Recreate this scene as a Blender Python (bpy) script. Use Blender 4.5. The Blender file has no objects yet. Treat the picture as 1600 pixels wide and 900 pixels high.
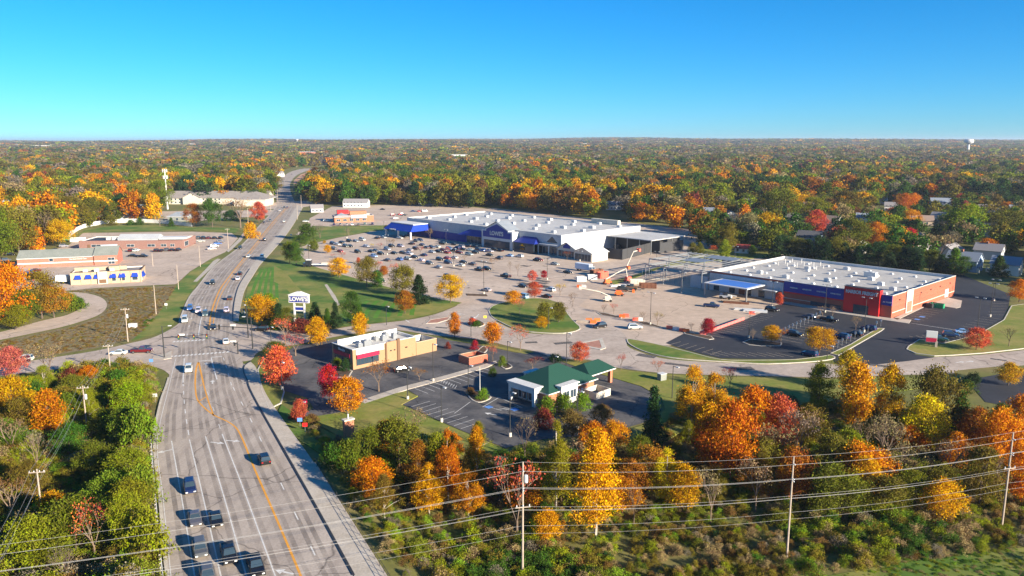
import bpy, math, random
import numpy as np
from mathutils import Vector, Matrix
random.seed(7); RNG = np.random.default_rng(7)
PI = math.pi; R = math.radians
SC = bpy.context.scene
COL = SC.collection

# ---------------------------------------------------------------- camera, sky, sun, exposure
F_PX, HORIZON_Y, CAM_H = 1230.0, 220.0, 58.0          # photograph is 1600 x 900
PITCH = math.atan((450 - HORIZON_Y) / F_PX)
cd = bpy.data.cameras.new('camera'); cam = bpy.data.objects.new('camera', cd); COL.objects.link(cam)
cam.location = (0, 0, CAM_H); cam.rotation_euler = (PI / 2 - PITCH, 0, 0)
cd.sensor_width = 36; cd.lens = 36 * F_PX / 1600; cd.clip_start = 0.5; cd.clip_end = 40000
SC.camera = cam
SUN_EL, SUN_AZ = R(17.5), R(-39)                         # the sun stands right of and behind the camera
sd = Vector((math.cos(SUN_AZ) * math.cos(SUN_EL), math.sin(SUN_AZ) * math.cos(SUN_EL), math.sin(SUN_EL)))
W = bpy.data.worlds.new('World'); SC.world = W; W.use_nodes = True
wn = W.node_tree.nodes; wl = W.node_tree.links
sky = wn.new('ShaderNodeTexSky'); sky.sky_type = 'NISHITA'; sky.sun_disc = False
sky.sun_elevation = SUN_EL; sky.sun_rotation = math.atan2(sd.x, sd.y)
sky.altitude = 1500; sky.air_density = 1.0; sky.dust_density = 0.0; sky.ozone_density = 8.0
hs = wn.new('ShaderNodeHueSaturation'); hs.inputs['Saturation'].default_value = 1.12; hs.inputs['Hue'].default_value = 0.488
bg = wn['Background']; bg.inputs['Strength'].default_value = 0.062
tn = wn.new('ShaderNodeMix'); tn.data_type = 'RGBA'; tn.blend_type = 'MULTIPLY'; tn.inputs['Factor'].default_value = 1; tn.inputs['B'].default_value = (0.70, 1.0, 1.12, 1)
wl.new(sky.outputs[0], hs.inputs['Color']); wl.new(hs.outputs[0], tn.inputs['A']); wl.new(tn.outputs['Result'], bg.inputs['Color'])
ld = bpy.data.lights.new('sun', 'SUN'); ld.energy = 5.0; ld.angle = R(0.5); ld.color = (1.0, 0.895, 0.72)
sun = bpy.data.objects.new('sun', ld); COL.objects.link(sun)
sun.rotation_euler = (-sd).to_track_quat('-Z', 'Y').to_euler(); sun.location = sd * 300
SC.view_settings.view_transform = 'Standard'; SC.view_settings.look = 'None'
SC.view_settings.gamma = 1; SC.view_settings.exposure = 1.4
SC.cycles.use_denoising = True; SC.cycles.max_bounces = 6; SC.cycles.transparent_max_bounces = 8
SC.cycles.diffuse_bounces = 3; SC.cycles.glossy_bounces = 3; SC.cycles.volume_bounces = 0

# ---------------------------------------------------------------- placing: pixel of the photograph -> point of the ground
CP, SP = math.cos(PITCH), math.sin(PITCH)
def at(x, y, z=0.0):
    u = (x - 800) / F_PX; v = (y - 450) / F_PX
    d = (u, CP - v * SP, -SP - v * CP); t = (z - CAM_H) / d[2]
    return (d[0] * t, d[1] * t)
def screen(X, Y, Z):
    Z = Z - CAM_H; d = Y * CP - Z * SP
    if d < 1: return (-9999, -9999)
    return (800 + F_PX * X / d, 450 - F_PX * (Y * SP + Z * CP) / d)
def ppm(X, Y, Z=0): return F_PX / (Y * CP - (Z - CAM_H) * SP)
def ats(px, z=0.0): return [at(a, b, z) for a, b in px]
def in_poly(x, y, poly):
    c = False; n = len(poly); j = n - 1
    for i in range(n):
        xi, yi = poly[i]; xj, yj = poly[j]
        if (yi > y) != (yj > y) and x < (xj - xi) * (y - yi) / (yj - yi) + xi: c = not c
        j = i
    return c
def in_poly_np(X, Y, poly):
    c = np.zeros(X.shape, bool); n = len(poly); j = n - 1
    for i in range(n):
        xi, yi = poly[i]; xj, yj = poly[j]
        if yi != yj: c ^= ((yi > Y) != (yj > Y)) & (X < (xj - xi) * (Y - yi) / (yj - yi) + xi)
        j = i
    return c
def edge_dist_np(X, Y, poly):
    D = np.full(X.shape, 1e9)
    for i in range(len(poly)):
        ax, ay = poly[i]; bx, by = poly[(i + 1) % len(poly)]
        ex, ey = bx - ax, by - ay; L = ex * ex + ey * ey + 1e-9
        t = np.clip(((X - ax) * ex + (Y - ay) * ey) / L, 0, 1)
        D = np.minimum(D, np.hypot(X - ax - t * ex, Y - ay - t * ey))
    return D
RAVINE_R = ats([(470, 655), (560, 700), (650, 690), (760, 712), (900, 705), (1010, 690), (1060, 640), (1120, 625), (1300, 632), (1420, 640), (1700, 660)]) \
    + [(220, 60), (60, 20), (-5, 40), (-9, 70)] + ats([(640, 930), (545, 780)])
RAVINE_L = ats([(-300, 626), (0, 596), (112, 582), (218, 578), (246, 588), (240, 625), (229, 690), (241, 900)]) + [(-46, 60), (-300, 60)]
DEPTH = 3.0
def height_np(X, Y):
    h = np.full(X.shape, -0.06)
    for poly in (RAVINE_R, RAVINE_L):
        d = np.where(in_poly_np(X, Y, poly), edge_dist_np(X, Y, poly), 0)
        s = np.clip(d / 9.0, 0, 1); h -= DEPTH * s * s * (3 - 2 * s)
    far = np.clip((Y - 1500) / 8000, 0, 1); w = far * far * (3 - 2 * far)
    h += w * (36 + 12 * np.sin(X / 1900 + 1.0) + 8 * np.sin(X / 700 + Y / 1500) + 6 * np.sin(X / 310 - 2))
    return h
def ground_z(x, y): return float(height_np(np.array([x]), np.array([y]))[0])
def gpos(px, py):
    z = 0.0
    for _ in range(5):
        x, y = at(px, py, z); z = ground_z(x, y)
    return x, y, z

# ---------------------------------------------------------------- materials
def mat(name, c, rough=0.8, c2=None, scale=0.5, metal=0.0, detail=4, spec=0.3, bump=0.0, stretch=None, cracks=None, mid=(0.35, 0.65)):
    m = bpy.data.materials.new(name); m.use_nodes = True
    n = m.node_tree.nodes; l = m.node_tree.links; b = n['Principled BSDF']
    b.inputs['Base Color'].default_value = (*c, 1); b.inputs['Roughness'].default_value = rough
    b.inputs['Metallic'].default_value = metal; b.inputs['Specular IOR Level'].default_value = spec
    if c2 is not None or bump:
        g = n.new('ShaderNodeNewGeometry'); src = g.outputs['Position']
        if stretch:
            mp = n.new('ShaderNodeMapping'); mp.inputs['Scale'].default_value = stretch[:3]
            if len(stretch) > 3: mp.inputs['Rotation'].default_value = (0, 0, stretch[3])
            l.new(src, mp.inputs['Vector']); src = mp.outputs[0]
        t = n.new('ShaderNodeTexNoise'); t.inputs['Scale'].default_value = scale; t.inputs['Detail'].default_value = detail
        t.inputs['Roughness'].default_value = 0.65; l.new(src, t.inputs['Vector'])
        if c2 is not None:
            r = n.new('ShaderNodeValToRGB'); r.color_ramp.elements[0].position = mid[0]; r.color_ramp.elements[1].position = mid[1]
            r.color_ramp.elements[0].color = (*c, 1); r.color_ramp.elements[1].color = (*c2, 1)
            l.new(t.outputs['Fac'], r.inputs['Fac']); out = r.outputs['Color']
            t2 = n.new('ShaderNodeTexNoise'); t2.inputs['Scale'].default_value = scale * 9; t2.inputs['Detail'].default_value = 3
            l.new(g.outputs['Position'], t2.inputs['Vector'])
            mr = n.new('ShaderNodeMapRange'); mr.inputs['To Min'].default_value = 0.72; mr.inputs['To Max'].default_value = 1.28
            l.new(t2.outputs['Fac'], mr.inputs['Value'])
            mx = n.new('ShaderNodeMix'); mx.data_type = 'RGBA'; mx.blend_type = 'MULTIPLY'; mx.inputs['Factor'].default_value = 1
            l.new(out, mx.inputs['A']); l.new(mr.outputs[0], mx.inputs['B']); out = mx.outputs['Result']
            if cracks:
                v = n.new('ShaderNodeTexVoronoi'); v.feature = 'DISTANCE_TO_EDGE'; v.inputs['Scale'].default_value = cracks
                nz = n.new('ShaderNodeTexNoise'); nz.inputs['Scale'].default_value = cracks * 4
                l.new(g.outputs['Position'], nz.inputs['Vector'])
                ad = n.new('ShaderNodeVectorMath'); ad.operation = 'MULTIPLY_ADD'; ad.inputs[1].default_value = (5, 5, 0)
                l.new(nz.outputs['Color'], ad.inputs[0]); l.new(g.outputs['Position'], ad.inputs[2]); l.new(ad.outputs[0], v.inputs['Vector'])
                cr = n.new('ShaderNodeMapRange'); cr.inputs['From Max'].default_value = cracks * 0.16
                cr.inputs['To Min'].default_value = 0.45; cr.inputs['To Max'].default_value = 1.0; l.new(v.outputs['Distance'], cr.inputs['Value'])
                m2 = n.new('ShaderNodeMix'); m2.data_type = 'RGBA'; m2.blend_type = 'MULTIPLY'; m2.inputs['Factor'].default_value = 1
                l.new(out, m2.inputs['A']); l.new(cr.outputs[0], m2.inputs['B']); out = m2.outputs['Result']
            l.new(out, b.inputs['Base Color'])
        if bump:
            bp = n.new('ShaderNodeBump'); bp.inputs['Strength'].default_value = 1; bp.inputs['Distance'].default_value = bump
            t3 = n.new('ShaderNodeTexNoise'); t3.inputs['Scale'].default_value = scale * 6; t3.inputs['Detail'].default_value = 6
            l.new(g.outputs['Position'], t3.inputs['Vector']); l.new(t3.outputs['Fac'], bp.inputs['Height']); l.new(bp.outputs[0], b.inputs['Normal'])
    return m
def brick_mat(name, c, c2, mortar, scale=1.6):
    m = mat(name, c, 0.85); n = m.node_tree.nodes; l = m.node_tree.links; b = n['Principled BSDF']
    tc = n.new('ShaderNodeTexCoord'); t = n.new('ShaderNodeTexBrick'); mp = n.new('ShaderNodeMapping')
    mp.inputs['Rotation'].default_value = (PI / 2, 0, 0)
    l.new(tc.outputs['Object'], mp.inputs[0]); l.new(mp.outputs[0], t.inputs['Vector'])
    t.inputs['Color1'].default_value = (*c, 1); t.inputs['Color2'].default_value = (*c2, 1); t.inputs['Mortar'].default_value = (*mortar, 1)
    t.inputs['Scale'].default_value = scale; t.inputs['Mortar Size'].default_value = 0.012
    l.new(t.outputs['Color'], b.inputs['Base Color']); return m
def attr_mat(name, attr, rough, metal=0, coat=0.0):
    m = mat(name, (0.5, 0.5, 0.5), rough, metal=metal); n = m.node_tree.nodes
    a = n.new('ShaderNodeAttribute'); a.attribute_type = 'OBJECT'; a.attribute_name = attr
    m.node_tree.links.new(a.outputs['Color'], n['Principled BSDF'].inputs['Base Color'])
    n['Principled BSDF'].inputs['Coat Weight'].default_value = coat; n['Principled BSDF'].inputs['Coat Roughness'].default_value = 0.08
    return m
def leaf_mat(name):
    m = bpy.data.materials.new(name); m.use_nodes = True
    n = m.node_tree.nodes; l = m.node_tree.links; b = n['Principled BSDF']
    a = n.new('ShaderNodeAttribute'); a.attribute_type = 'INSTANCER'; a.attribute_name = 'leaf'
    v = n.new('ShaderNodeAttribute'); v.attribute_type = 'GEOMETRY'; v.attribute_name = 'lv'
    h = n.new('ShaderNodeHueSaturation')
    for sock, lo, hi in (('Hue', 0.468, 0.536), ('Value', 0.45, 1.45), ('Saturation', 1.0, 1.08)):
        mr = n.new('ShaderNodeMapRange'); mr.inputs['To Min'].default_value = lo; mr.inputs['To Max'].default_value = hi
        l.new(v.outputs['Fac'], mr.inputs['Value']); l.new(mr.outputs[0], h.inputs[sock])
    l.new(a.outputs['Color'], h.inputs['Color']); l.new(h.outputs[0], b.inputs['Base Color'])
    b.inputs['Roughness'].default_value = 0.75; b.inputs['Specular IOR Level'].default_value = 0.15
    tr = n.new('ShaderNodeBsdfTranslucent'); l.new(h.outputs[0], tr.inputs['Color'])
    mx = n.new('ShaderNodeMixShader'); mx.inputs[0].default_value = 0.28
    l.new(b.outputs[0], mx.inputs[1]); l.new(tr.outputs[0], mx.inputs[2])
    l.new(mx.outputs[0], n['Material Output'].inputs['Surface']); return m
M = {}
M['ground'] = mat('ground_grass', (0.19, 0.155, 0.05), 0.95, (0.11, 0.13, 0.02), 0.06, bump=0.15)
M['lawn'] = mat('lawn', (0.075, 0.145, 0.014), 0.95, (0.24, 0.215, 0.05), 0.05, bump=0.05, mid=(0.42, 0.62))
M['lawn_stripe'] = mat('mown_stripe', (0.05, 0.17, 0.006), 0.95, (0.09, 0.21, 0.012), 0.2, bump=0.05)
M['drylawn'] = mat('dry_lawn', (0.26, 0.22, 0.055), 0.95, (0.14, 0.18, 0.02), 0.11, bump=0.05)
M['meadow'] = mat('meadow', (0.22, 0.165, 0.09), 1.0, (0.16, 0.135, 0.05), 0.16, bump=0.3)
M['mulch'] = mat('mulch', (0.075, 0.045, 0.03), 1.0, (0.12, 0.08, 0.05), 0.6)
M['dirt'] = mat('bare_dirt', (0.52, 0.27, 0.15), 1.0, (0.44, 0.27, 0.18), 0.08)
M['road'] = mat('concrete_road', (0.345, 0.285, 0.24), 0.85, (0.445, 0.375, 0.315), 0.30, stretch=(1, .14, 1), cracks=0.045)
M['front_road'] = mat('frontage_concrete', (0.375, 0.30, 0.245), 0.85, (0.49, 0.40, 0.33), 0.10, cracks=0.05)
M['lot'] = mat('worn_lot', (0.435, 0.335, 0.26), 0.88, (0.54, 0.425, 0.335), 0.05, cracks=0.04)
M['lotc'] = mat('lot_clean', (0.47, 0.35, 0.255), 0.88, (0.53, 0.40, 0.30), 0.04, cracks=0.03)
M['asphalt'] = mat('sealed_asphalt', (0.030, 0.031, 0.036), 0.75, (0.043, 0.043, 0.049), 0.08)
M['asphalt2'] = mat('worn_asphalt', (0.060, 0.058, 0.062), 0.85, (0.135, 0.125, 0.12), 0.13, cracks=0.07)
M['walk'] = mat('sidewalk', (0.42, 0.36, 0.29), 0.85, (0.50, 0.44, 0.37), 0.4)
M['kerb'] = mat('kerb', (0.45, 0.40, 0.33), 0.85, (0.55, 0.5, 0.43), 0.7)
M['paver'] = mat('brick_paver', (0.36, 0.16, 0.11), 0.85, (0.42, 0.22, 0.16), 0.8)
M['white_line'] = mat('white_line', (0.72, 0.70, 0.66), 0.7, (0.52, 0.5, 0.47), 1.5)
M['yellow_line'] = mat('yellow_line', (0.75, 0.33, 0.03), 0.7, (0.66, 0.30, 0.05), 1.2)
M['lot_line'] = mat('lot_line', (0.55, 0.48, 0.38), 0.7, (0.45, 0.33, 0.2), 1.0)
M['blue_paint'] = mat('blue_paint', (0.10, 0.25, 0.6), 0.7)
M['white'] = mat('white_paint', (0.66, 0.64, 0.61), 0.6, (0.58, 0.56, 0.53), 0.3)
M['membrane'] = mat('white_membrane', (0.47, 0.45, 0.42), 0.7, (0.55, 0.53, 0.50), 0.06)
M['grey_membrane'] = mat('grey_membrane', (0.40, 0.375, 0.345), 0.8, (0.49, 0.465, 0.43), 0.07)
M['cream'] = mat('cream_wall', (0.54, 0.48, 0.39), 0.8, (0.60, 0.54, 0.45), 0.2)
M['grey_wall'] = mat('grey_wall', (0.40, 0.41, 0.43), 0.8, (0.46, 0.47, 0.48), 0.2)
M['light_grey'] = mat('light_grey_wall', (0.55, 0.55, 0.55), 0.8)
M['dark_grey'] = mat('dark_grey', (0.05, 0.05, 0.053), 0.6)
M['navy'] = mat('navy_panel', (0.016, 0.032, 0.24), 0.5)
M['royal'] = mat('royal_blue', (0.012, 0.045, 0.34), 0.5)
M['red'] = mat('red_panel', (0.66, 0.018, 0.018), 0.5)
M['hf_brick'] = brick_mat('salmon_brick', (0.44, 0.105, 0.06), (0.38, 0.09, 0.05), (0.42, 0.2, 0.13), 1.2)
M['pink_brick'] = brick_mat('pink_brick', (0.44, 0.155, 0.105), (0.39, 0.13, 0.09), (0.42, 0.25, 0.19), 1.2)
M['brown_brick'] = brick_mat('brown_brick', (0.22, 0.11, 0.09), (0.26, 0.14, 0.115), (0.3, 0.22, 0.18), 1.2)
M['red_brick'] = brick_mat('red_brick', (0.48, 0.17, 0.09), (0.40, 0.13, 0.07), (0.45, 0.3, 0.2), 1.4)
M['tan_brick'] = brick_mat('tan_brick', (0.34, 0.195, 0.10), (0.37, 0.215, 0.115), (0.34, 0.23, 0.14), 1.4)
M['tan'] = mat('tan_wall', (0.43, 0.32, 0.21), 0.85, (0.47, 0.36, 0.245), 0.25)
M['tan_dark'] = mat('brown_trim', (0.16, 0.09, 0.05), 0.8)
M['green_roof'] = mat('green_standing_seam', (0.018, 0.072, 0.048), 0.55, metal=0.1, spec=0.5)
M['shingle'] = mat('grey_shingle', (0.22, 0.19, 0.175), 0.9, (0.28, 0.25, 0.23), 0.5)
M['shingle2'] = mat('greygreen_roof', (0.20, 0.215, 0.19), 0.8, (0.25, 0.26, 0.23), 0.3)
M['shingle3'] = mat('blue_grey_roof', (0.20, 0.23, 0.27), 0.85, (0.25, 0.27, 0.3), 0.4)
M['glass'] = mat('window_glass', (0.03, 0.05, 0.07), 0.12, spec=0.6)
M['steel'] = mat('galvanised_steel', (0.30, 0.31, 0.32), 0.45, metal=0.5)
M['dark_metal'] = mat('dark_metal', (0.035, 0.035, 0.035), 0.5)
M['rust'] = mat('rusty_steel', (0.20, 0.08, 0.045), 0.8, (0.12, 0.05, 0.03), 0.7)
M['wood_pole'] = mat('weathered_pole', (0.42, 0.34, 0.27), 0.9, (0.34, 0.27, 0.21), 1.5)
M['bark'] = mat('bark', (0.14, 0.105, 0.08), 0.95, (0.09, 0.065, 0.05), 2.0)
M['pale_bark'] = mat('pale_bark', (0.48, 0.42, 0.34), 0.9, (0.32, 0.27, 0.22), 2.0)
M['twig'] = mat('twigs', (0.20, 0.14, 0.10), 0.95, (0.15, 0.105, 0.075), 1.0)
M['orange'] = mat('orange_plastic', (0.85, 0.15, 0.03), 0.5)
M['coral'] = mat('coral_barrier', (0.80, 0.13, 0.08), 0.6)
M['pinkfence'] = mat('red_mesh_fence', (0.75, 0.16, 0.14), 0.8)
M['green_bin'] = mat('green_bin', (0.02, 0.30, 0.13), 0.5)
M['fence_white'] = mat('white_vinyl', (0.82, 0.78, 0.72), 0.6)
M['wire'] = mat('aluminium_cable', (0.45, 0.43, 0.41), 0.4, metal=0.3)
M['tyre'] = mat('tyre', (0.02, 0.02, 0.02), 0.85)
M['rim'] = mat('rim', (0.35, 0.35, 0.36), 0.35, metal=0.8)
M['headlight'] = mat('headlight', (0.75, 0.75, 0.72), 0.2)
M['tail'] = mat('tail_light', (0.35, 0.01, 0.01), 0.3)
M['stone'] = mat('stone', (0.4, 0.33, 0.27), 0.9, (0.5, 0.43, 0.36), 0.8)
M['yellow'] = mat('safety_yellow', (0.85, 0.55, 0.05), 0.5)
M['tarp'] = mat('blue_grey_canopy', (0.07, 0.20, 0.60), 0.4)
M['poster'] = mat('crimson_panel', (0.42, 0.012, 0.05), 0.5)
M['paint'] = attr_mat('car_paint', 'paint', 0.32, 0.25, 0.6)
M['siding'] = attr_mat('house_siding', 'paint', 0.85)
M['roofing'] = attr_mat('house_roofing', 'roof', 0.9)
M['leaf'] = leaf_mat('foliage')

def wear_mat(name, c, scale, lo, hi, amount):
    m = mat(name, c, 0.8); n = m.node_tree.nodes; l = m.node_tree.links; g = n.new('ShaderNodeNewGeometry'); t = n.new('ShaderNodeTexNoise'); t.inputs['Scale'].default_value = scale; t.inputs['Detail'].default_value = 5
    l.new(g.outputs['Position'], t.inputs['Vector']); r = n.new('ShaderNodeMapRange'); r.inputs['From Min'].default_value = lo; r.inputs['From Max'].default_value = hi; r.inputs['To Max'].default_value = amount
    l.new(t.outputs['Fac'], r.inputs['Value']); l.new(r.outputs[0], n['Principled BSDF'].inputs['Alpha']); return m
M['tyre_wear'] = wear_mat('tyre_wear', (0.10, 0.085, 0.08), 0.12, 0.3, 0.75, 0.34)
M['oil'] = wear_mat('oil_stain', (0.06, 0.052, 0.05), 0.5, 0.4, 0.75, 0.7)
M['patch'] = wear_mat('asphalt_patch', (0.15, 0.135, 0.125), 0.9, 0.2, 0.5, 0.75)
# ---------------------------------------------------------------- mesh building
class MB:
    def __init__(s): s.v = []; s.f = []; s.m = []
    def add(s, v, f, mi=0):
        o = len(s.v); s.v += [tuple(p) for p in v]; s.f += [tuple(o + i for i in q) for q in f]; s.m += [mi] * len(f); return s
    def box(s, x0, x1, y0, y1, z0, z1, mi=0):
        return s.add([(x0, y0, z0), (x1, y0, z0), (x1, y1, z0), (x0, y1, z0), (x0, y0, z1), (x1, y0, z1), (x1, y1, z1), (x0, y1, z1)],
                     [(0, 3, 2, 1), (4, 5, 6, 7), (0, 1, 5, 4), (1, 2, 6, 5), (2, 3, 7, 6), (3, 0, 4, 7)], mi)
    def cbox(s, cx, cy, z0, sx, sy, sz, rz=0, mi=0):
        c, n = math.cos(rz), math.sin(rz); v = []
        for z in (z0, z0 + sz):
            for a, b in ((-.5, -.5), (.5, -.5), (.5, .5), (-.5, .5)):
                x, y = a * sx, b * sy; v.append((cx + x * c - y * n, cy + x * n + y * c, z))
        return s.add(v, [(0, 3, 2, 1), (4, 5, 6, 7), (0, 1, 5, 4), (1, 2, 6, 5), (2, 3, 7, 6), (3, 0, 4, 7)], mi)
    def prism(s, poly, z0, z1, mi=0, bottom=False):
        n = len(poly); a = sum(poly[i][0] * poly[(i + 1) % n][1] - poly[(i + 1) % n][0] * poly[i][1] for i in range(n))
        if a < 0: poly = poly[::-1]
        v = [(x, y, z0) for x, y in poly] + [(x, y, z1) for x, y in poly]
        f = [tuple(range(n, 2 * n))] + [(i, (i + 1) % n, n + (i + 1) % n, n + i) for i in range(n)]
        if bottom: f.append(tuple(range(n - 1, -1, -1)))
        return s.add(v, f, mi)
    def sheet(s, poly, z, mi=0):
        n = len(poly); a = sum(poly[i][0] * poly[(i + 1) % n][1] - poly[(i + 1) % n][0] * poly[i][1] for i in range(n))
        if a < 0: poly = poly[::-1]
        return s.add([(x, y, z) for x, y in poly], [tuple(range(n))], mi)
    def tube(s, p, q, r0, r1=None, n=6, mi=0, caps=True):
        r1 = r0 if r1 is None else r1; p = Vector(p); q = Vector(q); d = (q - p)
        if d.length < 1e-6: return s
        d.normalize(); a = d.orthogonal().normalized(); b = d.cross(a); v = []
        for c, r in ((p, r0), (q, r1)):
            for i in range(n): t = 2 * PI * i / n; v.append(tuple(c + a * (r * math.cos(t)) + b * (r * math.sin(t))))
        f = [(i, (i + 1) % n, n + (i + 1) % n, n + i) for i in range(n)]
        if caps: f += [tuple(range(n - 1, -1, -1)), tuple(range(n, 2 * n))]
        return s.add(v, f, mi)
    def ring(s, outer, inner, z0, z1, mi=0):
        n = len(outer); v = [(x, y, z0) for x, y in outer] + [(x, y, z1) for x, y in outer] + [(x, y, z1) for x, y in inner] + [(x, y, z0) for x, y in inner]; f = []
        for i in range(n):
            j = (i + 1) % n; f += [(i, j, n + j, n + i), (n + i, n + j, 2 * n + j, 2 * n + i), (2 * n + i, 2 * n + j, 3 * n + j, 3 * n + i)]
        return s.add(v, f, mi)
    def lathe(s, prof, n=12, c=(0, 0), mi=0):
        v = []; f = []
        for r, z in prof:
            for i in range(n): t = 2 * PI * i / n; v.append((c[0] + r * math.cos(t), c[1] + r * math.sin(t), z))
        for k in range(len(prof) - 1):
            for i in range(n): j = (i + 1) % n; f.append((k * n + i, k * n + j, (k + 1) * n + j, (k + 1) * n + i))
        f += [tuple(range(n - 1, -1, -1)), tuple(range((len(prof) - 1) * n, len(prof) * n))]
        return s.add(v, f, mi)
    def mesh(s, name, mats):
        me = bpy.data.meshes.new(name); me.from_pydata(s.v, [], s.f)
        for m in (mats if isinstance(mats, (list, tuple)) else [mats]): me.materials.append(M[m] if isinstance(m, str) else m)
        if any(s.m): me.polygons.foreach_set('material_index', s.m)
        me.update(); return me
    def build(s, name, mats, parent=None, loc=None, rz=0):
        o = bpy.data.objects.new(name, s.mesh(name, mats)); COL.objects.link(o)
        if parent: o.parent = parent
        if loc: o.location = loc
        if rz: o.rotation_euler = (0, 0, rz)
        return o
def tag(o, label=None, cat=None, group=None, kind=None):
    if label: o['label'] = label
    if cat: o['category'] = cat
    if group: o['group'] = group
    if kind: o['kind'] = kind
    return o
def thing(name, label, cat, loc, rz=0, group=None):
    o = bpy.data.objects.new(name, None); COL.objects.link(o); o.empty_display_size = 0.3
    o.location = loc if len(loc) == 3 else (loc[0], loc[1], 0); o.rotation_euler = (0, 0, rz); return tag(o, label, cat, group)
def struct(name, mb, mats): return tag(mb.build(name, mats), kind='structure')
def link_copy(src, parent=None):
    o = src.copy(); COL.objects.link(o); o.parent = parent
    for ch in CHILDREN.get(src.name, ()): link_copy(ch, o)
    return o
CHILDREN = {}
def text(parent, s, loc, size, m, rz=0, extrude=0.06, bold=0.02, xs=1.0, name='lettering'):
    c = bpy.data.curves.new(name, 'FONT'); c.body = s; c.size = size; c.extrude = extrude; c.offset = bold; c.align_x = 'CENTER'; c.align_y = 'CENTER'
    c.materials.append(M[m]); o = bpy.data.objects.new(name, c); COL.objects.link(o); o.parent = parent
    o.location = loc; o.rotation_euler = (PI / 2, 0, rz); o.scale = (xs, 1, 1); return o
def spline(px, per=6):
    out = []; n = len(px)
    for i in range(n - 1):
        p0 = px[max(i - 1, 0)]; p1 = px[i]; p2 = px[i + 1]; p3 = px[min(i + 2, n - 1)]
        for k in range(per):
            t = k / per; t2 = t * t; t3 = t2 * t
            out.append(tuple(0.5 * (2 * p1[a] + (p2[a] - p0[a]) * t + (2 * p0[a] - 5 * p1[a] + 4 * p2[a] - p3[a]) * t2 + (3 * p1[a] - p0[a] - 3 * p2[a] + p3[a]) * t3) for a in (0, 1)))
    out.append(px[-1]); return out
def strip(mb, pts, w, z, mi=0, dash=None):
    """a painted band of width w along a world polyline; dash=(on, off) in metres"""
    if dash:
        segs = []; on, off = dash; acc = 0.0; cur = [pts[0]]; draw = True; lim = on
        for a, b in zip(pts, pts[1:]):
            L = math.hypot(b[0] - a[0], b[1] - a[1]); pos = 0.0
            while acc + (L - pos) >= lim:
                st = lim - acc; pos += st; q = (a[0] + (b[0] - a[0]) * pos / L, a[1] + (b[1] - a[1]) * pos / L)
                if draw: segs.append(cur + [q])
                cur = [q]; draw = not draw; acc = 0; lim = on if draw else off
            acc += L - pos; cur.append(b)
        for sg in segs: strip(mb, sg, w, z, mi)
        return
    L = []; Rr = []
    for i, p in enumerate(pts):
        a = pts[max(i - 1, 0)]; b = pts[min(i + 1, len(pts) - 1)]; dx, dy = b[0] - a[0], b[1] - a[1]; l = math.hypot(dx, dy) or 1
        nx, ny = -dy / l * w / 2, dx / l * w / 2; L.append((p[0] + nx, p[1] + ny, z)); Rr.append((p[0] - nx, p[1] - ny, z))
    n = len(pts); mb.add(L + Rr, [(n + i, n + i + 1, i + 1, i) for i in range(n - 1)], mi)
def inset(poly, d):
    n = len(poly); a = sum(poly[i][0] * poly[(i + 1) % n][1] - poly[(i + 1) % n][0] * poly[i][1] for i in range(n))
    if a < 0: poly = poly[::-1]
    out = []
    for i in range(n):
        p0 = Vector(poly[i - 1]); p = Vector(poly[i]); p2 = Vector(poly[(i + 1) % n])
        e1 = (p - p0).normalized(); e2 = (p2 - p).normalized(); n1 = Vector((-e1.y, e1.x)); n2 = Vector((-e2.y, e2.x))
        b = (n1 + n2); b = b.normalized() if b.length > 1e-4 else n1
        out.append(tuple(p + b * min(d / max(b.dot(n1), 0.35), d * 2)))
    return poly, out
def island(name, poly, m, kerb=True, h=0.11, kw=0.3):
    poly, inn = inset(poly, kw)
    if not kerb: return struct(name, MB().prism(poly, -0.1, h), m)
    o = struct(name, MB().prism(inn, -0.1, h), m)
    k = MB().ring(poly, inn, -0.1, h + 0.03).build('kerb', 'kerb', o); return o
# ---------------------------------------------------------------- ground
ys = [-80.0]
while ys[-1] < 700: ys.append(ys[-1] + 3.0)
while ys[-1] < 15000: ys.append(ys[-1] * 1.035)
ys = np.array(ys); ts = np.linspace(-1, 1, 141); ts = np.sign(ts) * np.abs(ts) ** 1.15
GX = ts[None, :] * (0.95 * np.maximum(ys, 0) + 190)[:, None]; GY = np.repeat(ys[:, None], len(ts), 1)
GZ = height_np(GX, GY)
gv = np.stack([GX, GY, GZ], -1).reshape(-1, 3); nr, nc = GX.shape
idx = np.arange(nr * nc).reshape(nr, nc)
gf = np.stack([idx[:-1, :-1], idx[:-1, 1:], idx[1:, 1:], idx[1:, :-1]], -1).reshape(-1, 4)
def np_mesh(name, v, f, mats, attr=None):
    me = bpy.data.meshes.new(name); nv, nf, k = len(v), len(f), f.shape[1]
    me.vertices.add(nv); me.vertices.foreach_set('co', np.ascontiguousarray(v, np.float32).ravel())
    me.loops.add(nf * k); me.loops.foreach_set('vertex_index', np.ascontiguousarray(f, np.int32).ravel())
    me.polygons.add(nf); me.polygons.foreach_set('loop_start', np.arange(0, nf * k, k, dtype=np.int32))
    if attr is not None:
        a = me.attributes.new('lv', 'FLOAT', 'POINT'); a.data.foreach_set('value', np.ascontiguousarray(attr, np.float32))
    for m in mats: me.materials.append(M[m])
    me.update(calc_edges=True); me.validate(); return me
g = bpy.data.objects.new('ground', np_mesh('ground', gv, gf, ['ground'])); COL.objects.link(g); tag(g, kind='structure')

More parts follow.
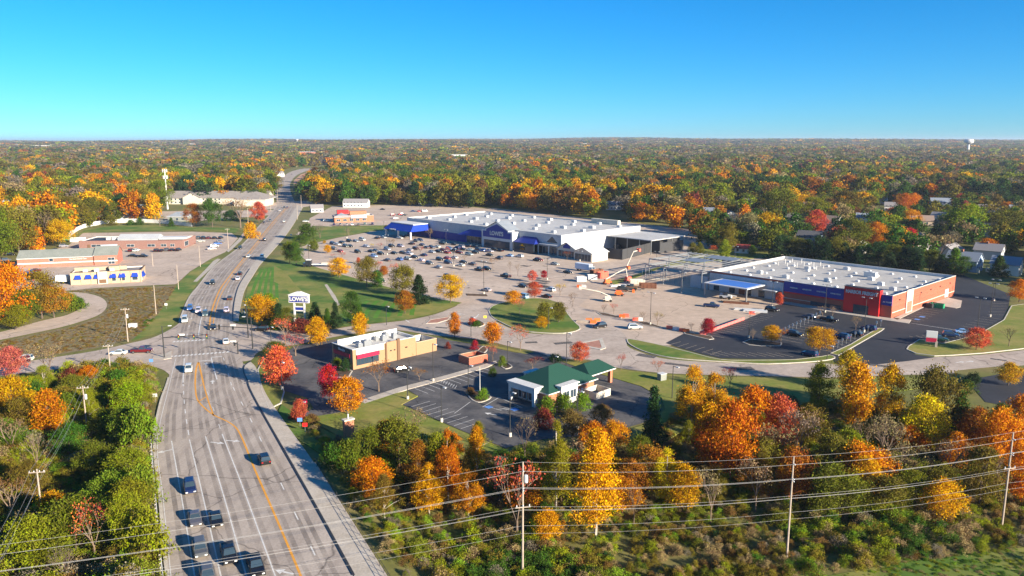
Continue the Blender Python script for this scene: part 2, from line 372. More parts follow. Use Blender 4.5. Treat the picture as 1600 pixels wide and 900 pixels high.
# ---------------------------------------------------------------- roads
LEFT = spline([(290, 1010), (262, 900), (250, 780), (241, 690), (250, 632), (262, 596), (270, 560), (275, 520), (293, 470), (310, 447), (330, 421), (345, 408), (360, 397), (381, 380), (404, 354), (420, 337), (433, 321)])
RIGHT = spline([(620, 1010), (553, 900), (487, 780), (400, 627), (382, 586), (381, 570), (364, 535), (364, 502), (364, 490), (367, 467), (374, 445), (390, 420), (397, 410), (417, 387), (433, 368), (448, 347), (459, 329), (464, 321)])
struct('main_road', MB().sheet(ats(LEFT) + ats(RIGHT)[::-1], 0.016), 'road')
FAR_L = [(433, 321.2), (430, 303), (428, 292), (434, 282), (444, 274), (458, 267), (482, 262.5), (520, 261)]
FAR_R = [(464, 321.2), (456, 305), (453, 292), (456, 282), (465, 273), (482, 266.5), (500, 264.5), (524, 263)]
struct('far_road', MB().sheet(ats(spline(FAR_L, 3)) + ats(spline(FAR_R, 3))[::-1], 0.03), 'road')
struct('bare_dirt_verge', MB().sheet(ats([(458, 290), (460, 281), (470, 272.5), (486, 267.5), (505, 265.5), (560, 262), (560, 264.5), (500, 270), (482, 277), (470, 292)]), 0.02), 'dirt')
struct('bare_dirt_field', MB().sheet(ats([(520, 262.5), (640, 262), (660, 265), (600, 266.5), (524, 266)]), 0.0), 'dirt')
struct('far_crossing', MB().sheet(ats([(395, 322), (433, 316), (470, 314), (500, 312), (500, 320), (464, 325), (430, 326), (395, 330)]), 0.009), 'lot')
cs_u = spline([(285, 500), (270, 512), (240, 527), (200, 537), (150, 548), (87, 558), (0, 570), (-120, 585)])
cs_l = spline([(268, 590), (262, 583), (250, 576), (220, 570), (160, 570), (112, 574), (0, 588), (-120, 606)])
struct('cross_street', MB().sheet(ats(cs_u) + ats(cs_l)[::-1], 0.010), 'front_road')
fr_u = [(355, 500), (372, 506), (400, 508), (424, 516), (470, 517), (510, 516), (555, 509), (631, 501), (680, 491), (711, 479), (725, 473), (762, 478), (763, 487), (768, 498), (784, 507), (805, 516), (830, 521), (880, 522), (907, 515), (940, 505), (976, 522), (980, 540), (1000, 550), (1030, 559), (1075, 564), (1150, 567.5), (1200, 570), (1276, 567), (1330, 571), (1410, 563), (1460, 558), (1487, 557), (1537, 554), (1600, 547), (1720, 535)]
fr_l = [(360, 565), (392, 563), (405, 549), (450, 541), (530, 525), (556, 521), (610, 515), (680, 524), (752, 531), (799, 542), (836, 549), (870, 560), (920, 562), (950, 572), (1025, 582), (1117, 586), (1200, 587.5), (1300, 590), (1400, 586), (1485, 584), (1496, 579), (1556, 573), (1600, 571), (1720, 562)]
struct('frontage_road', MB().sheet(ats(spline(fr_u, 3)) + ats(spline(fr_l, 3))[::-1], 0.012), 'front_road')
dr_o = spline([(97, 456), (125, 457), (148, 461), (164, 469), (166, 481), (150, 494), (100, 510), (40, 523), (0, 531), (-60, 542)]); dr_i = spline([(92, 459), (108, 461), (124, 465), (131, 472), (127, 480), (105, 492), (62, 502), (0, 519), (-60, 529)])
struct('curved_driveway', MB().sheet(ats(dr_o) + ats(dr_i)[::-1], 0.008), 'lot')

# ---------------------------------------------------------------- lots
struct('store_parking_lot', MB().sheet(ats([(462, 389), (482, 382), (530, 371), (575, 363), (598, 345), (770, 325), (1075, 358), (1120, 388), (1230, 398), (1230, 470), (1160, 520), (1045, 540), (980, 535), (905, 517), (765, 500), (720, 478), (690, 470), (640, 455), (590, 447), (540, 432), (490, 416), (470, 400)]), 0.0), 'lot')
struct('construction_yard', MB().sheet(ats([(905, 478), (962, 425), (1000, 425), (1110, 440), (1225, 470), (1206, 481), (1165, 499), (1102, 522), (1066, 521), (1000, 505), (940, 492)]), 0.005), 'lotc')
struct('dark_lot', MB().sheet(ats([(1040, 536), (1067, 522), (1102, 521), (1132, 511), (1165, 499), (1196, 486), (1210, 478), (1240, 468), (1400, 430), (1500, 428), (1579, 460), (1576, 479), (1566, 499), (1537, 515), (1512, 526), (1472, 536), (1437, 529), (1418, 542), (1420, 549), (1431, 554), (1460, 558.5), (1420, 564), (1330, 574), (1306, 567), (1298, 556), (1282, 556), (1242, 561), (1180, 561), (1127, 560), (1100, 554), (1060, 543)]), 0.0165), 'asphalt')
struct('restaurant_lot', MB().sheet(ats([(446, 552), (460, 541), (520, 531), (600, 518), (680, 527), (750, 539), (805, 551), (830, 552), (800, 566), (757, 570), (700, 586), (620, 607), (567, 624), (550, 640), (515, 648), (470, 660), (455, 655), (490, 638), (480, 622), (446, 611), (436, 592)]), 0.006), 'asphalt2')
struct('bank_lot', MB().sheet(ats([(637, 609), (700, 592), (770, 572), (805, 552), (836, 549), (862, 559), (905, 572), (945, 584), (1000, 602), (1030, 620), (1034, 640), (1008, 660), (962, 673), (900, 682), (850, 686), (790, 700), (720, 672), (627, 631), (655, 620)]), 0.0125), 'asphalt2')
struct('shop_lot', MB().sheet(ats([(86, 456), (150, 450), (275, 444), (297, 424), (330, 404), (352, 394), (372, 372), (362, 364), (300, 362), (130, 364), (106, 384), (40, 400), (10, 418), (-40, 440), (30, 452)]), 0.004), 'lot')
struct('diner_lot', MB().sheet(ats([(484, 341), (520, 322), (690, 318), (760, 326), (640, 344), (600, 352), (520, 353), (486, 366), (470, 372), (462, 366), (480, 352)]), -0.01), 'lot')
struct('side_lot', MB().sheet(ats([(1510, 594), (1560, 585), (1720, 575), (1720, 640), (1600, 640), (1540, 628)]), 0.006), 'asphalt')
struct('apartment_drive', MB().sheet(ats([(245, 330), (430, 328), (424, 336), (300, 346), (245, 342)]), -0.01), 'lot')

# ---------------------------------------------------------------- lawns, islands, walks
struct('meadow', MB().sheet(ats([(100, 453), (150, 451), (276, 446), (262, 470), (246, 492), (215, 527), (150, 544), (80, 556), (0, 566), (-60, 575), (-60, 544), (0, 533), (100, 512), (150, 497), (168, 482), (166, 468), (148, 459)]), -0.02), 'meadow')
struct('verge', MB().sheet(ats([(276, 446), (298, 424), (330, 405), (344, 400), (330, 417), (308, 444), (291, 468), (270, 508), (240, 523), (205, 533), (246, 492)]), -0.01), 'lawn')
struct('lawn', MB().sheet(ats([(405, 420), (430, 404), (465, 392), (482, 414), (520, 425), (600, 447), (690, 468), (722, 473), (708, 479), (678, 490), (630, 500), (555, 508), (470, 515), (420, 514), (388, 504), (382, 470), (388, 445)]), 0.018), 'lawn')
ms = MB()
for i in range(5): strip(ms, ats([(409 + i * 6.2, 421 - i * 1.2), (400 + i * 8, 440), (391 + i * 10.5, 466)]), 1.2, 0.0205)
for i in range(6): strip(ms, ats([(575 + i * 15, 470), (560 + i * 17, 482), (548 + i * 19, 500 - i * 1.5)]), 1.6, 0.0205)
struct('mown_stripes', ms, 'lawn_stripe')
struct('dry_grass_band', MB().sheet(ats(spline([(428, 415), (445, 425), (462, 445), (486, 470), (492, 500), (500, 512), (480, 512), (470, 480), (448, 452), (428, 440)], 3)), 0.022), 'drylawn')
struct('fence_lawn', MB().sheet(ats([(112, 372), (135, 358), (200, 350), (305, 355), (375, 356), (368, 364), (300, 360), (140, 363)]), 0.0), 'lawn')
island('planted_island', ats(spline([(763, 485), (770, 478), (790, 472), (830, 466), (870, 472), (895, 500), (907, 514), (880, 521), (830, 519), (803, 513), (783, 504), (768, 495), (763, 485)], 3)[:-1]), 'lawn')
island('roundabout_island', ats(spline([(728, 505), (738, 500), (750, 501), (758, 507), (748, 511), (734, 510), (728, 505)], 3)[:-1]), 'mulch')
island('median_island', ats([(672, 500), (704, 495), (700, 500), (684, 505), (665, 506)]), 'paver')
island('paved_triangle', ats([(893, 538), (941, 529), (947, 544), (938, 547)]), 'paver', kw=1.2)
island('frontage_verge', ats(spline([(979, 530), (992, 531), (1040, 541), (1080, 551), (1127, 562), (1180, 563), (1242, 562), (1284, 557), (1297, 555), (1305, 560), (1276, 565), (1200, 569), (1150, 566.5), (1075, 562), (1030, 556), (1000, 547), (982, 537), (979, 530)], 3)[:-1]), 'lawn')
island('lot_divider', ats([(1297, 552.5), (1329, 538), (1352, 524), (1372, 513), (1382, 513.5), (1378, 517), (1352, 532), (1310, 556)]), 'drylawn')
island('sign_island', ats([(1416, 546), (1419, 541), (1437, 530), (1472, 537), (1512, 527), (1538, 517), (1568, 500), (1580, 478), (1640, 470), (1700, 500), (1700, 532), (1600, 545), (1537, 552), (1487, 555.5), (1460, 556.5), (1431, 552.5)]), 'drylawn')
island('parking_island', ats([(1160, 535), (1172, 530), (1200, 533), (1222, 536), (1220, 541), (1190, 541), (1170, 539)]), 'mulch')
island('parking_island', ats([(1068, 519), (1080, 520), (1112, 526), (1116, 530), (1108, 531), (1070, 522)]), 'mulch')
island('parking_island', ats([(932, 488), (945, 489), (972, 496), (970, 498), (940, 493)]), 'mulch')
island('parking_island', ats([(990, 502), (1010, 503), (1034, 511), (1032, 513), (1005, 508)]), 'mulch')
island('parking_island', ats([(1268, 498), (1280, 493), (1300, 497), (1290, 502)]), 'mulch')
island('parking_island', ats([(728, 459), (760, 460), (762, 463), (730, 462)]), 'mulch', kerb=False)
island('bank_island', ats(spline([(727, 614), (736, 611), (752, 612), (768, 621), (752, 629), (738, 626), (727, 614)], 3)[:-1]), 'mulch')
island('bank_island', ats(spline([(783, 573), (790, 567), (798, 570), (800, 574), (790, 577), (783, 573)], 3)[:-1]), 'mulch')
island('bank_verge', ats([(1034, 622), (1040, 640), (1014, 662), (968, 676), (905, 685), (905, 702), (1040, 690), (1120, 640), (1300, 630), (1400, 612), (1480, 600), (1500, 588), (1400, 589.5), (1300, 593), (1200, 590.5), (1117, 589), (1025, 585), (950, 575), (915, 565), (872, 563), (905, 575), (945, 587), (1002, 604)]), 'drylawn', kerb=False)
island('bank_verge', ats([(627, 633), (720, 674), (790, 703), (760, 710), (650, 688), (560, 698), (475, 652), (500, 650), (552, 642), (570, 625), (632, 612), (653, 619)]), 'drylawn', kerb=False)
island('restaurant_bed', ats([(506, 572), (520, 569), (551, 580), (545, 590), (520, 590), (508, 582)]), 'mulch')
island('corner_verge', ats([(402, 578), (412, 560), (430, 556), (444, 556), (434, 592), (445, 612), (440, 630), (420, 640), (408, 610)]), 'drylawn')
island('corner_verge', ats([(430, 655), (440, 632), (470, 655), (545, 690), (520, 720), (470, 690)]), 'lawn', kerb=False)
island('store_grass_strip', ats([(950, 440), (985, 432), (1050, 410), (1092, 396), (1100, 388), (1215, 394), (1222, 400), (1130, 408), (1040, 416), (1000, 432), (960, 445)]), 'drylawn', kerb=False)
island('loop_island', ats(spline([(746, 548), (755, 541), (762, 545), (758, 551), (748, 552), (746, 548)], 3)[:-1]), 'mulch')
struct('drive_verge', MB().sheet(ats([(690, 528), (752, 534), (800, 545), (836, 551), (820, 553), (770, 543), (700, 531)]), 0.02), 'drylawn')
struct('grass_slope', MB().sheet(ats([(452, 372), (470, 366), (490, 353), (520, 354), (605, 352), (598, 360), (575, 362), (530, 370), (482, 381), (458, 388)]), 0.01), 'lawn')
walk = MB()
OUT = spline([(660, 1010), (600, 898), (540, 803), (490, 723), (450, 667), (418, 620), (405, 590), (400, 575), (392, 566)])
RW = [p for p in RIGHT if p[1] > 566]
walk.prism(ats(OUT) + ats(RW)[::-1], -0.05, 0.12); struct('sidewalk', walk, 'walk')
wk2_o = spline([(373, 502), (374, 490), (378, 470), (384, 450), (401, 422), (408, 412), (428, 390), (445, 370), (459, 350), (470, 330), (474, 323)])
wk2_i = [p for p in RIGHT if p[1] < 503]
struct('sidewalk', MB().prism(ats(wk2_o) + ats(wk2_i)[::-1], -0.05, 0.12), 'walk')
struct('footpath', MB().sheet(ats([(302, 440), (322, 420), (333, 408), (340, 404), (345, 405), (328, 421), (308, 440)]), 0.01), 'walk')
struct('footpath', MB().sheet(ats([(354, 392), (372, 374), (380, 364), (383, 366), (377, 376), (362, 390), (357, 394)]), 0.01), 'walk')
struct('dividing_walk', MB().prism(ats([(560, 627), (620, 607), (700, 586), (757, 569.5), (775, 564), (776, 567), (760, 575), (700, 592), (637, 609), (570, 631)]), -0.05, 0.12), 'walk')
struct('corner_island', MB().prism(ats([(259, 553), (268, 548), (268, 560), (256, 562), (238, 560), (240, 557)]), -0.05, 0.12), 'walk')
struct('front_walk', MB().prism(ats([(1222, 474), (1233, 470), (1395, 497), (1424, 500), (1420, 506), (1300, 488)]), -0.05, 0.13), 'walk')
struct('side_walk', MB().prism(ats([(1396, 497.5), (1440, 478), (1444, 480), (1402, 500)]), -0.05, 0.13), 'walk')
struct('loading_apron', MB().prism(ats([(1446, 478), (1476, 464), (1503, 470), (1501, 480), (1494, 482), (1470, 478)]), -0.05, 0.10), 'walk')
struct('lawn_culvert_path', MB().sheet(ats([(507, 445), (511, 444), (524, 462), (531, 476), (528, 478), (518, 463)]), 0.026), 'walk')
k = MB()
for pts, w in ((LEFT, .5),):
    for lo, hi in ((590, 1010), (0, 505)):
        q = [p for p in pts if lo <= p[1] <= hi]
        if len(q) > 1: strip(k, ats(q), w, 0.10)
struct('kerb', k, 'kerb')
k = MB(); strip(k, ats(spline([(393, 564), (382, 572), (381, 582), (386, 594), (400, 627), (487, 780), (553, 900)], 6)), 0.35, 0.135); struct('gutter', k, 'dark_metal')
k = MB(); strip(k, ats(spline([(364, 502), (364, 490), (367, 467), (374, 445), (390, 420)], 6)), 0.35, 0.135); struct('gutter', k, 'dark_metal')

# ---------------------------------------------------------------- painted markings
wm = MB(); ym = MB(); pm = MB(); Z = 0.026
def wl_(px, w=0.2, dash=None, n=5): strip(wm, ats(spline(px, n)), w, Z, 0, dash)
def yl_(px, w=0.25, n=5): strip(ym, ats(spline(px, n)), w, Z)
wl_([(268, 689), (285, 785), (304, 900), (320, 990)]); wl_([(296, 687), (318, 780), (345, 900), (368, 1000)]); wl_([(321, 682), (351, 780), (385, 900), (418, 1000)]); wl_([(347, 678), (375, 750), (400, 818), (430, 900), (466, 1000)])
wl_([(286, 598), (289, 640), (295, 680)], 0.2, (3, 4)); wl_([(324, 612), (338, 652), (347, 678)], 0.14, (3, 9))
wl_([(364, 605), (400, 672), (452, 783), (497, 878), (540, 970)], 0.2, (3, 9))
yl_([(305, 600), (307, 620), (314, 632), (333, 648), (361, 662), (376, 680), (400, 738), (433, 813), (470, 900), (510, 1000)], 0.34); yl_([(318, 600), (325, 625), (334, 650)], 0.3)
yl_([(309.5, 566), (306, 580), (305, 600)], 0.4); yl_([(310.5, 566), (314, 582), (318, 600)], 0.4); yl_([(312, 603), (316, 601)], .3); yl_([(310, 628), (322, 620)], .3)
wl_([(311, 564.5), (330, 563)], 0.5, n=1); wl_([(330, 559), (334, 575), (339, 593)], 0.3); wl_([(330, 558.5), (347, 557)], 0.5, n=1); wl_([(349, 559), (354, 575), (362, 603)], 0.2, (3, 5))
wl_([(288, 560), (286.5, 585), (286, 600)], 0.25)
for (a, b, n) in (((268, 557), (356, 550), 15), ((272, 534), (318, 531), 9)):
    for i in range(n):
        t = i / (n - 1); x = a[0] + (b[0] - a[0]) * t; y = a[1] + (b[1] - a[1]) * t; c = at(x, y); wm.cbox(c[0], c[1], Z - 0.004, 0.62, 1.5, 0.004, R(5))
yl_([(327, 512), (330, 490), (336, 470), (345, 450), (360, 430), (380, 405), (402, 378), (424, 350), (446, 326)], 0.5); yl_([(333, 508), (336, 488), (343, 466), (353, 447), (370, 422), (390, 398), (410, 372), (432, 345), (452, 322)], 0.28)
wl_([(292, 525), (300, 495), (318, 462), (336, 437), (352, 420), (380, 390), (405, 362), (430, 334), (440, 322)], 0.2, (3, 9)); wl_([(310, 525), (314, 500), (322, 480)], 0.3)
wl_([(345, 510), (349, 480), (357, 455), (370, 432), (385, 412), (405, 388), (428, 360), (448, 335), (457, 322)], 0.2, (3, 9))
for lx in ((272, 560, 262, 600, 243, 690, 252, 780, 264, 900),): wl_([(lx[i] + 3, lx[i + 1]) for i in range(0, 10, 2)], 0.12)
def arrow(px, py, ang, s=1.0):
    c = at(px, py); a = R(ang); pts = [(-.9, -.1), (.2, -.1), (.2, -.42), (1.0, 0), (.2, .42), (.2, .1), (-.9, .1)]
    wm.sheet([(c[0] + s * 1.6 * (x * math.cos(a) - y * math.sin(a)), c[1] + s * 1.6 * (x * math.sin(a) + y * math.cos(a))) for x, y in pts], Z)
for p in ((258, 705, -140), (339, 692, -15), (364, 689, -10), (322, 569, 110), (332, 597, 110), (445, 894, 160), (1500, 566, 20), (1515, 565, 20), (721, 491, 150), (767, 647, 150)): arrow(*p)
wl_([(940, 501), (948, 505)], .4, n=1); wl_([(742, 498), (748, 491)], .4, n=1); wl_([(634, 500), (640, 504)], .4, n=1)
# dark-lot stall lines
def stalls(a, b, n, L, ang, mb=pm, w=0.12):
    A = at(*a); B = at(*b); c, s = math.cos(R(ang)), math.sin(R(ang))
    for i in range(n):
        t = i / max(n - 1, 1); x = A[0] + (B[0] - A[0]) * t; y = A[1] + (B[1] - A[1]) * t
        strip(mb, [(x, y), (x + c * L, y + s * L)], w, Z)
stalls((1046, 539), (1110, 554), 6, 5.6, 43); stalls((1124, 556.5), (1240, 558), 9, 5.6, 128); stalls((1107, 523), (1190, 489), 16, 5.5, -47)
stalls((1225, 531), (1282, 500), 11, 5.5, -47); stalls((1225, 531), (1282, 500), 11, 5.5, 133); stalls((1301, 550), (1370, 515), 12, 5.5, 133)
stalls((1404, 502), (1446, 483), 8, 5.5, -44); stalls((1532, 514), (1564, 499), 6, 5.5, 133); stalls((1568, 492), (1576, 470), 6, 5.5, 180)
stalls((1440, 532), (1512, 527), 8, 5.5, 100); wl_([(1424, 505), (1500, 517)], .25, n=1)
stalls((648, 607), (756, 576), 12, 5.2, -47, wm); stalls((641, 636), (720, 670), 9, 5.6, 45, wm); stalls((757, 634), (777, 621), 2, 5, -40, wm)
for i in range(7): strip(wm, [at(692 + i * 3.6, 593 + i * 1.6), at(689 + i * 3.6, 597.5 + i * 1.6)], .14, Z)
for i in range(8): strip(wm, [at(776 + i * 4, 639 - i * .4 - (i % 2)), at(792 + i * 3, 641 - i * .6)], .12, Z)
wl_([(710, 646), (735, 628)], .14, n=1); wl_([(754, 636), (780, 621)], .16, n=1); wl_([(780, 621), (816, 637)], .14, n=1)
# worn stall lines of the big lot: rows at right angles to the store
SA, SB = R(-46.3), R(43.7)
for r_ in range(9):
    ox, oy = -22 - 0 * r_, 452
    bx = ox + math.cos(SA) * (-62 + r_ * 17.5); by = oy + math.sin(SA) * (-62 + r_ * 17.5)
    for i in range(26):
        x = bx - math.cos(SB) * i * 2.9; y = by - math.sin(SB) * i * 2.9
        sx, sy = screen(x, y, 0)
        if in_poly(sx, sy, [(500, 405), (560, 385), (640, 378), (800, 396), (900, 410), (870, 440), (780, 455), (730, 458), (600, 425)]):
            strip(pm, [(x - math.cos(SA) * 5, y - math.sin(SA) * 5), (x + math.cos(SA) * 5, y + math.sin(SA) * 5)], 0.1, 0.012)
tw = MB(); oil = MB(); pt_ = MB(); rw = random.Random(9)
def edge_at(E, y):
    for p, q in zip(E, E[1:]):
        if (p[1] - y) * (q[1] - y) <= 0 and p[1] != q[1]: t = (y - p[1]) / (q[1] - p[1]); return at(p[0] + (q[0] - p[0]) * t, y)
    return at(*min(E, key=lambda p: abs(p[1] - y)))
rows = [323, 330, 340, 352, 366, 382, 398, 412, 430, 450, 470, 490, 510, 530, 555, 580, 610, 650, 690, 740, 800, 870, 950, 1005]
for lane in range(6):
    for fr in (.30, .70):
        pts = []
        for yy in rows:
            a, c = edge_at(LEFT, yy), edge_at(RIGHT, yy); f_ = .05 + .9 * (lane + fr) / 6; pts.append((a[0] + (c[0] - a[0]) * f_, a[1] + (c[1] - a[1]) * f_))
        strip(tw, pts, .75, .0205)
for i in range(90):
    sx, sy = rw.uniform(500, 900), rw.uniform(374, 455)
    if not in_poly(sx, sy, [(500, 405), (560, 380), (640, 375), (800, 394), (930, 415), (870, 460), (780, 468), (740, 470), (600, 430)]): continue
    c = at(sx, sy); n = 9; r0 = rw.uniform(.4, 1.3); oil.sheet([(c[0] + r0 * rw.uniform(.6, 1.2) * math.cos(k * 2 * PI / n), c[1] + r0 * rw.uniform(.6, 1.2) * math.sin(k * 2 * PI / n)) for k in range(n)], .0045 + i * 1e-5)
for px in ((690, 512), (880, 536), (1010, 556), (1160, 576), (560, 514), (470, 525), (830, 535), (1060, 570), (1380, 572), (1560, 562)):
    c = at(*px); pt_.cbox(c[0], c[1], .016, rw.uniform(3, 9), rw.uniform(1.2, 3), .004, R(rw.uniform(-40, 20)))
for k in range(14): c = at(rw.uniform(640, 900), rw.uniform(385, 450)); pt_.cbox(c[0], c[1], .001, rw.uniform(4, 14), rw.uniform(1.5, 4), .006, R(-46))
struct('tyre_worn_paths', tw, 'tyre_wear'); struct('oil_stains', oil, 'oil'); struct('pavement_patches', pt_, 'patch')
struct('white_road_markings', wm, 'white_line'); struct('yellow_road_markings', ym, 'yellow_line'); struct('stall_markings', pm, 'lot_line')
bp = MB()
for p in ((764, 636), (804, 640), (1433, 499), (1441, 495)): c = at(*p); bp.cbox(c[0], c[1], Z - .003, 1.6, 1.6, .006, R(43))
struct('accessible_bay_markings', bp, 'blue_paint')
# ---------------------------------------------------------------- buildings
def shell(t, w, d, h, wall, roof, par=0.7, th=0.35, x0=0, y0=0, coping='white', z0=0):
    o = [(x0, y0), (x0 + w, y0), (x0 + w, y0 + d), (x0, y0 + d)]; i = [(x0 + th, y0 + th), (x0 + w - th, y0 + th), (x0 + w - th, y0 + d - th), (x0 + th, y0 + d - th)]
    wo = MB().ring(o, i, z0 - 0.3, h).build('wall', wall, t)
    MB().sheet([(x0 + th, y0 + th), (x0 + w - th, y0 + th), (x0 + w - th, y0 + d - th), (x0 + th, y0 + d - th)], h - par).build('roof', roof, t)
    q = th + .03
    MB().ring([(x0 + th - .01, y0 + th - .01), (x0 + w - th + .01, y0 + th - .01), (x0 + w - th + .01, y0 + d - th + .01), (x0 + th - .01, y0 + d - th + .01)], [(x0 + q, y0 + q), (x0 + w - q, y0 + q), (x0 + w - q, y0 + d - q), (x0 + q, y0 + d - q)], h - par - .05, h - .01).build('parapet_lining', 'white', wo)
    e = 0.06
    if coping: MB().ring([(x0 - e, y0 - e), (x0 + w + e, y0 - e), (x0 + w + e, y0 + d + e), (x0 - e, y0 + d + e)], [(x0 + th + e, y0 + th + e), (x0 + w - th - e, y0 + th + e), (x0 + w - th - e, y0 + d - th - e), (x0 + th + e, y0 + d - th - e)], h + 0.002, h + 0.14).build('coping', coping, wo)
    return wo
def fwin(t, x0, x1, z0, z1, y=0, name='window', m='glass', frame='white', n=1):
    """a window on a front wall (outside is -y): a frame with panes"""
    p = MB(); b = .09
    p.box(x0 - b, x1 + b, y - .1, y - .002, z1, z1 + b); p.box(x0 - b, x1 + b, y - .1, y - .002, z0 - b, z0); p.box(x0 - b, x0, y - .1, y - .002, z0, z1); p.box(x1, x1 + b, y - .1, y - .002, z0, z1)
    for i in range(1, n): x = x0 + (x1 - x0) * i / n; p.box(x - .04, x + .04, y - .1, y - .002, z0, z1)
    o = p.build(name, frame, t)
    MB().box(x0, x1, y - .05, y - .004, z0, z1).build('pane', m, o); return o
def swin(t, xw, y0, y1, z0, z1, name='window', frame='white', m='glass'):
    p = MB(); b = .09
    p.box(xw + .002, xw + .1, y0 - b, y1 + b, z1, z1 + b); p.box(xw + .002, xw + .1, y0 - b, y1 + b, z0 - b, z0); p.box(xw + .002, xw + .1, y0 - b, y0, z0, z1); p.box(xw + .002, xw + .1, y1, y1 + b, z0, z1)
    o = p.build(name, frame, t); MB().box(xw + .004, xw + .05, y0, y1, z0, z1).build('pane', m, o); return o
UNIT = {}
def roof_unit(t, x, y, z, sx=2.4, sy=1.8, sz=1.4, m='white'):
    key = (sx, sy, sz, m)
    if key not in UNIT:
        b = MB().box(-sx / 2, sx / 2, -sy / 2, sy / 2, 0.1, sz).box(-sx / 2 - .1, sx / 2 + .1, -sy / 2 - .1, sy / 2 + .1, 0, 0.1)
        b.lathe([(sy * .34, sz), (sy * .34, sz + .18), (sy * .1, sz + .2)], 10, (sx * .1, 0), 1)
        b.box(-sx / 2 - .03, -sx / 2, -sy * .4, sy * .4, sz * .25, sz * .85, 1); UNIT[key] = b.mesh('roof_unit', [m, 'grey_wall'])
    o = bpy.data.objects.new('roof_unit', UNIT[key]); COL.objects.link(o); o.parent = t; o.location = (x, y, z); return o
SKY = {}
def skylight(t, x, y, z, s=1.25):
    if s not in SKY:
        b = MB(); h = .35; a = s / 2
        b.add([(-a, -a, 0), (a, -a, 0), (a, a, 0), (-a, a, 0), (-a, -a, h), (a, -a, h), (a, a, h), (-a, a, h), (-a * .6, -a * .6, h + .3), (a * .6, -a * .6, h + .3), (a * .6, a * .6, h + .3), (-a * .6, a * .6, h + .3)],
              [(0, 1, 5, 4), (1, 2, 6, 5), (2, 3, 7, 6), (3, 0, 4, 7), (4, 5, 9, 8), (5, 6, 10, 9), (6, 7, 11, 10), (7, 4, 8, 11), (8, 9, 10, 11)]); SKY[s] = b.mesh('skylight', 'light_grey')
    o = bpy.data.objects.new('skylight', SKY[s]); COL.objects.link(o); o.parent = t; o.location = (x, y, z); return o
def hip_roof(t, x0, x1, y0, y1, z, zr, m, name='roof', over=.5, seams=0, ridge=None):
    x0 -= over; x1 += over; y0 -= over; y1 += over; cx, cy = (x0 + x1) / 2, (y0 + y1) / 2
    dx, dy = x1 - x0, y1 - y0
    if ridge is None: ridge = abs(dx - dy)
    if dx >= dy: A, B = (cx - ridge / 2, cy, zr), (cx + ridge / 2, cy, zr)
    else: A, B = (cx, cy - ridge / 2, zr), (cx, cy + ridge / 2, zr)
    v = [(x0, y0, z), (x1, y0, z), (x1, y1, z), (x0, y1, z), A, B, (x0, y0, z - .25), (x1, y0, z - .25), (x1, y1, z - .25), (x0, y1, z - .25)]
    if dx >= dy: f = [(0, 1, 5, 4), (1, 2, 5), (2, 3, 4, 5), (3, 0, 4)]
    else: f = [(0, 1, 4), (1, 2, 5, 4), (2, 3, 5), (3, 0, 4, 5)]
    o = MB().add(v[:6], f).build(name, m, t)
    fa = MB().add([v[i] for i in (0, 1, 2, 3, 6, 7, 8, 9)], [(4, 5, 1, 0), (5, 6, 2, 1), (6, 7, 3, 2), (7, 4, 0, 3), (7, 6, 5, 4)]).build('fascia', 'white', o)
    if seams:
        s = MB()
        for f_ in f:
            P_ = [Vector(v[i]) for i in f_]; e = (P_[1] - P_[0]); n = int(e.length / seams); top = [P_[-1], P_[2]] if len(P_) == 4 else [P_[2], P_[2]]
            u = e.normalized(); nrm = e.cross(P_[-1] - P_[0]).normalized()
            for i in range(1, n):
                b = P_[0] + u * (e.length * i / n)
                up = (top[0] - P_[0]); up = (up - u * up.dot(u)); Lm = up.length; up.normalize()
                s_ = (b - P_[0]).dot(u); lt = (top[0] - P_[0]).dot(u); rt = (top[1] - P_[0]).dot(u); E_ = e.length
                fr = min(1, s_ / max(lt, 1e-3), (E_ - s_) / max(E_ - rt, 1e-3)); q = b + up * Lm * fr
                s.tube(b + nrm * .02, q + nrm * .02, .035, n=3, caps=False)
        tag(s.build('seam', m, o), kind='stuff')
    return o
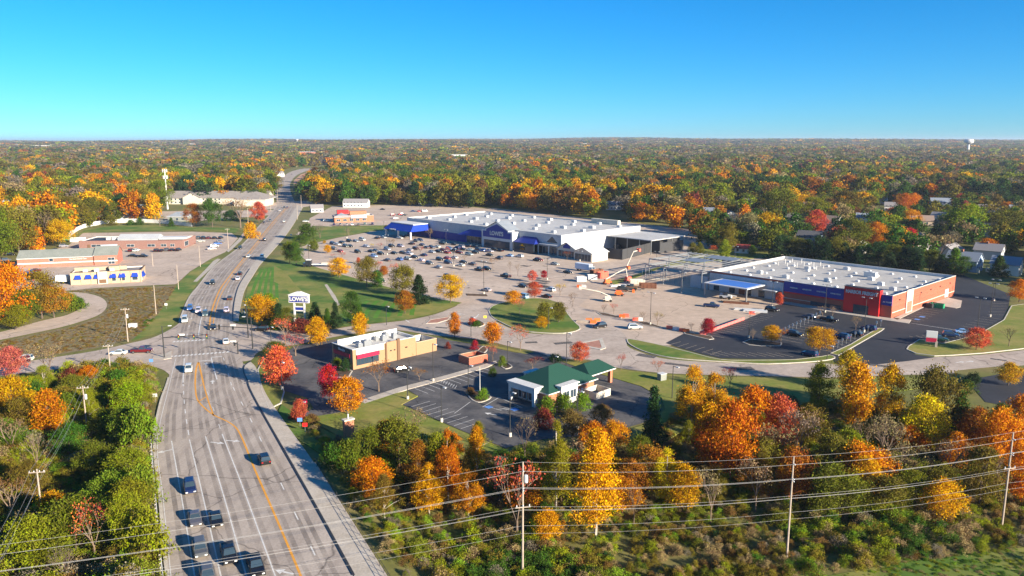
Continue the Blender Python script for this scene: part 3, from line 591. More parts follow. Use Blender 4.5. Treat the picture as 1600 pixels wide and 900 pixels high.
def gable_block(t, x0, x1, y0, y1, h, hr, wall, roof, along='x', over=.4, rname='roof'):
    """walls with gable ends plus a two-slope roof; ridge runs along x or y"""
    cx, cy = (x0 + x1) / 2, (y0 + y1) / 2; w = MB()
    if along == 'x':
        v = [(x0, y0, -.3), (x1, y0, -.3), (x1, y1, -.3), (x0, y1, -.3), (x0, y0, h), (x1, y0, h), (x1, y1, h), (x0, y1, h), (x0, cy, hr), (x1, cy, hr)]
        w.add(v, [(0, 1, 5, 4), (2, 3, 7, 6), (1, 2, 6, 9, 5), (3, 0, 4, 8, 7)])
        sl = (hr - h) / (cy - y0); a, b = x0 - over, x1 + over; e = over * sl
        r = [(a, y0 - over, h - e), (b, y0 - over, h - e), (b, cy, hr), (a, cy, hr), (a, y1 + over, h - e), (b, y1 + over, h - e)]
    else:
        v = [(x0, y0, -.3), (x1, y0, -.3), (x1, y1, -.3), (x0, y1, -.3), (x0, y0, h), (x1, y0, h), (x1, y1, h), (x0, y1, h), (cx, y0, hr), (cx, y1, hr)]
        w.add(v, [(1, 2, 6, 5), (3, 0, 4, 7), (0, 1, 5, 8, 4), (2, 3, 7, 9, 6)])
        sl = (hr - h) / (cx - x0); a, b = y0 - over, y1 + over; e = over * sl
        r = [(x0 - over, b, h - e), (x0 - over, a, h - e), (cx, a, hr), (cx, b, hr), (x1 + over, b, h - e), (x1 + over, a, h - e)]
    wo = w.build('wall', wall, t); k = .14
    v = [(x, y, z + .03) for x, y, z in r] + [(x, y, z + k + .03) for x, y, z in r]
    ro = MB().add(v, [(6, 7, 8, 9), (9, 8, 11, 10), (0, 3, 2, 1), (3, 4, 5, 2), (0, 1, 7, 6), (1, 2, 8, 7), (2, 5, 11, 8), (5, 4, 10, 11), (4, 3, 9, 10), (3, 0, 6, 9)]).build(rname, roof, t)
    return wo, ro
def front_frame(pa, pb, z=0):
    a = at(*pa, z); b = at(*pb, z); return a, math.atan2(b[1] - a[1], b[0] - a[0]), math.hypot(b[0] - a[0], b[1] - a[1])

# --- home improvement store
o_, rz_, w_ = front_frame((636, 340), (877, 368), 10.5)
t = thing('home_improvement_store', 'huge white-roofed home improvement store with navy gabled entrance', 'store', o_, rz_); D_ = 66.0
H_ = 10.5
shell(t, w_, D_, H_, 'grey_wall', 'membrane', 0.5)
MB().box(0.3, 76, -.12, -.004, 0.1, 4.6).build('base_band', 'navy', t)
MB().box(101.5, w_, -.12, -.004, 0.1, 4.0).build('base_band', 'dark_grey', t)
# gabled entrance
gx0, gx1, gc, gy = 76.3, 101.0, 88.7, -5.0
prof = [(gx0, 0), (gx1, 0), (gx1, 9.9), (gx1 - 3.2, 9.9), (gx1 - 3.2, 10.6), (gc, 14.6), (gx0 + 3.2, 10.6), (gx0 + 3.2, 9.9), (gx0, 9.9)]
por = MB(); n = len(prof)
por.add([(x, gy, z) for x, z in prof] + [(x, 3, z) for x, z in prof], [tuple(range(n)), tuple(range(2 * n - 1, n - 1, -1))] + [(i, n + i, n + (i + 1) % n, (i + 1) % n) for i in range(n)])
po = por.build('entrance_portal', 'light_grey', t)
fp = [(gx0 + 1.2, 5.9), (gx1 - 1.2, 5.9), (gx1 - 1.2, 9.1), (gx1 - 3.9, 9.1), (gx1 - 3.9, 10.2), (gc, 13.4), (gx0 + 3.9, 10.2), (gx0 + 3.9, 9.1), (gx0 + 1.2, 9.1)]
MB().add([(x, gy - .1, z) for x, z in fp] + [(x, gy - .004, z) for x, z in fp], [tuple(range(9))] + [(i, 9 + i, 9 + (i + 1) % 9, (i + 1) % 9) for i in range(9)]).build('sign_panel', 'navy', po)
MB().add([(gx0 + 2.6, gy - .5, 10.45), (gc, gy - .5, 14.95), (gc, 3.2, 14.95), (gx0 + 2.6, 3.2, 10.45), (gx1 - 2.6, gy - .5, 10.45), (gx1 - 2.6, 3.2, 10.45)], [(0, 1, 2, 3), (1, 4, 5, 2)]).build('portal_roof', 'shingle3', po)
MB().box(gx0 + 2, gx1 - 2, gy - .08, gy - .004, 0.1, 4.4).build('door', 'glass', po)
text(t, "LOWE'S", (gc, gy - .25, 8.2), 3.1, 'white', bold=.09, xs=1.0)
def awning(t, x0, x1, z0, z1, dep, m='navy', ins=2.0, y=0, name='awning'):
    v = [(x0, y - dep, z0), (x1, y - dep, z0), (x1 - ins, y - .01, z1), (x0 + ins, y - .01, z1), (x0, y - .01, z0), (x1, y - .01, z0)]
    return MB().add(v, [(0, 1, 2, 3), (1, 5, 2), (4, 0, 3), (4, 5, 1, 0)]).build(name, m, t)
awning(t, 54.5, 76.0, 5.0, 8.0, 4.5, ins=6); awning(t, 101.4, 117.5, 5.0, 8.0, 5.0, ins=3)
MB().box(102, 117, -4.8, -4.4, 0.05, 5.0).box(102, 117, -4.79, -4.41, 0.04, 0.05).build('glazing', 'glass', t)
fwin(t, 58, 74, .2, 4.2, -.15, 'entrance_window', n=5); fwin(t, 119, w_ - 1, .3, 3.6, -.15, 'shop_window', n=6)
MB().add([(121.5, -.08, 6.2), (129.5, -.08, 6.2), (125.5, -.08, 9.4), (121.5, -.01, 6.2), (129.5, -.01, 6.2), (125.5, -.01, 9.4)], [(0, 1, 2), (0, 2, 5, 3), (1, 4, 5, 2), (0, 3, 4, 1)]).build('gable_window', 'glass', t)
MB().box(118, w_ - .5, -2.2, -.15, 4.9, 5.4).build('canopy_band', 'light_grey', t)
for i in range(5): MB().box(102 + i * 7.6, 102.5 + i * 7.6, -2.1, -1.7, 0, 4.9).build('column', 'white', t)
for r in range(4):
    for c in range(7):
        x = 10 + c * 18 + (r % 2) * 7; y = 9 + r * 15.5 + (c % 3) * 2
        if 70 < x < 108 and y < 9: continue
        roof_unit(t, x, y, H_ - .5, *((2.4, 1.8, 1.2) if (r * 7 + c) % 4 else (3.4, 2.0, 1.4)), m='light_grey')
MB().box(w_ - 34, w_ - 14, D_ - 3, D_ - .5, H_ - .5, H_ + 2.2).build('rear_parapet', 'cream', t)
# contractor canopy at the left end
cx, cy_ = 8.0, -9.0
c_o = MB(); x0, x1, y0, y1 = -3.0, 25.0, -16.0, -0.3; z0, z1 = 4.6, 8.2
c_o.add([(x0, y0, z0), (x1, y0, z0), (x1, y1, z0), (x0, y1, z0), (x0 + 2.5, y0 + 4, z1), (x1 - 2.5, y0 + 4, z1), (x1 - 2.5, y1, z1), (x0 + 2.5, y1, z1)],
        [(0, 1, 5, 4), (1, 2, 6, 5), (3, 0, 4, 7), (0, 3, 2, 1), (2, 3, 7, 6)])
c_o.build('loading_canopy', 'royal', t); MB().box(x0 + 2.5, x1 - 2.5, y0 + 4, y1 + .2, z1 + .01, z1 + .5).build('canopy_top', 'white', t)
for x in (x0 + 1.5, 11, x1 - 1.5): MB().box(x - .45, x + .45, y0 + .6, y0 + 1.5, 0, z0).build('canopy_post', 'white', t)
text(t, 'PRO SERVICES', (7, y0 - .15, 5.0), 1.0, 'white')
# garden centre: two gables, open shed roof
go = MB()
wg, rg = gable_block(t, w_ + .2, w_ + 13, -3.0, 15, 4.6, 7.8, 'cream', 'light_grey', 'y', .6, 'garden_roof')
wg2, rg2 = gable_block(t, w_ + 13.2, w_ + 25, -5.0, 7, 4.2, 6.6, 'cream', 'light_grey', 'y', .6, 'garden_roof')
MB().add([(w_ + 4.2, -3.08, 4.8), (w_ + 9, -3.08, 4.8), (w_ + 9, -3.08, 6.0), (w_ + 6.6, -3.08, 7.3), (w_ + 4.2, -3.08, 6.0)], [(0, 1, 2, 3, 4)]).build('garden_sign', 'navy', t)
fwin(t, w_ + 1, w_ + 12, .3, 3.6, -3.05, 'garden_front', n=5); fwin(t, w_ + 14, w_ + 24.5, .3, 3.4, -5.05, 'garden_front', n=5)
gr = MB().box(w_ + .3, w_ + 30, 36, 66, 7.2, 7.6).build('shed_roof', 'membrane', t)
MB().box(w_ + .5, w_ + 29.5, 44, 44.2, 0, 6.6).build('shed_shade_panel', 'dark_grey', t); MB().box(w_ + 29.3, w_ + 29.5, 44.3, 65, 0, 5.4).build('shed_shade_panel', 'dark_grey', t)  # dark panels added as the deep shade beneath the shed roof
for x in (w_ + 6, w_ + 14, w_ + 22, w_ + 29.5):
    for y in (36.4, 65.5): MB().box(x - .15, x + .15, y - .15, y + .15, 0, 7.2).build('shed_post', 'steel', t)
for x, y, z in [(w_ + 3 + i * 4.5, 42 + (i % 3) * 7, 2.2 + (i % 2) * 1.5) for i in range(6)]: MB().box(x - 1.6, x + 1.6, y - 1, y + 1, 0, z).build('shade_rack', 'dark_grey', t)  # dark rack blocks, added to fill out the shade under the shed
STORE = (o_, rz_, w_)
def loc2w(lx, ly, o=o_, rz=rz_): return (o[0] + lx * math.cos(rz) - ly * math.sin(rz), o[1] + lx * math.sin(rz) + ly * math.cos(rz))
fn = thing('screen_fence', 'tall dark grey screen fence around garden centre yard', 'fence', (0, 0, 0))
fA, fB, fC, fD = at(932, 402), at(972, 406), at(1030, 391), at(1062, 381)
for a, b in ((fA, fB), (fB, fC), (fC, fD)):
    L = math.hypot(b[0] - a[0], b[1] - a[1]); n = max(2, int(L / 5)); an = math.atan2(b[1] - a[1], b[0] - a[0])
    for i in range(n):
        t0 = (i + .5) / n; MB().cbox(a[0] + (b[0] - a[0]) * t0, a[1] + (b[1] - a[1]) * t0, 0, L / n - .12, .12, 5.2, an).build('panel', 'dark_grey', fn)
        MB().cbox(a[0] + (b[0] - a[0]) * i / n, a[1] + (b[1] - a[1]) * i / n, 0, .2, .2, 5.4, an).build('post', 'dark_metal', fn)

# --- tool store with its steel-framed neighbour
o_, rz_, w_ = front_frame((1110, 423), (1395, 462.5), 7.6); D_ = 58.0; H_ = 7.6
t = thing('tool_store', 'red and navy fronted tool store with white skylit roof', 'store', o_, rz_)
shell(t, w_, D_, H_, 'hf_brick', 'grey_membrane', 0.9)
MB().box(0.0, 31.4, -.3, -.004, 0.05, 6.9).build('grey_front', 'grey_wall', t)
MB().box(31.6, 54.2, -.35, -.004, 3.9, 7.45).build('fascia', 'navy', t); MB().box(66.6, w_ + .02, -.35, -.004, 4.2, 7.45).build('fascia', 'navy', t)
MB().box(31.6, 54.2, -.25, -.004, 3.4, 3.86).build('red_band', 'red', t)
po = MB().box(54.3, 66.4, -1.2, 1.0, 0.0, 9.0).build('entrance_portal', 'red', t)
MB().box(54.15, 66.55, -1.3, 1.1, 9.0, 9.12).build('coping', 'dark_grey', po)
MB().box(57.8, 62.9, -1.3, -1.204, 0.1, 3.2).build('door_surround', 'dark_grey', po)
for i in range(4): MB().box(58.1 + i * 1.17, 59.15 + i * 1.17, -1.36, -1.305, 0.15, 2.6).build('door', 'glass', po)
text(t, 'HARBOR FREIGHT', (60.35, -1.4, 7.4), 1.62, 'white', bold=.05, xs=.82)
for s_, x in (('HARDWARE', 35.5), ('AUTOMOTIVE', 40.5), ('HAND TOOLS', 45.8), ('POWER TOOLS', 51.0), ('AIR TOOLS', 68.5)): text(t, s_, (x, -.42, 5.6 if x < 60 else 5.3), .62, 'white', bold=.02, xs=.85)
fwin(t, 42, 53, .5, 1.6, -.02, 'low_window', frame='dark_grey', n=4)
MB().box(31.6, 42, -.12, -.004, 1.4, 1.6).build('stone_band', 'cream', t)
# lit side wall
MB().box(w_ + .004, w_ + .12, 0.3, D_ - .3, 1.7, 1.95).build('stone_band', 'cream', t)
MB().box(w_ + .004, w_ + .35, 11.3, 16.8, 0, 8.1).build('pilaster', 'cream', t); MB().box(w_ + .36, w_ + .42, 12.0, 16.0, .4, 4.0).build('pilaster_panel', 'pink_brick', t)
for y in (5.5, 24, 33, 42, 52): MB().box(w_ + .004, w_ + .25, y, y + .9, 5.4, 5.7).build('wall_lamp', 'dark_metal', t)
MB().box(w_ + .004, w_ + .1, 48, 51.5, .6, 3.6).build('dock_door', 'grey_wall', t); MB().box(w_ + .004, w_ + .08, 53, 54.2, .3, 2.6).build('door', 'tan_dark', t)
for i in range(8):
    for j in range(6): skylight(t, 5 + i * 8.6 + (j % 2) * 2, 6 + j * 8.6, H_ - .9)
for i, (x, y) in enumerate([(14, 13), (26, 11), (47, 37), (50, 30), (57, 22), (40, 16), (22, 36), (64, 15), (33, 47)]): roof_unit(t, x, y, H_ - .9, *((2.0, 1.6, 1.2) if i != 2 else (4.4, 2.2, 2.0)))
for i in range(14): MB().tube((8 + (i % 5) * 4.2, 38 + (i // 5) * 6, H_ - .9), (8 + (i % 5) * 4.2, 38 + (i // 5) * 6, H_ + .3 + (i % 3) * .4), .14, n=6).build('vent_pipe', 'white', t)
# shop-front canopy with a bright blue underlay
cp = MB().box(6, 24.5, -13.4, -.6, 5.0, 5.35).build('canopy', 'light_grey', t); MB().box(7.2, 23.3, -12.2, -1.8, 5.352, 5.40).build('canopy_sheet', 'tarp', cp)
for x, y in ((6.4, -13), (24, -13)): MB().box(x - .18, x + .18, y - .18, y + .18, 0, 5.0).build('canopy_post', 'steel', cp)
for x in (2, 9, 16, 21.5): fwin(t, x, x + 2.6, .2, 2.9, -.32, 'shop_window')
for x in (13.2, 28.5): MB().box(x, x + 2.6, -.42, -.304, .2, 3.6).build('plywood_panel', 'rust', t)
MB().box(24.5, 30, -3.2, -.31, 3.6, 3.9).build('small_canopy', 'grey_wall', t)
TS = (o_, rz_, w_)
# steel frame under construction
fr = thing('steel_frame', 'half-built steel frame with roof joists beside tool store', 'frame', o_, rz_)
fw, fd = 38.0, 52.0
for i in range(5):
    for j in range(4):
        x = -fw + i * 9.2; y = -4 + j * 14.5
        if i == 0 and j == 0: continue
        MB().box(x - .16, x + .16, y - .16, y + .16, 0, 7.0).build('column', 'steel', fr)
for j in range(4): y = -4 + j * 14.5; MB().box(-fw + (9.2 if j == 0 else 0), -.8, y - .15, y + .15, 6.9, 7.4).build('beam', 'steel', fr)
for i in range(5): x = -fw + i * 9.2; MB().box(x - .13, x + .13, -4 + (14.5 if i == 0 else 0), 39.5, 6.5, 6.88).build('beam', 'steel', fr)
for i in range(13):
    x = -fw + 2 + i * 2.9
    b = MB().box(x - .07, x + .07, -4 + (14.5 if x < -28 else 0), 39.4, 7.55, 7.68).box(x - .06, x + .06, -4 + (14.5 if x < -28 else 0), 39.4, 7.42, 7.47)
    b.build('joist', 'steel', fr)
for k_, (x0, x1, y0, y1) in enumerate(((-24, -14, 14, 24), (-22, -8, 28, 37))): MB().box(x0, x1, y0, y1, 7.7, 7.78).build('deck_sheet', 'steel', fr)
for i in range(14): MB().box(-34 + i * 2.4, -33.85 + i * 2.4, 0.5, .6, 0, 4.2).build('stud', 'steel', fr)
MB().box(-9, -.8, -.2, .2, 0, 5.0).build('block_wall', 'grey_wall', fr); MB().box(-20, -.8, 39.8, 40.1, 0, 6.4).build('block_wall', 'grey_wall', fr)

# --- burger restaurant
o_ = at(552, 578); rz_ = R(44); t = thing('burger_restaurant', 'tan brick burger restaurant with grey and crimson front', 'restaurant', o_, rz_)
wd = 10.0; shell(t, 20.2, wd, 5.25, 'tan_brick', 'membrane', 0.6); shell(t, 7.1, 7.0, 3.5, 'tan_brick', 'dark_grey', 1.6, x0=20.3, y0=0, coping='tan')
MB().box(.9, 9.6, -.14, -.004, 4.0, 5.1).build('grey_fascia', 'grey_wall', t); MB().box(.9, 9.6, -.2, -.004, 3.78, 3.96).build('trim', 'light_grey', t)
MB().box(1.0, 7.9, -.5, -.004, 2.75, 3.74).build('crimson_awning', 'poster', t); fwin(t, 1.1, 7.8, 1.0, 2.7, -.01, frame='dark_grey', n=6)
text(t, "Wendy's", (6.0, -.22, 4.5), 1.0, 'white', bold=.02)
MB().box(10.0, 10.4, -.25, -.004, 0, 5.3).build('pilaster', 'tan_dark', t); MB().box(13.6, 14.5, -.55, -.004, 0, 5.9).build('pilaster', 'tan_dark', t)
MB().box(10.4, 13.6, -.3, -.004, 0, 5.5).build('bay', 'tan_brick', t)
for x in (11.4, 12.6, 16.6): MB().box(x, x + .4, -.5, -.31, 2.9, 3.2).build('wall_lamp', 'dark_metal', t)
# shaded end wall (outside is -x)
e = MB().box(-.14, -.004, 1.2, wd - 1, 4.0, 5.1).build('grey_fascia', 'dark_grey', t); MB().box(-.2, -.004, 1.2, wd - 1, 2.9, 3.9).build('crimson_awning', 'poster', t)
MB().box(-.06, -.004, 1.4, wd - 1.2, .6, 2.8).build('window', 'glass', t)
tx = text(t, "Wendy's", (-.2, wd / 2, 4.5), .9, 'white', rz=-PI / 2)
MB().box(.5, 19.5, wd - 2.2, wd - 1.9, 4.7, 6.4).build('roof_screen', 'white', t)
for x, y, s in ((4, 3, (1.4, 1.4, 1.1)), (6.5, 3.6, (2.2, 1.8, 1.5)), (13, 5, (1.4, 1.4, 1.3)), (15, 6.5, (1.0, 1.0, 1.6)), (16.5, 5, (1.2, 1.2, 1.4)), (11.6, 6.3, (1, 1, 1.1))): roof_unit(t, x, y, 4.65, *s, m='steel')
en = thing('brick_bin_enclosure', 'low salmon brick bin enclosure beside the walk', 'enclosure', at(733, 571), R(40))
MB().ring([(0, 0), (6.2, 0), (6.2, 4.6), (0, 4.6)], [(.3, .3), (5.9, .3), (5.9, 4.3), (.3, 4.3)], -.1, 2.0).build('wall', 'hf_brick', en); MB().box(1.2, 4.8, 1, 3.4, 0, 1.3).build('bin', 'dark_grey', en)
MB().ring([(-.05, -.05), (6.25, -.05), (6.25, 4.65), (-.05, 4.65)], [(.35, .35), (5.85, .35), (5.85, 4.25), (.35, 4.25)], 2.002, 2.1).build('coping', 'tan', en)

# --- bank with the green metal roof
o_ = at(857, 637); rz_ = R(44.5); t = thing('bank_building', 'red brick bank with green metal roof and drive-through canopy', 'bank', o_, rz_)
L_, Wd = 15.6, 11.6
MB().ring([(0, 0), (L_, 0), (L_, Wd), (0, Wd)], [(.3, .3), (L_ - .3, .3), (L_ - .3, Wd - .3), (.3, Wd - .3)], -.2, 3.1).build('wall', 'red_brick', t)
hip_roof(t, 0, L_, 0, Wd, 3.35, 7.2, 'green_roof', over=.7, seams=.55, ridge=3.2)
def para(x0, x1, y0, y1, h, dirn):
    b = MB().box(x0, x1, y0, y1, 0, h).build('portico', 'white', t); MB().box(x0 - .2, x1 + .2, y0 - .2, y1 + .2, h, h + .3).build('cornice', 'white', b); return b
b = MB().box(2.9, 8.4, -1.2, .2, 0, 4.2).build('portico', 'white', t); MB().box(2.6, 8.7, -1.5, .5, 4.2, 4.5).build('cornice', 'white', b); MB().box(2.9, 8.4, .2, 2.6, 3.4, 4.25).build('portico_roof', 'dark_grey', b)
fwin(t, 3.6, 5.4, 1.2, 3.0, -1.22, n=2); fwin(t, 5.9, 7.7, 1.2, 3.0, -1.22, n=2)
b = MB().box(-2.2, -.02, 2.2, 10.4, 3.0, 4.2).build('portico', 'white', t); MB().box(-2.5, .3, 1.9, 10.7, 4.2, 4.5).build('cornice', 'white', b); MB().box(.3, 2.6, 2.4, 10.2, 3.5, 4.25).build('portico_roof', 'dark_grey', b)
for y in (2.2, 9.6): MB().box(-2.2, -1.4, y, y + .8, 0, 3.0).build('column', 'white', t)
for y in (3.3, 5.0, 6.7, 8.2): 
    f_ = MB().box(-.1, -.004, y, y + 1.2, .3, 2.8).build('window' if y != 5.0 else 'door', 'white', t); MB().box(-.14, -.105, y + .15, y + 1.05, .45, 2.65).build('pane', 'glass', f_)
b = MB().box(5, 9, Wd - .2, Wd + 1, 3.0, 4.2).build('portico', 'white', t); MB().box(4.8, 9.2, Wd - .4, Wd + 1.2, 4.2, 4.5).build('cornice', 'white', b)
# canopy, hip end to the right
hip_roof(t, L_ + .6, L_ + 9.4, 1.8, 8.4, 3.6, 5.5, 'green_roof', 'canopy_roof', over=.5, seams=.55, ridge=5.5)
for y in (2.2, 8.0): MB().box(L_ + 8.4, L_ + 9.2, y - .4, y + .4, 0, 3.35).build('canopy_column', 'red_brick', t)
MB().ring([(11.5, -4.2), (L_ + 1, -4.2), (L_ + 1, -.05), (11.5, -.05)], [(11.7, -4.0), (L_ + .8, -4.0), (L_ + .8, -.25), (11.7, -.25)], 0, 1.7).build('service_yard_wall', 'cream', t)
for x in (10.0, 11.0): MB().box(x, x + .5, -.12, -.004, .8, 2.0).build('meter_box', 'light_grey', t)

# --- left shops
o_, rz_, w_ = front_frame((28, 419), (188, 412.5)); t = thing('pink_brick_shop', 'long pink brick shop with grey-green pitched roof', 'shop', o_, rz_); w_ -= 1
gable_block(t, 0, w_ - 10.5, 0, 13, 4.3, 7.3, 'pink_brick', 'shingle2', 'x', .3); gable_block(t, w_ - 10, w_, -.6, 13.6, 4.6, 8.0, 'pink_brick', 'shingle2', 'x', .3)
MB().box(0, w_ - 10.5, -.12, -.004, 1.6, 2.15).build('stone_band', 'white', t); MB().box(0, w_ - 10.5, -.42, -.32, 4.05, 4.3).build('eaves_trim', 'white', t)
fwin(t, 13.2, 14.8, 2.6, 3.9, -.02); text(t, 'Heartland Dental Care', (w_ - 17, -.1, 3.3), .8, 'white')
MB().box(w_ - 10.3, w_ - 10.1, -1, 14, 4.4, 4.8).build('parapet_line', 'white', t); MB().box(w_ - 9, w_ - 2, 12, 14.5, 4.6, 8.0).build('rear_block', 'light_grey', t); MB().box(w_ - 10, w_, -.72, -.604, 1.6, 2.15).build('stone_band', 'white', t); fwin(t, w_ - 4, w_ - 1.2, .4, 3.4, -.62, 'shop_window', n=2)
o_, rz_, w_ = front_frame((111, 445.5), (222, 440)); t = thing('pancake_house', 'tan restaurant with seven bright blue awnings', 'restaurant', o_, rz_)
shell(t, w_, 13, 4.9, 'tan', 'shingle', .5, coping='tan_dark'); MB().box(0.2, w_ - 6.5, 8, 8.4, 4.4, 5.9).build('roof_screen', 'tan', t); MB().box(w_ - 13, w_ - 9, 5.5, 9.5, 4.4, 6.2).build('roof_screen', 'tan', t)
for i in range(8): x = .05 + i * (w_ - .5) / 7; MB().box(x, x + .4, -.25, -.004, 0, 4.8).build('pilaster', 'tan', t)
MB().box(w_ * .385, w_ * .52, -.9, -.26, 0, 5.1).build('entrance_bay', 'cream', t); MB().box(w_ * .40, w_ * .5, -.96, -.905, .3, 1.9).build('lettering_panel', 'tan_dark', t)
for i, x in enumerate((.055, .2, .325, .545, .675, .855)): x *= w_; aw = awning(t, x, x + 2.6, 2.3, 3.9, .9, 'royal', .3, -.02); fwin(t, x + .3, x + 2.3, .9, 2.2, -.02, frame='cream') if i > 2 else None
MB().add([(w_ + .9, .8, 2.0), (w_ + .9, 6, 2.0), (w_ + .02, 6, 3.9), (w_ + .02, .8, 3.9), (w_ + .02, .8, 2.0), (w_ + .02, 6, 2.0)], [(0, 1, 2, 3), (0, 3, 4), (1, 5, 2)]).build('awning', 'royal', t)
swin(t, w_, 1.2, 5.6, .7, 2.0)
for x, y in ((5, 4), (9, 5), (15, 4)): roof_unit(t, x, y, 4.4, 1.6, 1.4, 1.2)
o_, rz_, w_ = front_frame((124, 390), (286, 388.5)); t = thing('brown_brick_shop', 'low brown brick shop block with pale clerestory roof', 'shop', o_, rz_)
shell(t, w_, 22, 4.6, 'brown_brick', 'dark_grey', .5, coping='brown_brick')
cl = gable_block(t, w_ * .33, w_ * .72, 6, 16, 4.9, 6.9, 'grey_wall', 'grey_wall', 'x', .3, 'clerestory_roof')
for x0, x1 in ((.12, .21), (.24, .29), (.46, .53), (.66, .73), (.79, .84), (.88, .92)): fwin(t, x0 * w_, x1 * w_, 1.3, 2.6, -.02, n=2)
MB().box(w_ * .08, w_ * .105, -.1, -.004, 0, 2.6).build('door', 'tan_dark', t); MB().box(w_ * .73, w_, 6, 14, 4.4, 5.4).build('roof_monitor', 'light_grey', t); swin(t, w_, 3, 9, 1, 3.4)
for x in (12, 15, 18): roof_unit(t, x, 9, 4.1, 2, 1.6, 1.3)
fb = MB(); ft = thing('white_vinyl_fence', 'long white vinyl fence curving behind brown brick shop', 'fence', (0, 0, 0))
FP = ats(spline([(104, 374), (116, 364), (132, 356), (160, 350.5), (200, 347.5), (250, 349), (300, 354)], 5))
for a, b in zip(FP, FP[1:]):
    MB().cbox((a[0] + b[0]) / 2, (a[1] + b[1]) / 2, 0, math.hypot(b[0] - a[0], b[1] - a[1]) - .02, .1, 2.6, math.atan2(b[1] - a[1], b[0] - a[0])).build('panel', 'fence_white', ft)
# --- long apartment block
o_, rz_, w_ = front_frame((258, 319), (350, 319)); t = thing('apartment_block', 'long two-storey building with brown shingle roof and cream gable', 'apartments', o_, rz_)
gable_block(t, 0, w_ + 40, 0, 22, 6.0, 11.5, 'cream', 'shingle', 'x', .8); gable_block(t, 18, 34, -3, 10, 6.2, 10.5, 'cream', 'shingle', 'y', .6, 'porch_roof')
MB().box(w_ + 18, w_ + 46, -24, -.2, -.1, 6).build('wing_wall', 'cream', t); hip_roof(t, w_ + 18, w_ + 46, -24, 12, 6.1, 11.9, 'shingle', 'wing_roof', over=.8)
for i in range(14):
    x = 2 + i * 3.7
    if 17 < x < 35: continue
    for z in (1.0, 3.8): fwin(t, x, x + 1.4, z, z + 1.4, -.02, frame='light_grey')
# --- corner diner
o_, rz_, w_ = front_frame((523, 348), (584, 346)); t = thing('corner_diner', 'orange brick diner with red and blue roofs', 'restaurant', o_, rz_)
shell(t, w_, 12, 4.6, 'red_brick', 'membrane', .5); hip_roof(t, 0, 11, -.5, 12.4, 4.0, 6.6, 'shingle3', 'hip_roof'); MB().box(3, 11, 6, 12, 5.6, 8.2).build('red_tower', 'red', t)
MB().box(12, w_ - 4, 8, 12.2, 4.7, 7.2).build('orange_block', 'red_brick', t); awning(t, 11.5, w_ - 5, 3.0, 5.2, 1.4, 'light_grey', .3)
for i in range(5): fwin(t, 1.5 + i * 4.6, 4 + i * 4.6, .9, 2.4, -.02, n=2)
# --- grey-roofed house-like office and glassy office on the left
o_ = at(151, 343); t = thing('glass_fronted_office', 'blue-grey office with slanted roof and glass front behind fence', 'office', o_, R(8))
MB().add([(0, 0, -.2), (31, 0, -.2), (31, 14, -.2), (0, 14, -.2), (0, 0, 7), (31, 0, 10.5), (31, 14, 9), (0, 14, 6.4)], [(0, 1, 5, 4), (1, 2, 6, 5), (2, 3, 7, 6), (3, 0, 4, 7)]).build('wall', 'grey_wall', t)
MB().add([(-.8, -.8, 6.95), (31.6, -.8, 10.6), (31.6, 14.6, 9.1), (-.8, 14.6, 6.5), (-.8, -.8, 7.35), (31.6, -.8, 11.0), (31.6, 14.6, 9.5), (-.8, 14.6, 6.9)], [(4, 5, 6, 7), (0, 1, 5, 4), (1, 2, 6, 5), (2, 3, 7, 6), (3, 0, 4, 7), (3, 2, 1, 0)]).build('roof', 'shingle3', t)
for i in range(7): fwin(t, 1 + i * 4.2, 4.4 + i * 4.2, 3.6, 6.0, -.02, n=2)
hip_roof(t, 14, 36, -10, -1, 3, 5, 'shingle3', 'porch_roof'); MB().box(14.5, 35.5, -9.5, -1.5, -.1, 2.8).build('porch_wall', 'grey_wall', t)
o_ = at(262, 346); t = thing('green_cottage', 'small grey-green cottage with hip roof behind white fence', 'house', o_, R(3))
MB().box(0, 14, 0, 10, -.1, 3.4).build('wall', 'shingle2', t); hip_roof(t, 0, 14, 0, 10, 3.5, 6.6, 'shingle3'); [fwin(t, x, x + 1.8, 1, 2.5, -.02) for x in (2, 6, 10)]
# ---------------------------------------------------------------- trees: shared meshes (height 1), colour kept on each tree
def leaves(centres, per, spread, size, rng, squash=1.0, clumpval=0.5):
    c = np.repeat(centres, per, 0); n = len(c)
    p = c + rng.normal(0, 1, (n, 3)) * spread * np.array([1, 1, squash])
    a = rng.normal(0, 1, (n, 3)); a /= np.linalg.norm(a, axis=1)[:, None]
    b = rng.normal(0, 1, (n, 3)); b -= a * (a * b).sum(1)[:, None]; b /= np.linalg.norm(b, axis=1)[:, None]
    s = size * rng.uniform(0.6, 1.25, (n, 1)); e = s * rng.uniform(0.6, 0.95, (n, 1))
    v = np.stack([p - a * s, p + b * e, p + a * s, p - b * e], 1).reshape(-1, 3)
    f = np.arange(4 * n).reshape(n, 4)
    cv = np.repeat(rng.uniform(0, 1, len(centres)), per)
    lv = np.clip(clumpval * cv + (1 - clumpval) * rng.uniform(0, 1, n), 0, 1)
    return v, f, np.repeat(lv, 4)
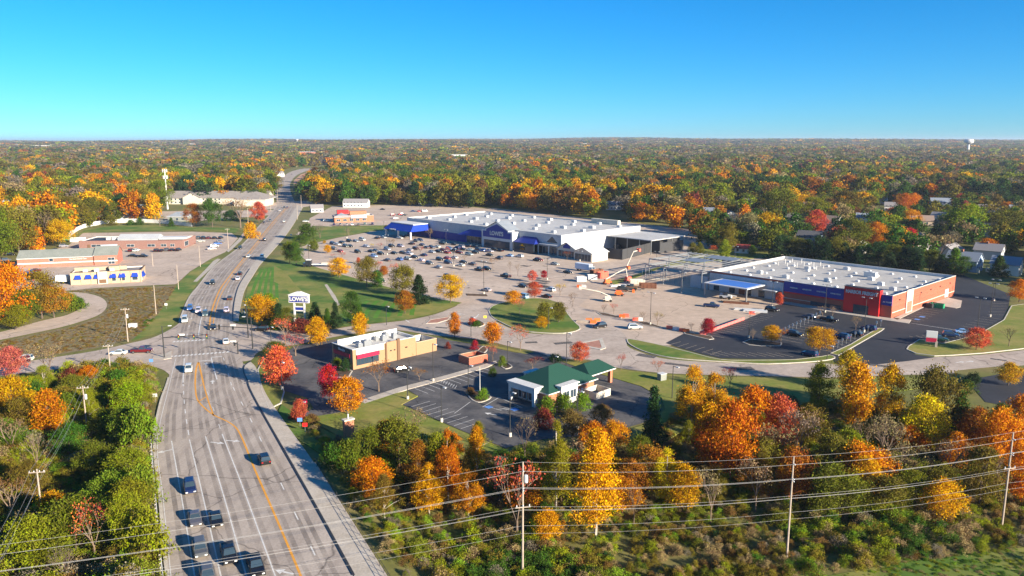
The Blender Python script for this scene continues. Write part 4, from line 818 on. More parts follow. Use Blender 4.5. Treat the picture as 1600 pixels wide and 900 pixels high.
def envelope(kind, t, rng):
    if kind == 'round': return np.sqrt(np.clip(1 - (2 * t - 0.92) ** 2 * 0.95, 0, 1)) ** 0.9
    if kind == 'oval': return np.clip(np.sin(PI * np.clip(t * 0.93 + 0.07, 0, 1)), 0, 1) ** 0.55
    if kind == 'oak': return np.clip(np.sin(PI * np.clip(t * 0.85 + 0.12, 0, 1)), 0, 1) ** 0.5
    if kind == 'pyramid': return np.clip((1 - t) * 1.25, 0, 1) ** 0.75 * np.clip(t * 5 + .3, 0, 1)
    if kind == 'cone': return np.clip(1 - t, 0, 1) ** 0.85
    if kind == 'bush': return np.sqrt(np.clip(1 - t * t, 0, 1))
def crown_mesh(name, kind, z0, w, nc, per, size, seed, spread=None, lumps=5):
    rng = np.random.default_rng(seed); H_c = 1 - z0
    t = rng.uniform(0, 1, nc * 3) ** (0.85 if kind != 'cone' else 1.3); ang = rng.uniform(0, 2 * PI, nc * 3)
    rad = rng.uniform(0.0, 1, nc * 3) ** (0.42)
    ph = rng.uniform(0, 2 * PI, 3); lob = 1 + 0.16 * np.sin(lumps * ang + ph[0] + 6 * t) + 0.12 * np.sin((lumps - 2) * ang + ph[1] - 9 * t)
    r = envelope(kind, t, rng) * rad * lob * w / 2
    c = np.stack([r * np.cos(ang), r * np.sin(ang), z0 + t * H_c * 0.97], 1)
    gap = np.sin(c[:, 0] * 21 / w * .5 + ph[0]) + np.sin(c[:, 1] * 19 / w * .5 + ph[1]) + np.sin(c[:, 2] * 17 + ph[2])
    keep = gap > (-0.55 if kind in ('oak', 'pyramid') else -1.2); c = c[keep][:nc]
    v, f, lv = leaves(c, per, spread or 0.055, size, rng, 0.8)
    return np_mesh(name, v, f, ['leaf'], lv), c
def trunk_mesh(name, cents, z0, r, m, seed, limbs=9, top=0.75):
    rng = np.random.default_rng(seed); b = MB(); p = Vector((0, 0, -0.02)); r0 = r; pts = [p]
    for k in range(1, 5):
        q = Vector((rng.normal(0, .012), rng.normal(0, .012), top * k / 4)); b.tube(p, q, r0, r0 * .72, 6, caps=False); p = q; r0 *= .72; pts.append(q)
    idx_ = rng.choice(len(cents), min(limbs, len(cents)), replace=False)
    for i in idx_:
        e = Vector(cents[i]); s_z = min(max(z0 * .9, e.z * .6), top * .95); s = Vector((0, 0, s_z)); mid = s.lerp(e, .5) + Vector((0, 0, .02))
        rr = r * .38; b.tube(s, mid, rr, rr * .7, 4, caps=False); b.tube(mid, e, rr * .7, rr * .25, 4, caps=False)
    return b.mesh(name, m)
def bare_mesh(name, seed, wide=0.3, depth=4, leafy=0):
    rng = random.Random(seed); b = MB(); tips = []
    def grow(p, d, L, r, k):
        q = p + d * L; b.tube(p, q, r, r * .68, 5 if k == 0 else 3, caps=False)
        if k >= depth: tips.append(q); return
        n = 3 if k < 2 else rng.choice((2, 3, 3))
        for i in range(n):
            ax = d.orthogonal().normalized(); ax.rotate(Matrix.Rotation(2 * PI * (i / n) + rng.uniform(-.6, .6), 3, d))
            nd = (d + ax * rng.uniform(wide, wide * 2.0) + Vector((0, 0, .13))).normalized(); grow(q if i else p.lerp(q, .9), nd, L * rng.uniform(.62, .86), r * .62, k + 1)
    grow(Vector((0, 0, -.02)), Vector((0, 0, 1)), .27, .018, 0)
    zs = max(v[2] for v in b.v); b.v = [(x / zs, y / zs, z / zs) for x, y, z in b.v]
    c = np.array([tuple(p / zs) for p in tips]); return b, c
PROTO = {}
def proto(kind, variant):
    key = (kind, variant)
    if key in PROTO: return PROTO[key]
    s = 100 * variant + hash(kind) % 7 if False else 37 * variant + len(kind) * 5 + ord(kind[0])
    if kind == 'round': c, p = crown_mesh('crown', 'round', .20, .86, 200, 42, .0165, s); tr = trunk_mesh('trunk', p, .2, .024, 'bark', s)
    elif kind == 'oval': c, p = crown_mesh('crown', 'oval', .17, .56, 180, 38, .0165, s); tr = trunk_mesh('trunk', p, .17, .020, 'bark', s)
    elif kind == 'oak': c, p = crown_mesh('crown', 'oak', .22, .98, 230, 38, .0160, s, lumps=7); tr = trunk_mesh('trunk', p, .25, .026, 'bark', s)
    elif kind == 'pyramid': c, p = crown_mesh('crown', 'pyramid', .20, .62, 240, 62, .0092, s, .036); tr = trunk_mesh('trunk', p, .2, .018, 'pale_bark', s, 14, .9)
    elif kind == 'cone': c, p = crown_mesh('crown', 'cone', .06, .52, 210, 30, .0165, s, .032); tr = trunk_mesh('trunk', p, .06, .020, 'bark', s, 8, .85)
    elif kind == 'bush': c, p = crown_mesh('crown', 'bush', .02, 1.7, 90, 34, .043, s, .12); tr = trunk_mesh('stem', p, .02, .03, 'bark', s, 6, .5)
    elif kind == 'sparse':
        b, p = bare_mesh('twigs', s, .3, 4); tr = b.mesh('trunk', 'twig'); rng = np.random.default_rng(s); v, f, lv = leaves(p, 9, .05, .0165, rng); c = np_mesh('crown', v, f, ['leaf'], lv)
    elif kind == 'bare':
        b, p = bare_mesh('twigs', s, .33, 5); tr = b.mesh('trunk', 'twig'); rng = np.random.default_rng(s); v, f, lv = leaves(p[::2], 1, .03, .016, rng); c = np_mesh('crown', v, f, ['leaf'], lv)
    PROTO[key] = (c, tr); return PROTO[key]
KIND_W = dict(round=.86, oval=.56, oak=.98, pyramid=.62, cone=.52, bush=1.7, sparse=.8, bare=.8)
LEAF = dict(orange=(.54, .175, .014), gold=(.56, .27, .014), yellow=(.48, .34, .02), coral=(.56, .115, .065), red=(.42, .05, .03), crimson=(.42, .025, .05), pink=(.50, .13, .10), rust=(.34, .125, .022),
            brown=(.17, .095, .03), olive=(.125, .135, .014), brownolive=(.17, .13, .02), yellowgreen=(.21, .225, .016), green=(.06, .115, .014), darkgreen=(.028, .06, .017), tan=(.26, .185, .09), maroon=(.20, .04, .03), lime=(.15, .22, .02), greybrown=(.18, .15, .105))
CNAME = dict(orange='orange', gold='golden orange', yellow='yellow', coral='coral red', red='red', crimson='crimson', pink='pink-red', rust='rust', brown='brown', olive='olive', brownolive='brown-olive', yellowgreen='yellow-green', green='green', darkgreen='dark green', tan='tan', maroon='maroon', lime='bright green', greybrown='grey-brown')
KNAME = dict(round='rounded tree', oval='slender oval tree', oak='spreading tree', pyramid='tall pointed tree', cone='evergreen', bush='bush', sparse='thin-leaved tree', bare='nearly bare tree')
ONAME = dict(round='round_tree', oval='oval_tree', oak='oak_tree', pyramid='sycamore_tree', cone='conifer_tree', bush='bush', sparse='young_tree', bare='bare_tree')
LAND = [((540, 620), 'near the burger restaurant'), ((870, 605), 'near the green-roofed bank'), ((470, 480), 'near the tall white pole sign'), ((600, 460), 'on the lawn below the big lot'), ((660, 400), 'in the big store car park'), ((820, 400), 'in front of the navy gabled entrance'), ((840, 490), 'on the planted island'),
        ((1000, 490), 'beside the construction yard'), ((1250, 530), 'in the tool store car park'), ((1540, 530), 'by the tool store road sign'), ((1430, 360), 'among the houses behind the tool store'), ((1280, 360), 'among the houses behind the tool store roof'), ((1130, 380), 'between the two big stores'), ((900, 320), 'in the woods behind the big store'), ((620, 300), 'in the woods behind the diner'),
        ((450, 300), 'beside the far road'), ((340, 320), 'around the apartment block'), ((180, 320), 'in the woods behind the white fence'), ((40, 340), 'in the woods at the left edge'), ((40, 460), 'beside the curved driveway'), ((80, 580), 'along the side street'), ((60, 680), 'in the left woods by the utility poles'), ((160, 820), 'in the left woods by the guardrail'),
        ((700, 720), 'in the woods below the bank lot'), ((930, 760), 'in the woods behind the middle power pole'), ((1120, 680), 'in the woods right of the bank'), ((1300, 600), 'beside the frontage road'), ((1300, 740), 'in the woods behind the right power poles'), ((1500, 640), 'in the woods at the right edge'), ((1150, 290), 'in the wooded suburb beyond'), ((1450, 290), 'in the wooded suburb beyond right'), ((770, 530), 'along the frontage road verge'), ((150, 470), 'beside the meadow')]
def landmark(sx, sy): return min(LAND, key=lambda q: (q[0][0] - sx) ** 2 + ((q[0][1] - sy) * 1.6) ** 2)[1]
TREES = []; TREE_POS = []
def tree(x, y, z, h, kind, col, wf=1.0, variant=None, rng=random):
    if variant is None: variant = rng.randrange(3)
    c, tr = proto(kind, variant); sx, sy = screen(x, y, z + h * .6)
    is_bush = kind == 'bush'
    t = thing(ONAME[kind], '%s %s %s' % (CNAME[col], KNAME[kind], landmark(sx, sy)), 'bush' if is_bush else 'tree', (x, y, z), rng.uniform(0, 2 * PI), 'bushes' if is_bush else 'trees')
    t.scale = (h * wf, h * wf, h)
    o = bpy.data.objects.new('crown', c); COL.objects.link(o); o.parent = t; k = rng.uniform(.85, 1.18); q = LEAF[col]
    o['leaf'] = (q[0] * k * rng.uniform(.92, 1.08), q[1] * k * rng.uniform(.85, 1.15), q[2] * k, 1.0)
    o2 = bpy.data.objects.new('trunk', tr); COL.objects.link(o2); o2.parent = t
    TREES.append(t); TREE_POS.append((x, y)); return t
def ptree(bx, by, top, w, kind, col, variant=None):
    """a tree seen in the photograph: foot at (bx, by), top at row top, crown w pixels wide"""
    x, y, z = gpos(bx, by); s = ppm(x, y, z); h = (by - top) / s / (CP * 1.0) * 1.0; wf = (w / s) / (KIND_W[kind] * h)
    wf = min(max(wf, .55), 1.9); return tree(x, y, z, h, kind, col, wf, variant)
PT = '''655,775,686,62,pyramid,rust;700,785,670,44,pyramid,orange;745,745,650,48,pyramid,gold;930,842,668,92,pyramid,gold,1;868,800,655,46,pyramid,yellowgreen;808,850,716,78,sparse,coral;855,850,795,44,round,gold;1080,672,563,52,pyramid,gold;1115,668,575,50,pyramid,gold;1140,750,628,74,round,orange;1175,700,605,62,round,orange;1108,735,650,56,round,orange;1020,690,602,40,cone,darkgreen;1215,705,618,56,round,coral;1040,790,700,56,pyramid,yellow;1000,720,665,44,oak,olive;960,705,655,40,oak,gold
1334,672,562,46,oval,gold;1388,650,558,42,round,gold;1278,640,560,40,round,yellowgreen;1322,610,548,38,round,yellow;1460,680,574,76,oak,brownolive;1500,665,588,42,cone,green;1575,602,567,36,round,gold;1440,710,620,64,round,yellow;1560,740,640,66,oak,orange;1592,700,618,52,round,orange;1380,740,650,60,sparse,tan;1300,760,680,70,oak,brownolive;1250,720,640,56,sparse,greybrown;1480,770,690,60,sparse,tan;1240,790,700,60,oak,rust;1350,790,715,56,round,gold;1180,800,715,50,sparse,tan;1110,820,735,50,sparse,tan;1420,800,735,60,oak,yellowgreen;1530,790,700,70,oak,brownolive;1595,790,700,60,oak,orange
575,728,652,46,oak,olive;625,735,648,72,oak,olive;690,730,660,50,oak,yellowgreen;545,735,690,50,bush,olive;600,760,720,50,bush,yellowgreen;520,730,695,40,bush,green;660,745,720,50,bush,brownolive;820,720,645,40,bare,tan;990,830,745,40,bare,tan;780,790,735,40,sparse,rust;895,690,640,44,oak,brown;850,668,640,36,bush,maroon;880,645,618,34,bush,lime;910,640,615,30,bush,lime;855,650,622,30,bush,lime;940,665,632,34,round,brown
436,604,543,44,oval,coral;515,627,571,34,round,crimson;543,648,590,52,round,orange;469,662,624,20,oval,coral;446,538,498,36,sparse,coral;462,556,525,50,sparse,pink;496,541,497,28,oval,gold;563,527,489,22,oval,gold;592,612,567,44,sparse,rust;655,594,577,24,sparse,rust;710,527,489,18,oval,orange;770,540,503,26,oval,orange;813,548,511,32,sparse,coral;770,566,540,22,sparse,coral;905,567,535,30,round,coral;832,578,558,30,sparse,maroon;970,579,553,18,sparse,pink;1028,585,563,20,sparse,coral;1140,610,575,26,sparse,maroon;409,508,462,46,oak,gold;430,562,534,36,oak,olive;420,500,470,30,cone,darkgreen;436,508,474,30,cone,darkgreen;448,518,482,28,oak,olive;430,514,496,18,bush,lime;493,505,472,26,cone,darkgreen;470,520,500,40,bush,maroon;500,524,505,30,bush,brown;460,655,640,16,bush,maroon;487,662,648,24,bush,brown
453,412,378,24,oak,olive;463,414,380,24,oak,green;530,434,404,32,round,gold;573,448,402,36,oak,brownolive;630,462,415,42,oak,brownolive;655,476,430,34,cone,darkgreen;633,490,455,30,round,rust;704,473,431,42,oak,gold;550,508,457,32,oak,green;525,512,472,22,cone,darkgreen;512,513,482,18,cone,green;600,432,415,12,oval,rust;562,505,480,24,cone,green;590,448,425,20,bush,green
512,396,383,11,oval,gold;507,381,376,6,round,gold;613,390,373,13,sparse,tan;657,397,386,11,sparse,pink;582,388,381,8,sparse,yellow;594,389,380,10,sparse,pink;672,374,358,11,sparse,tan;716,376,366,9,sparse,rust;748,379,371,9,sparse,rust;785,389,373,15,sparse,coral;806,390,375,12,sparse,crimson;820,394,379,14,round,gold;770,420,403,13,sparse,tan;797,426,408,12,bare,greybrown;809,431,411,12,bare,greybrown;886,407,392,12,sparse,maroon;832,441,423,15,round,pink;850,436,423,11,round,crimson;835,466,441,24,round,coral;802,477,455,26,round,gold;812,491,468,18,sparse,pink;851,507,472,23,oval,brownolive;873,504,472,22,oval,brownolive;846,514,495,21,round,gold;875,462,443,18,sparse,yellow;590,425,409,18,sparse,pink;615,432,412,22,sparse,pink;700,397,386,8,sparse,pink;726,409,397,14,bare,greybrown;520,403,397,18,sparse,pink;535,404,395,14,sparse,pink;560,412,402,6,oval,coral
1106,524,497,19,oval,crimson;1080,518,502,16,bare,brown;943,489,474,14,bare,pink;959,491,475,14,sparse,pink;1005,505,486,19,bare,brown;1027,509,488,19,sparse,tan;895,478,456,19,bare,tan;1176,537,511,17,bare,greybrown;1205,535,509,28,round,gold;1220,534,515,20,sparse,orange;1280,551,511,46,oak,gold;1337,516,495,17,sparse,tan;1285,496,478,22,bare,tan;1300,498,478,18,bare,tan;1525,547,513,40,round,coral;1576,542,512,28,bare,olive;1592,472,438,32,round,orange;1217,478,458,12,oval,coral;738,508,497,14,bush,coral;745,510,502,16,bush,green;755,624,608,20,bush,lime;735,617,606,16,bush,brown;785,572,557,14,bush,lime;742,546,533,14,bush,crimson;700,545,535,10,bush,maroon;655,552,543,10,bush,crimson;642,556,548,8,bush,green;527,575,560,16,bush,olive;540,580,562,16,bush,darkgreen;867,566,552,20,bush,darkgreen;770,588,574,12,bush,green;1520,600,582,22,bush,darkgreen;1510,612,595,30,bush,green
12,510,415,76,oak,orange;-20,500,410,70,oak,orange;66,498,426,56,oak,brownolive;85,496,445,44,oak,rust;40,505,455,50,oak,olive;108,485,460,36,bush,lime;122,482,466,26,bush,green;25,515,478,50,oak,yellowgreen;20,592,543,44,round,pink;78,592,533,52,sparse,tan;110,592,562,22,bush,maroon;140,592,558,32,round,orange;22,662,590,64,round,gold;80,692,610,46,oval,orange;60,640,600,40,bush,green;150,882,787,62,sparse,coral;105,930,840,60,bare,greybrown;85,830,768,46,round,gold;60,745,670,40,bare,greybrown;170,690,640,50,oak,olive;190,650,610,40,oak,gold;20,720,650,50,sparse,tan;120,650,612,40,oak,yellowgreen;200,760,700,60,oak,yellowgreen;150,750,690,60,oak,olive;205,860,770,60,oak,yellowgreen;220,700,640,44,bush,lime;222,790,730,44,bush,lime;232,870,800,46,bush,yellowgreen;110,720,660,50,oak,green;60,870,800,60,sparse,tan;20,820,740,60,sparse,brown;185,612,580,40,bush,green;225,640,600,36,oak,yellowgreen
332,355,312,32,oak,green;303,354,320,28,oak,rust;376,356,312,44,sparse,tan;405,348,317,24,round,coral;392,372,350,24,bush,gold;362,345,330,30,bush,darkgreen;268,354,340,10,cone,green;250,354,336,18,sparse,olive;175,352,338,22,bush,olive;205,352,343,12,bush,green;218,352,340,12,bush,green;95,385,345,40,oak,gold;70,385,330,36,bare,tan;110,362,310,60,oak,brownolive;150,350,310,50,oak,olive;30,400,325,60,oak,brownolive;0,410,330,60,oak,olive;140,330,290,50,oak,brownolive;215,335,290,50,oak,brownolive;250,330,285,44,oak,olive;200,330,300,40,sparse,tan;170,320,285,50,bare,tan;428,300,276,30,oak,brownolive;412,318,296,20,oak,olive
1275,366,330,34,round,coral;1365,392,349,36,round,orange;1403,398,356,30,oval,gold;1420,394,357,20,oval,crimson;1412,336,304,24,round,orange;1426,335,304,26,round,orange;1422,356,329,30,round,gold;1505,378,322,62,oak,yellowgreen;1541,402,374,32,round,orange;1468,412,368,56,sparse,tan;1490,428,388,34,cone,lime;1330,402,344,54,oak,olive;1270,345,310,50,oak,yellowgreen;1240,340,300,56,oak,gold;1215,350,296,60,oak,olive;1320,340,300,50,oak,brownolive;1500,325,304,22,round,coral;1525,322,303,24,round,red;1570,375,330,60,oak,olive;1150,370,330,44,bare,greybrown;1135,398,350,36,oak,brownolive;1175,375,335,50,oak,tan;1200,385,335,50,oak,gold;1082,402,380,14,oval,brownolive;1093,400,380,12,oval,olive;1132,408,376,16,oval,yellowgreen;1115,390,384,14,bush,coral;1175,400,384,12,oval,lime;1385,355,335,34,bush,rust;1395,340,325,26,round,red;1340,372,352,22,round,coral;1300,390,372,26,bush,olive;1520,415,398,20,bush,green;1580,425,405,26,bush,green;1435,430,398,50,cone,darkgreen;1390,425,395,44,cone,darkgreen;1290,412,378,50,cone,darkgreen;1215,405,370,40,cone,darkgreen;1340,415,385,40,cone,darkgreen;1560,432,400,30,cone,green'''
PT += ';490,392,375,14,bush,olive;470,385,368,26,oak,green;500,372,350,30,bare,greybrown;480,375,352,30,bush,green;545,368,356,20,bare,olive;605,361,352,9,oval,brownolive;614,361,352,9,oval,brownolive;420,470,459,20,bush,lime'
PT += ';1225,402,368,34,oak,darkgreen;1245,404,372,30,oak,olive;1262,404,374,34,cone,darkgreen;1282,408,370,36,oak,darkgreen;1308,410,372,40,oak,olive;1318,412,380,30,cone,darkgreen;1352,412,382,26,oak,green;1372,416,380,40,oak,darkgreen;1395,418,384,36,oak,olive;1412,420,386,34,cone,darkgreen;1428,422,388,40,oak,darkgreen;1452,424,392,36,oak,olive;1470,428,398,34,cone,darkgreen;1505,432,402,26,oak,green'
for row in PT.replace('\n', ';').split(';'):
    a = row.split(','); ptree(int(a[0]), int(a[1]), int(a[2]), int(a[3]), a[4], a[5], int(a[6]) if len(a) > 6 else None)
PHOTO_TREES = len(TREES); rr = random.Random(21); k_ = 0
while k_ < 72:
    left = k_ % 4 == 3; px, py = (rr.uniform(0, 225), rr.uniform(605, 900)) if left else (rr.uniform(560, 1600), rr.uniform(690, 815))
    if not left and py > 835 - (px - 1000) * .03: continue
    x, y, z = gpos(px, py)
    if not in_poly(x, y, RAVINE_L if left else RAVINE_R) or min((x - a) ** 2 + (y - b) ** 2 for a, b in TREE_POS) < 9: continue
    cl = rr.choice(('brownolive', 'gold', 'orange', 'tan', 'rust', 'yellowgreen', 'olive', 'tan', 'gold', 'orange', 'brownolive'));
    if left: cl = rr.choice(('yellowgreen', 'yellowgreen', 'lime', 'olive', 'yellowgreen', 'brownolive'))
    kd = 'sparse' if cl in ('tan', 'brown') else rr.choice(('oak', 'oak', 'pyramid', 'round'))
    tree(x, y, z, rr.uniform(5, 9.5), kd, cl, rr.uniform(.85, 1.15), None, rr); k_ += 1

# ---------------------------------------------------------------- houses of the suburb
HOUSES = []
def house(bx, by, w, d, h, rz, wall, roof, label, along='x', garage=False, chimney=False, far=False):
    x, y = at(bx, by); t = thing('house', label, 'house', (x, y, 0), rz, 'suburban houses'); HOUSES.append((x, y, max(w, d)))
    wo, ro = gable_block(t, -w / 2, w / 2, 0, d, h, h + min(w, d) * .33, 'siding', 'roofing', along, .45); wo['paint'] = (*wall, 1.0); ro['roof'] = (*roof, 1.0)
    if far: return t
    for i in range(max(2, int(w / 3.2))):
        xx = -w / 2 + 1 + i * 3.1
        if xx + 1.2 > w / 2: break
        for z in ([1.0] if h < 4 else [1.0, 3.7]): fwin(t, xx, xx + 1.1, z, z + 1.3, -.02)
    swin(t, w / 2, 2, 3.2, 1.2, 2.6); MB().box(w / 2 + .004, w / 2 + .08, d - 3, d - 2, 0, 2.1).build('door', 'tan_dark', t)
    if garage:
        p = MB().box(-w / 2 + 2, -w / 2 + 6.5, -.12, -.004, 0, 2.3).build('garage_door', 'white', t)
    if chimney: MB().box(-.5, .5, d * .55, d * .55 + 1, h, h + min(w, d) * .33 + 1).build('chimney', 'red_brick', ro)
    return t
BLU, WHT, CRM, GRY, TAN_ = (.30, .38, .50), (.78, .75, .70), (.72, .64, .52), (.42, .42, .44), (.5, .38, .28)
RG, RB, RBR, RD = (.26, .24, .24), (.22, .25, .30), (.28, .20, .16), (.10, .10, .11)
for a in ((1440, 392, 9, 12, 5.8, R(-20), WHT, RBR, 'cream two-storey gabled house beside the crimson tree', 'y', True), (1346, 396, 6, 9, 5.4, R(15), WHT, RD, 'white narrow gable-end house left of the orange tree', 'y'), (1530, 424, 10, 13, 5.0, R(45), BLU, RB, 'large blue house with pale gable end behind the tool store', 'y', False, True), (1498, 402, 13, 9, 3.4, R(40), GRY, RG, 'grey-roofed house above the blue house', 'x', False, True), (1566, 406, 9, 12, 4.6, R(48), GRY, RG, 'grey gabled house right of the small orange tree', 'y', False, True), (1594, 430, 9, 11, 4.8, R(48), WHT, RB, 'white gable house at the right edge of the suburb', 'y'),
          (1262, 382, 13, 9, 4.4, R(-35), BLU, RD, 'slate-blue house left below the coral tree'), (1292, 362, 14, 9, 4.2, R(-35), TAN_, RD, 'dark-roofed house behind the coral tree'), (1352, 350, 12, 9, 4.4, R(-20), WHT, RB, 'small white house behind the tool store orange trees'), (1398, 330, 16, 9, 4.2, R(-25), WHT, RG, 'grey-roofed white house left of the twin orange trees'), (1470, 325, 16, 10, 5.2, R(-20), GRY, RB, 'grey many-gabled house right of the twin orange trees'), (1545, 334, 20, 11, 3.4, R(20), GRY, RG, 'long low house with pale grey roof'), (1592, 335, 12, 9, 4.2, R(-15), BLU, RB, 'bright blue house at the right edge far back'), (1440, 352, 15, 10, 3.2, R(-20), TAN_, RBR, 'brown low house below the twin orange trees'),
          (1158, 396, 7, 5, 2.8, R(-30), WHT, (.35, .06, .05), 'red-roofed shed between the two big stores'), (960, 328, 14, 9, 4.0, R(-10), WHT, RG, 'white house half hidden behind the big store'), (1108, 340, 12, 9, 4.4, R(-25), BLU, RB, 'blue-grey house among trees right of the big store'), (1142, 346, 8, 8, 5.2, R(10), WHT, RD, 'white gable peeking between trees right of the big store', 'y'), (14, 330, 22, 14, 4.0, R(-12), CRM, (.6, .58, .55), 'pale-roofed house at the left edge'), (38, 308, 18, 12, 4.0, R(-20), CRM, RBR, 'brown-roofed house in the woods at the left edge'), (438, 276, 14, 10, 5.0, R(40), WHT, RG, 'white house left of the far road bend'), (570, 263.5, 34, 16, 4.5, R(-10), WHT, RG, 'white building beyond the bare dirt field'), (496, 332, 10, 8, 3.6, R(20), GRY, RG, 'grey shed by the far crossing'), (555, 324, 22, 9, 4.2, R(-4), WHT, RG, 'white flat building behind the diner'), (1265, 330, 12, 9, 4.5, R(-30), WHT, RG, 'white house in the trees above the coral tree'), (1482, 350, 8, 11, 5.4, R(46), WHT, RG, 'white gabled house above the yellow-green oak', 'y'), (1528, 362, 8, 11, 5.2, R(44), WHT, RB, 'white gabled house right of the yellow-green oak', 'y'), (1568, 372, 9, 11, 5.4, R(40), CRM, RG, 'cream gabled house near the right edge', 'y'), (1312, 356, 8, 10, 5.2, R(46), WHT, RBR, 'white gabled house right of the coral tree', 'y'), (1244, 350, 8, 10, 5.0, R(45), CRM, RG, 'cream gabled house left of the coral tree', 'y'), (1384, 318, 9, 10, 5.0, R(45), WHT, RG, 'small white gabled house above the twin orange trees', 'y'), (1585, 318, 9, 11, 5.2, R(42), WHT, RD, 'white gabled house far back at the right edge', 'y'), (1330, 310, 9, 10, 5.2, R(46), WHT, RG, 'white gabled house deep in the suburb', 'y'), (1180, 325, 8, 10, 5.2, R(46), WHT, RG, 'white gabled house in trees right of the big store', 'y'), (1040, 318, 8, 10, 5.0, R(46), WHT, RG, 'white gabled house in woods behind the garden yard', 'y'),
          (1395, 257, 22, 12, 5, R(-15), CRM, RG, 'cream house high in the wooded suburb')):
    house(*a)
# scattered far houses, roofs showing between the trees
rr = random.Random(11); k_ = 0
while k_ < 46:
    sx, sy = rr.uniform(0, 1600), rr.uniform(237, 292)
    if 400 < sx < 560 and sy > 255: continue
    if sy > 272 and 560 < sx < 1160: continue
    x, y = at(sx, sy)
    if any((x - a) ** 2 + (y - b) ** 2 < 900 for a, b, _ in HOUSES): continue
    big = rr.random() < .2; house(sx, sy, rr.uniform(13, 20) * (1.8 if big else 1), rr.uniform(9, 13), rr.choice((4, 6)), rr.uniform(-.8, .8), rr.choice((WHT, WHT, WHT, CRM, GRY)), rr.choice((RG, RB, RBR, (.5, .48, .46))), 'far house roof ' + landmark(sx, sy), 'x', far=True); HOUSES[-1] = (x, y, 15); k_ += 1
for i, (sx, sy, w, h, c) in enumerate(((20, 228.5, 330, 14, WHT), (60, 229.5, 150, 12, WHT), (165, 226, 120, 14, WHT), (235, 225.5, 140, 16, WHT), (300, 226.5, 90, 12, GRY), (330, 228, 60, 10, WHT), (480, 240, 70, 9, (.5, .18, .12)), (410, 231, 70, 10, WHT), (535, 231, 60, 10, WHT), (915, 226, 110, 12, WHT), (970, 226, 70, 12, CRM), (715, 245, 50, 9, WHT))):
    y = 1200.0
    while y < 9500 and screen((sx - 800) / F_PX * (y * CP + 8), y, ground_z((sx - 800) / F_PX * (y * CP + 8), y) + 14)[1] > sy: y += 25
    x = (sx - 800) / F_PX * (y * CP + 8); z = ground_z(x, y)
    t = thing('distant_warehouse', 'distant %s flat-roofed building near the horizon' % ('brick-red' if c[0] == .5 else 'pale'), 'building', (x, y, z), 0, 'buildings near the horizon'); o = MB().box(-w / 2, w / 2, 0, 40, -2, h + 10).build('wall', 'siding', t); o['paint'] = (*c, 1.0)
    MB().box(-w / 2 - 1, w / 2 + 1, -1, 41, h + 10, h + 11).build('roof', 'membrane', t); HOUSES.append((x, y, w * .7))

# ---------------------------------------------------------------- scattered woods: nearest ones single trees, the rest one mass
OPEN = [(-200, 640), (-200, 420), (0, 404), (60, 396), (100, 378), (128, 358), (190, 345), (240, 346), (240, 318), (410, 318), (422, 310), (422, 290), (430, 272), (455, 262), (520, 258), (640, 260), (645, 267), (560, 268), (520, 272), (492, 282), (476, 300), (478, 318), (520, 322), (600, 321), (720, 326), (780, 325), (860, 334), (960, 344), (1060, 359), (1075, 372), (1110, 392), (1215, 397), (1500, 424), (1560, 436), (1620, 448), (1900, 500), (1900, 640)]
PAL_FAR = ['olive'] * 10 + ['brownolive'] * 8 + ['yellowgreen'] * 6 + ['green'] * 7 + ['darkgreen'] * 5 + ['gold'] * 2 + ['rust'] * 2 + ['orange'] * 1 + ['brown'] * 3 + ['tan'] * 3 + ['greybrown'] * 3 + ['maroon'] * 1
rg = np.random.default_rng(5); pts = []
def fill(y0, y1, cell, jitter=.48):
    out = []
    for yy in np.arange(y0, y1, cell):
        hw = (yy * .70 + 60); xs = np.arange(-hw, hw, cell)
        for xx in xs: out.append((xx + rg.uniform(-jitter, jitter) * cell, yy + rg.uniform(-jitter, jitter) * cell))
    return out
cand = [(x, y, 0) for x, y in fill(300, 1250, 13.2)] + [(x, y, 1) for x, y in fill(1250, 2600, 17.5)] + [(x, y, 2) for x, y in fill(2600, 5000, 26)] + [(x, y, 3) for x, y in fill(5000, 11500, 50)]
CX = np.array([c[0] for c in cand]); CY = np.array([c[1] for c in cand]); CL = np.array([c[2] for c in cand]); CZ = height_np(CX, CY)
DZ = CZ - CAM_H; dd = CY * CP - DZ * SP; SX = 800 + F_PX * CX / dd; SY = 450 - F_PX * (CY * SP + DZ * CP) / dd
ok = (~in_poly_np(SX, SY, OPEN)) & (SX > -160) & (SX < 1760)
for hx, hy, hw in HOUSES:
    L = math.hypot(hx, hy); ux, uy = hx / L, hy / L; a = (CX - hx) * ux + (CY - hy) * uy; b = np.abs(-(CX - hx) * uy + (CY - hy) * ux)
    ok &= ~((b < hw * .62 + 1.5) & (a > -.125 * hy) & (a < 14))
tp = np.array(TREE_POS); far_mask = CL == 0
for i in np.where(ok & far_mask)[0]:
    if ((tp[:, 0] - CX[i]) ** 2 + (tp[:, 1] - CY[i]) ** 2).min() < 30: ok[i] = False
sel = np.where(ok)[0]
PAL_HZ = ['olive'] * 6 + ['brownolive'] * 7 + ['yellowgreen'] * 2 + ['green'] * 3 + ['darkgreen'] * 3 + ['gold'] * 1 + ['rust'] * 1 + ['brown'] * 4 + ['tan'] * 5 + ['greybrown'] * 7
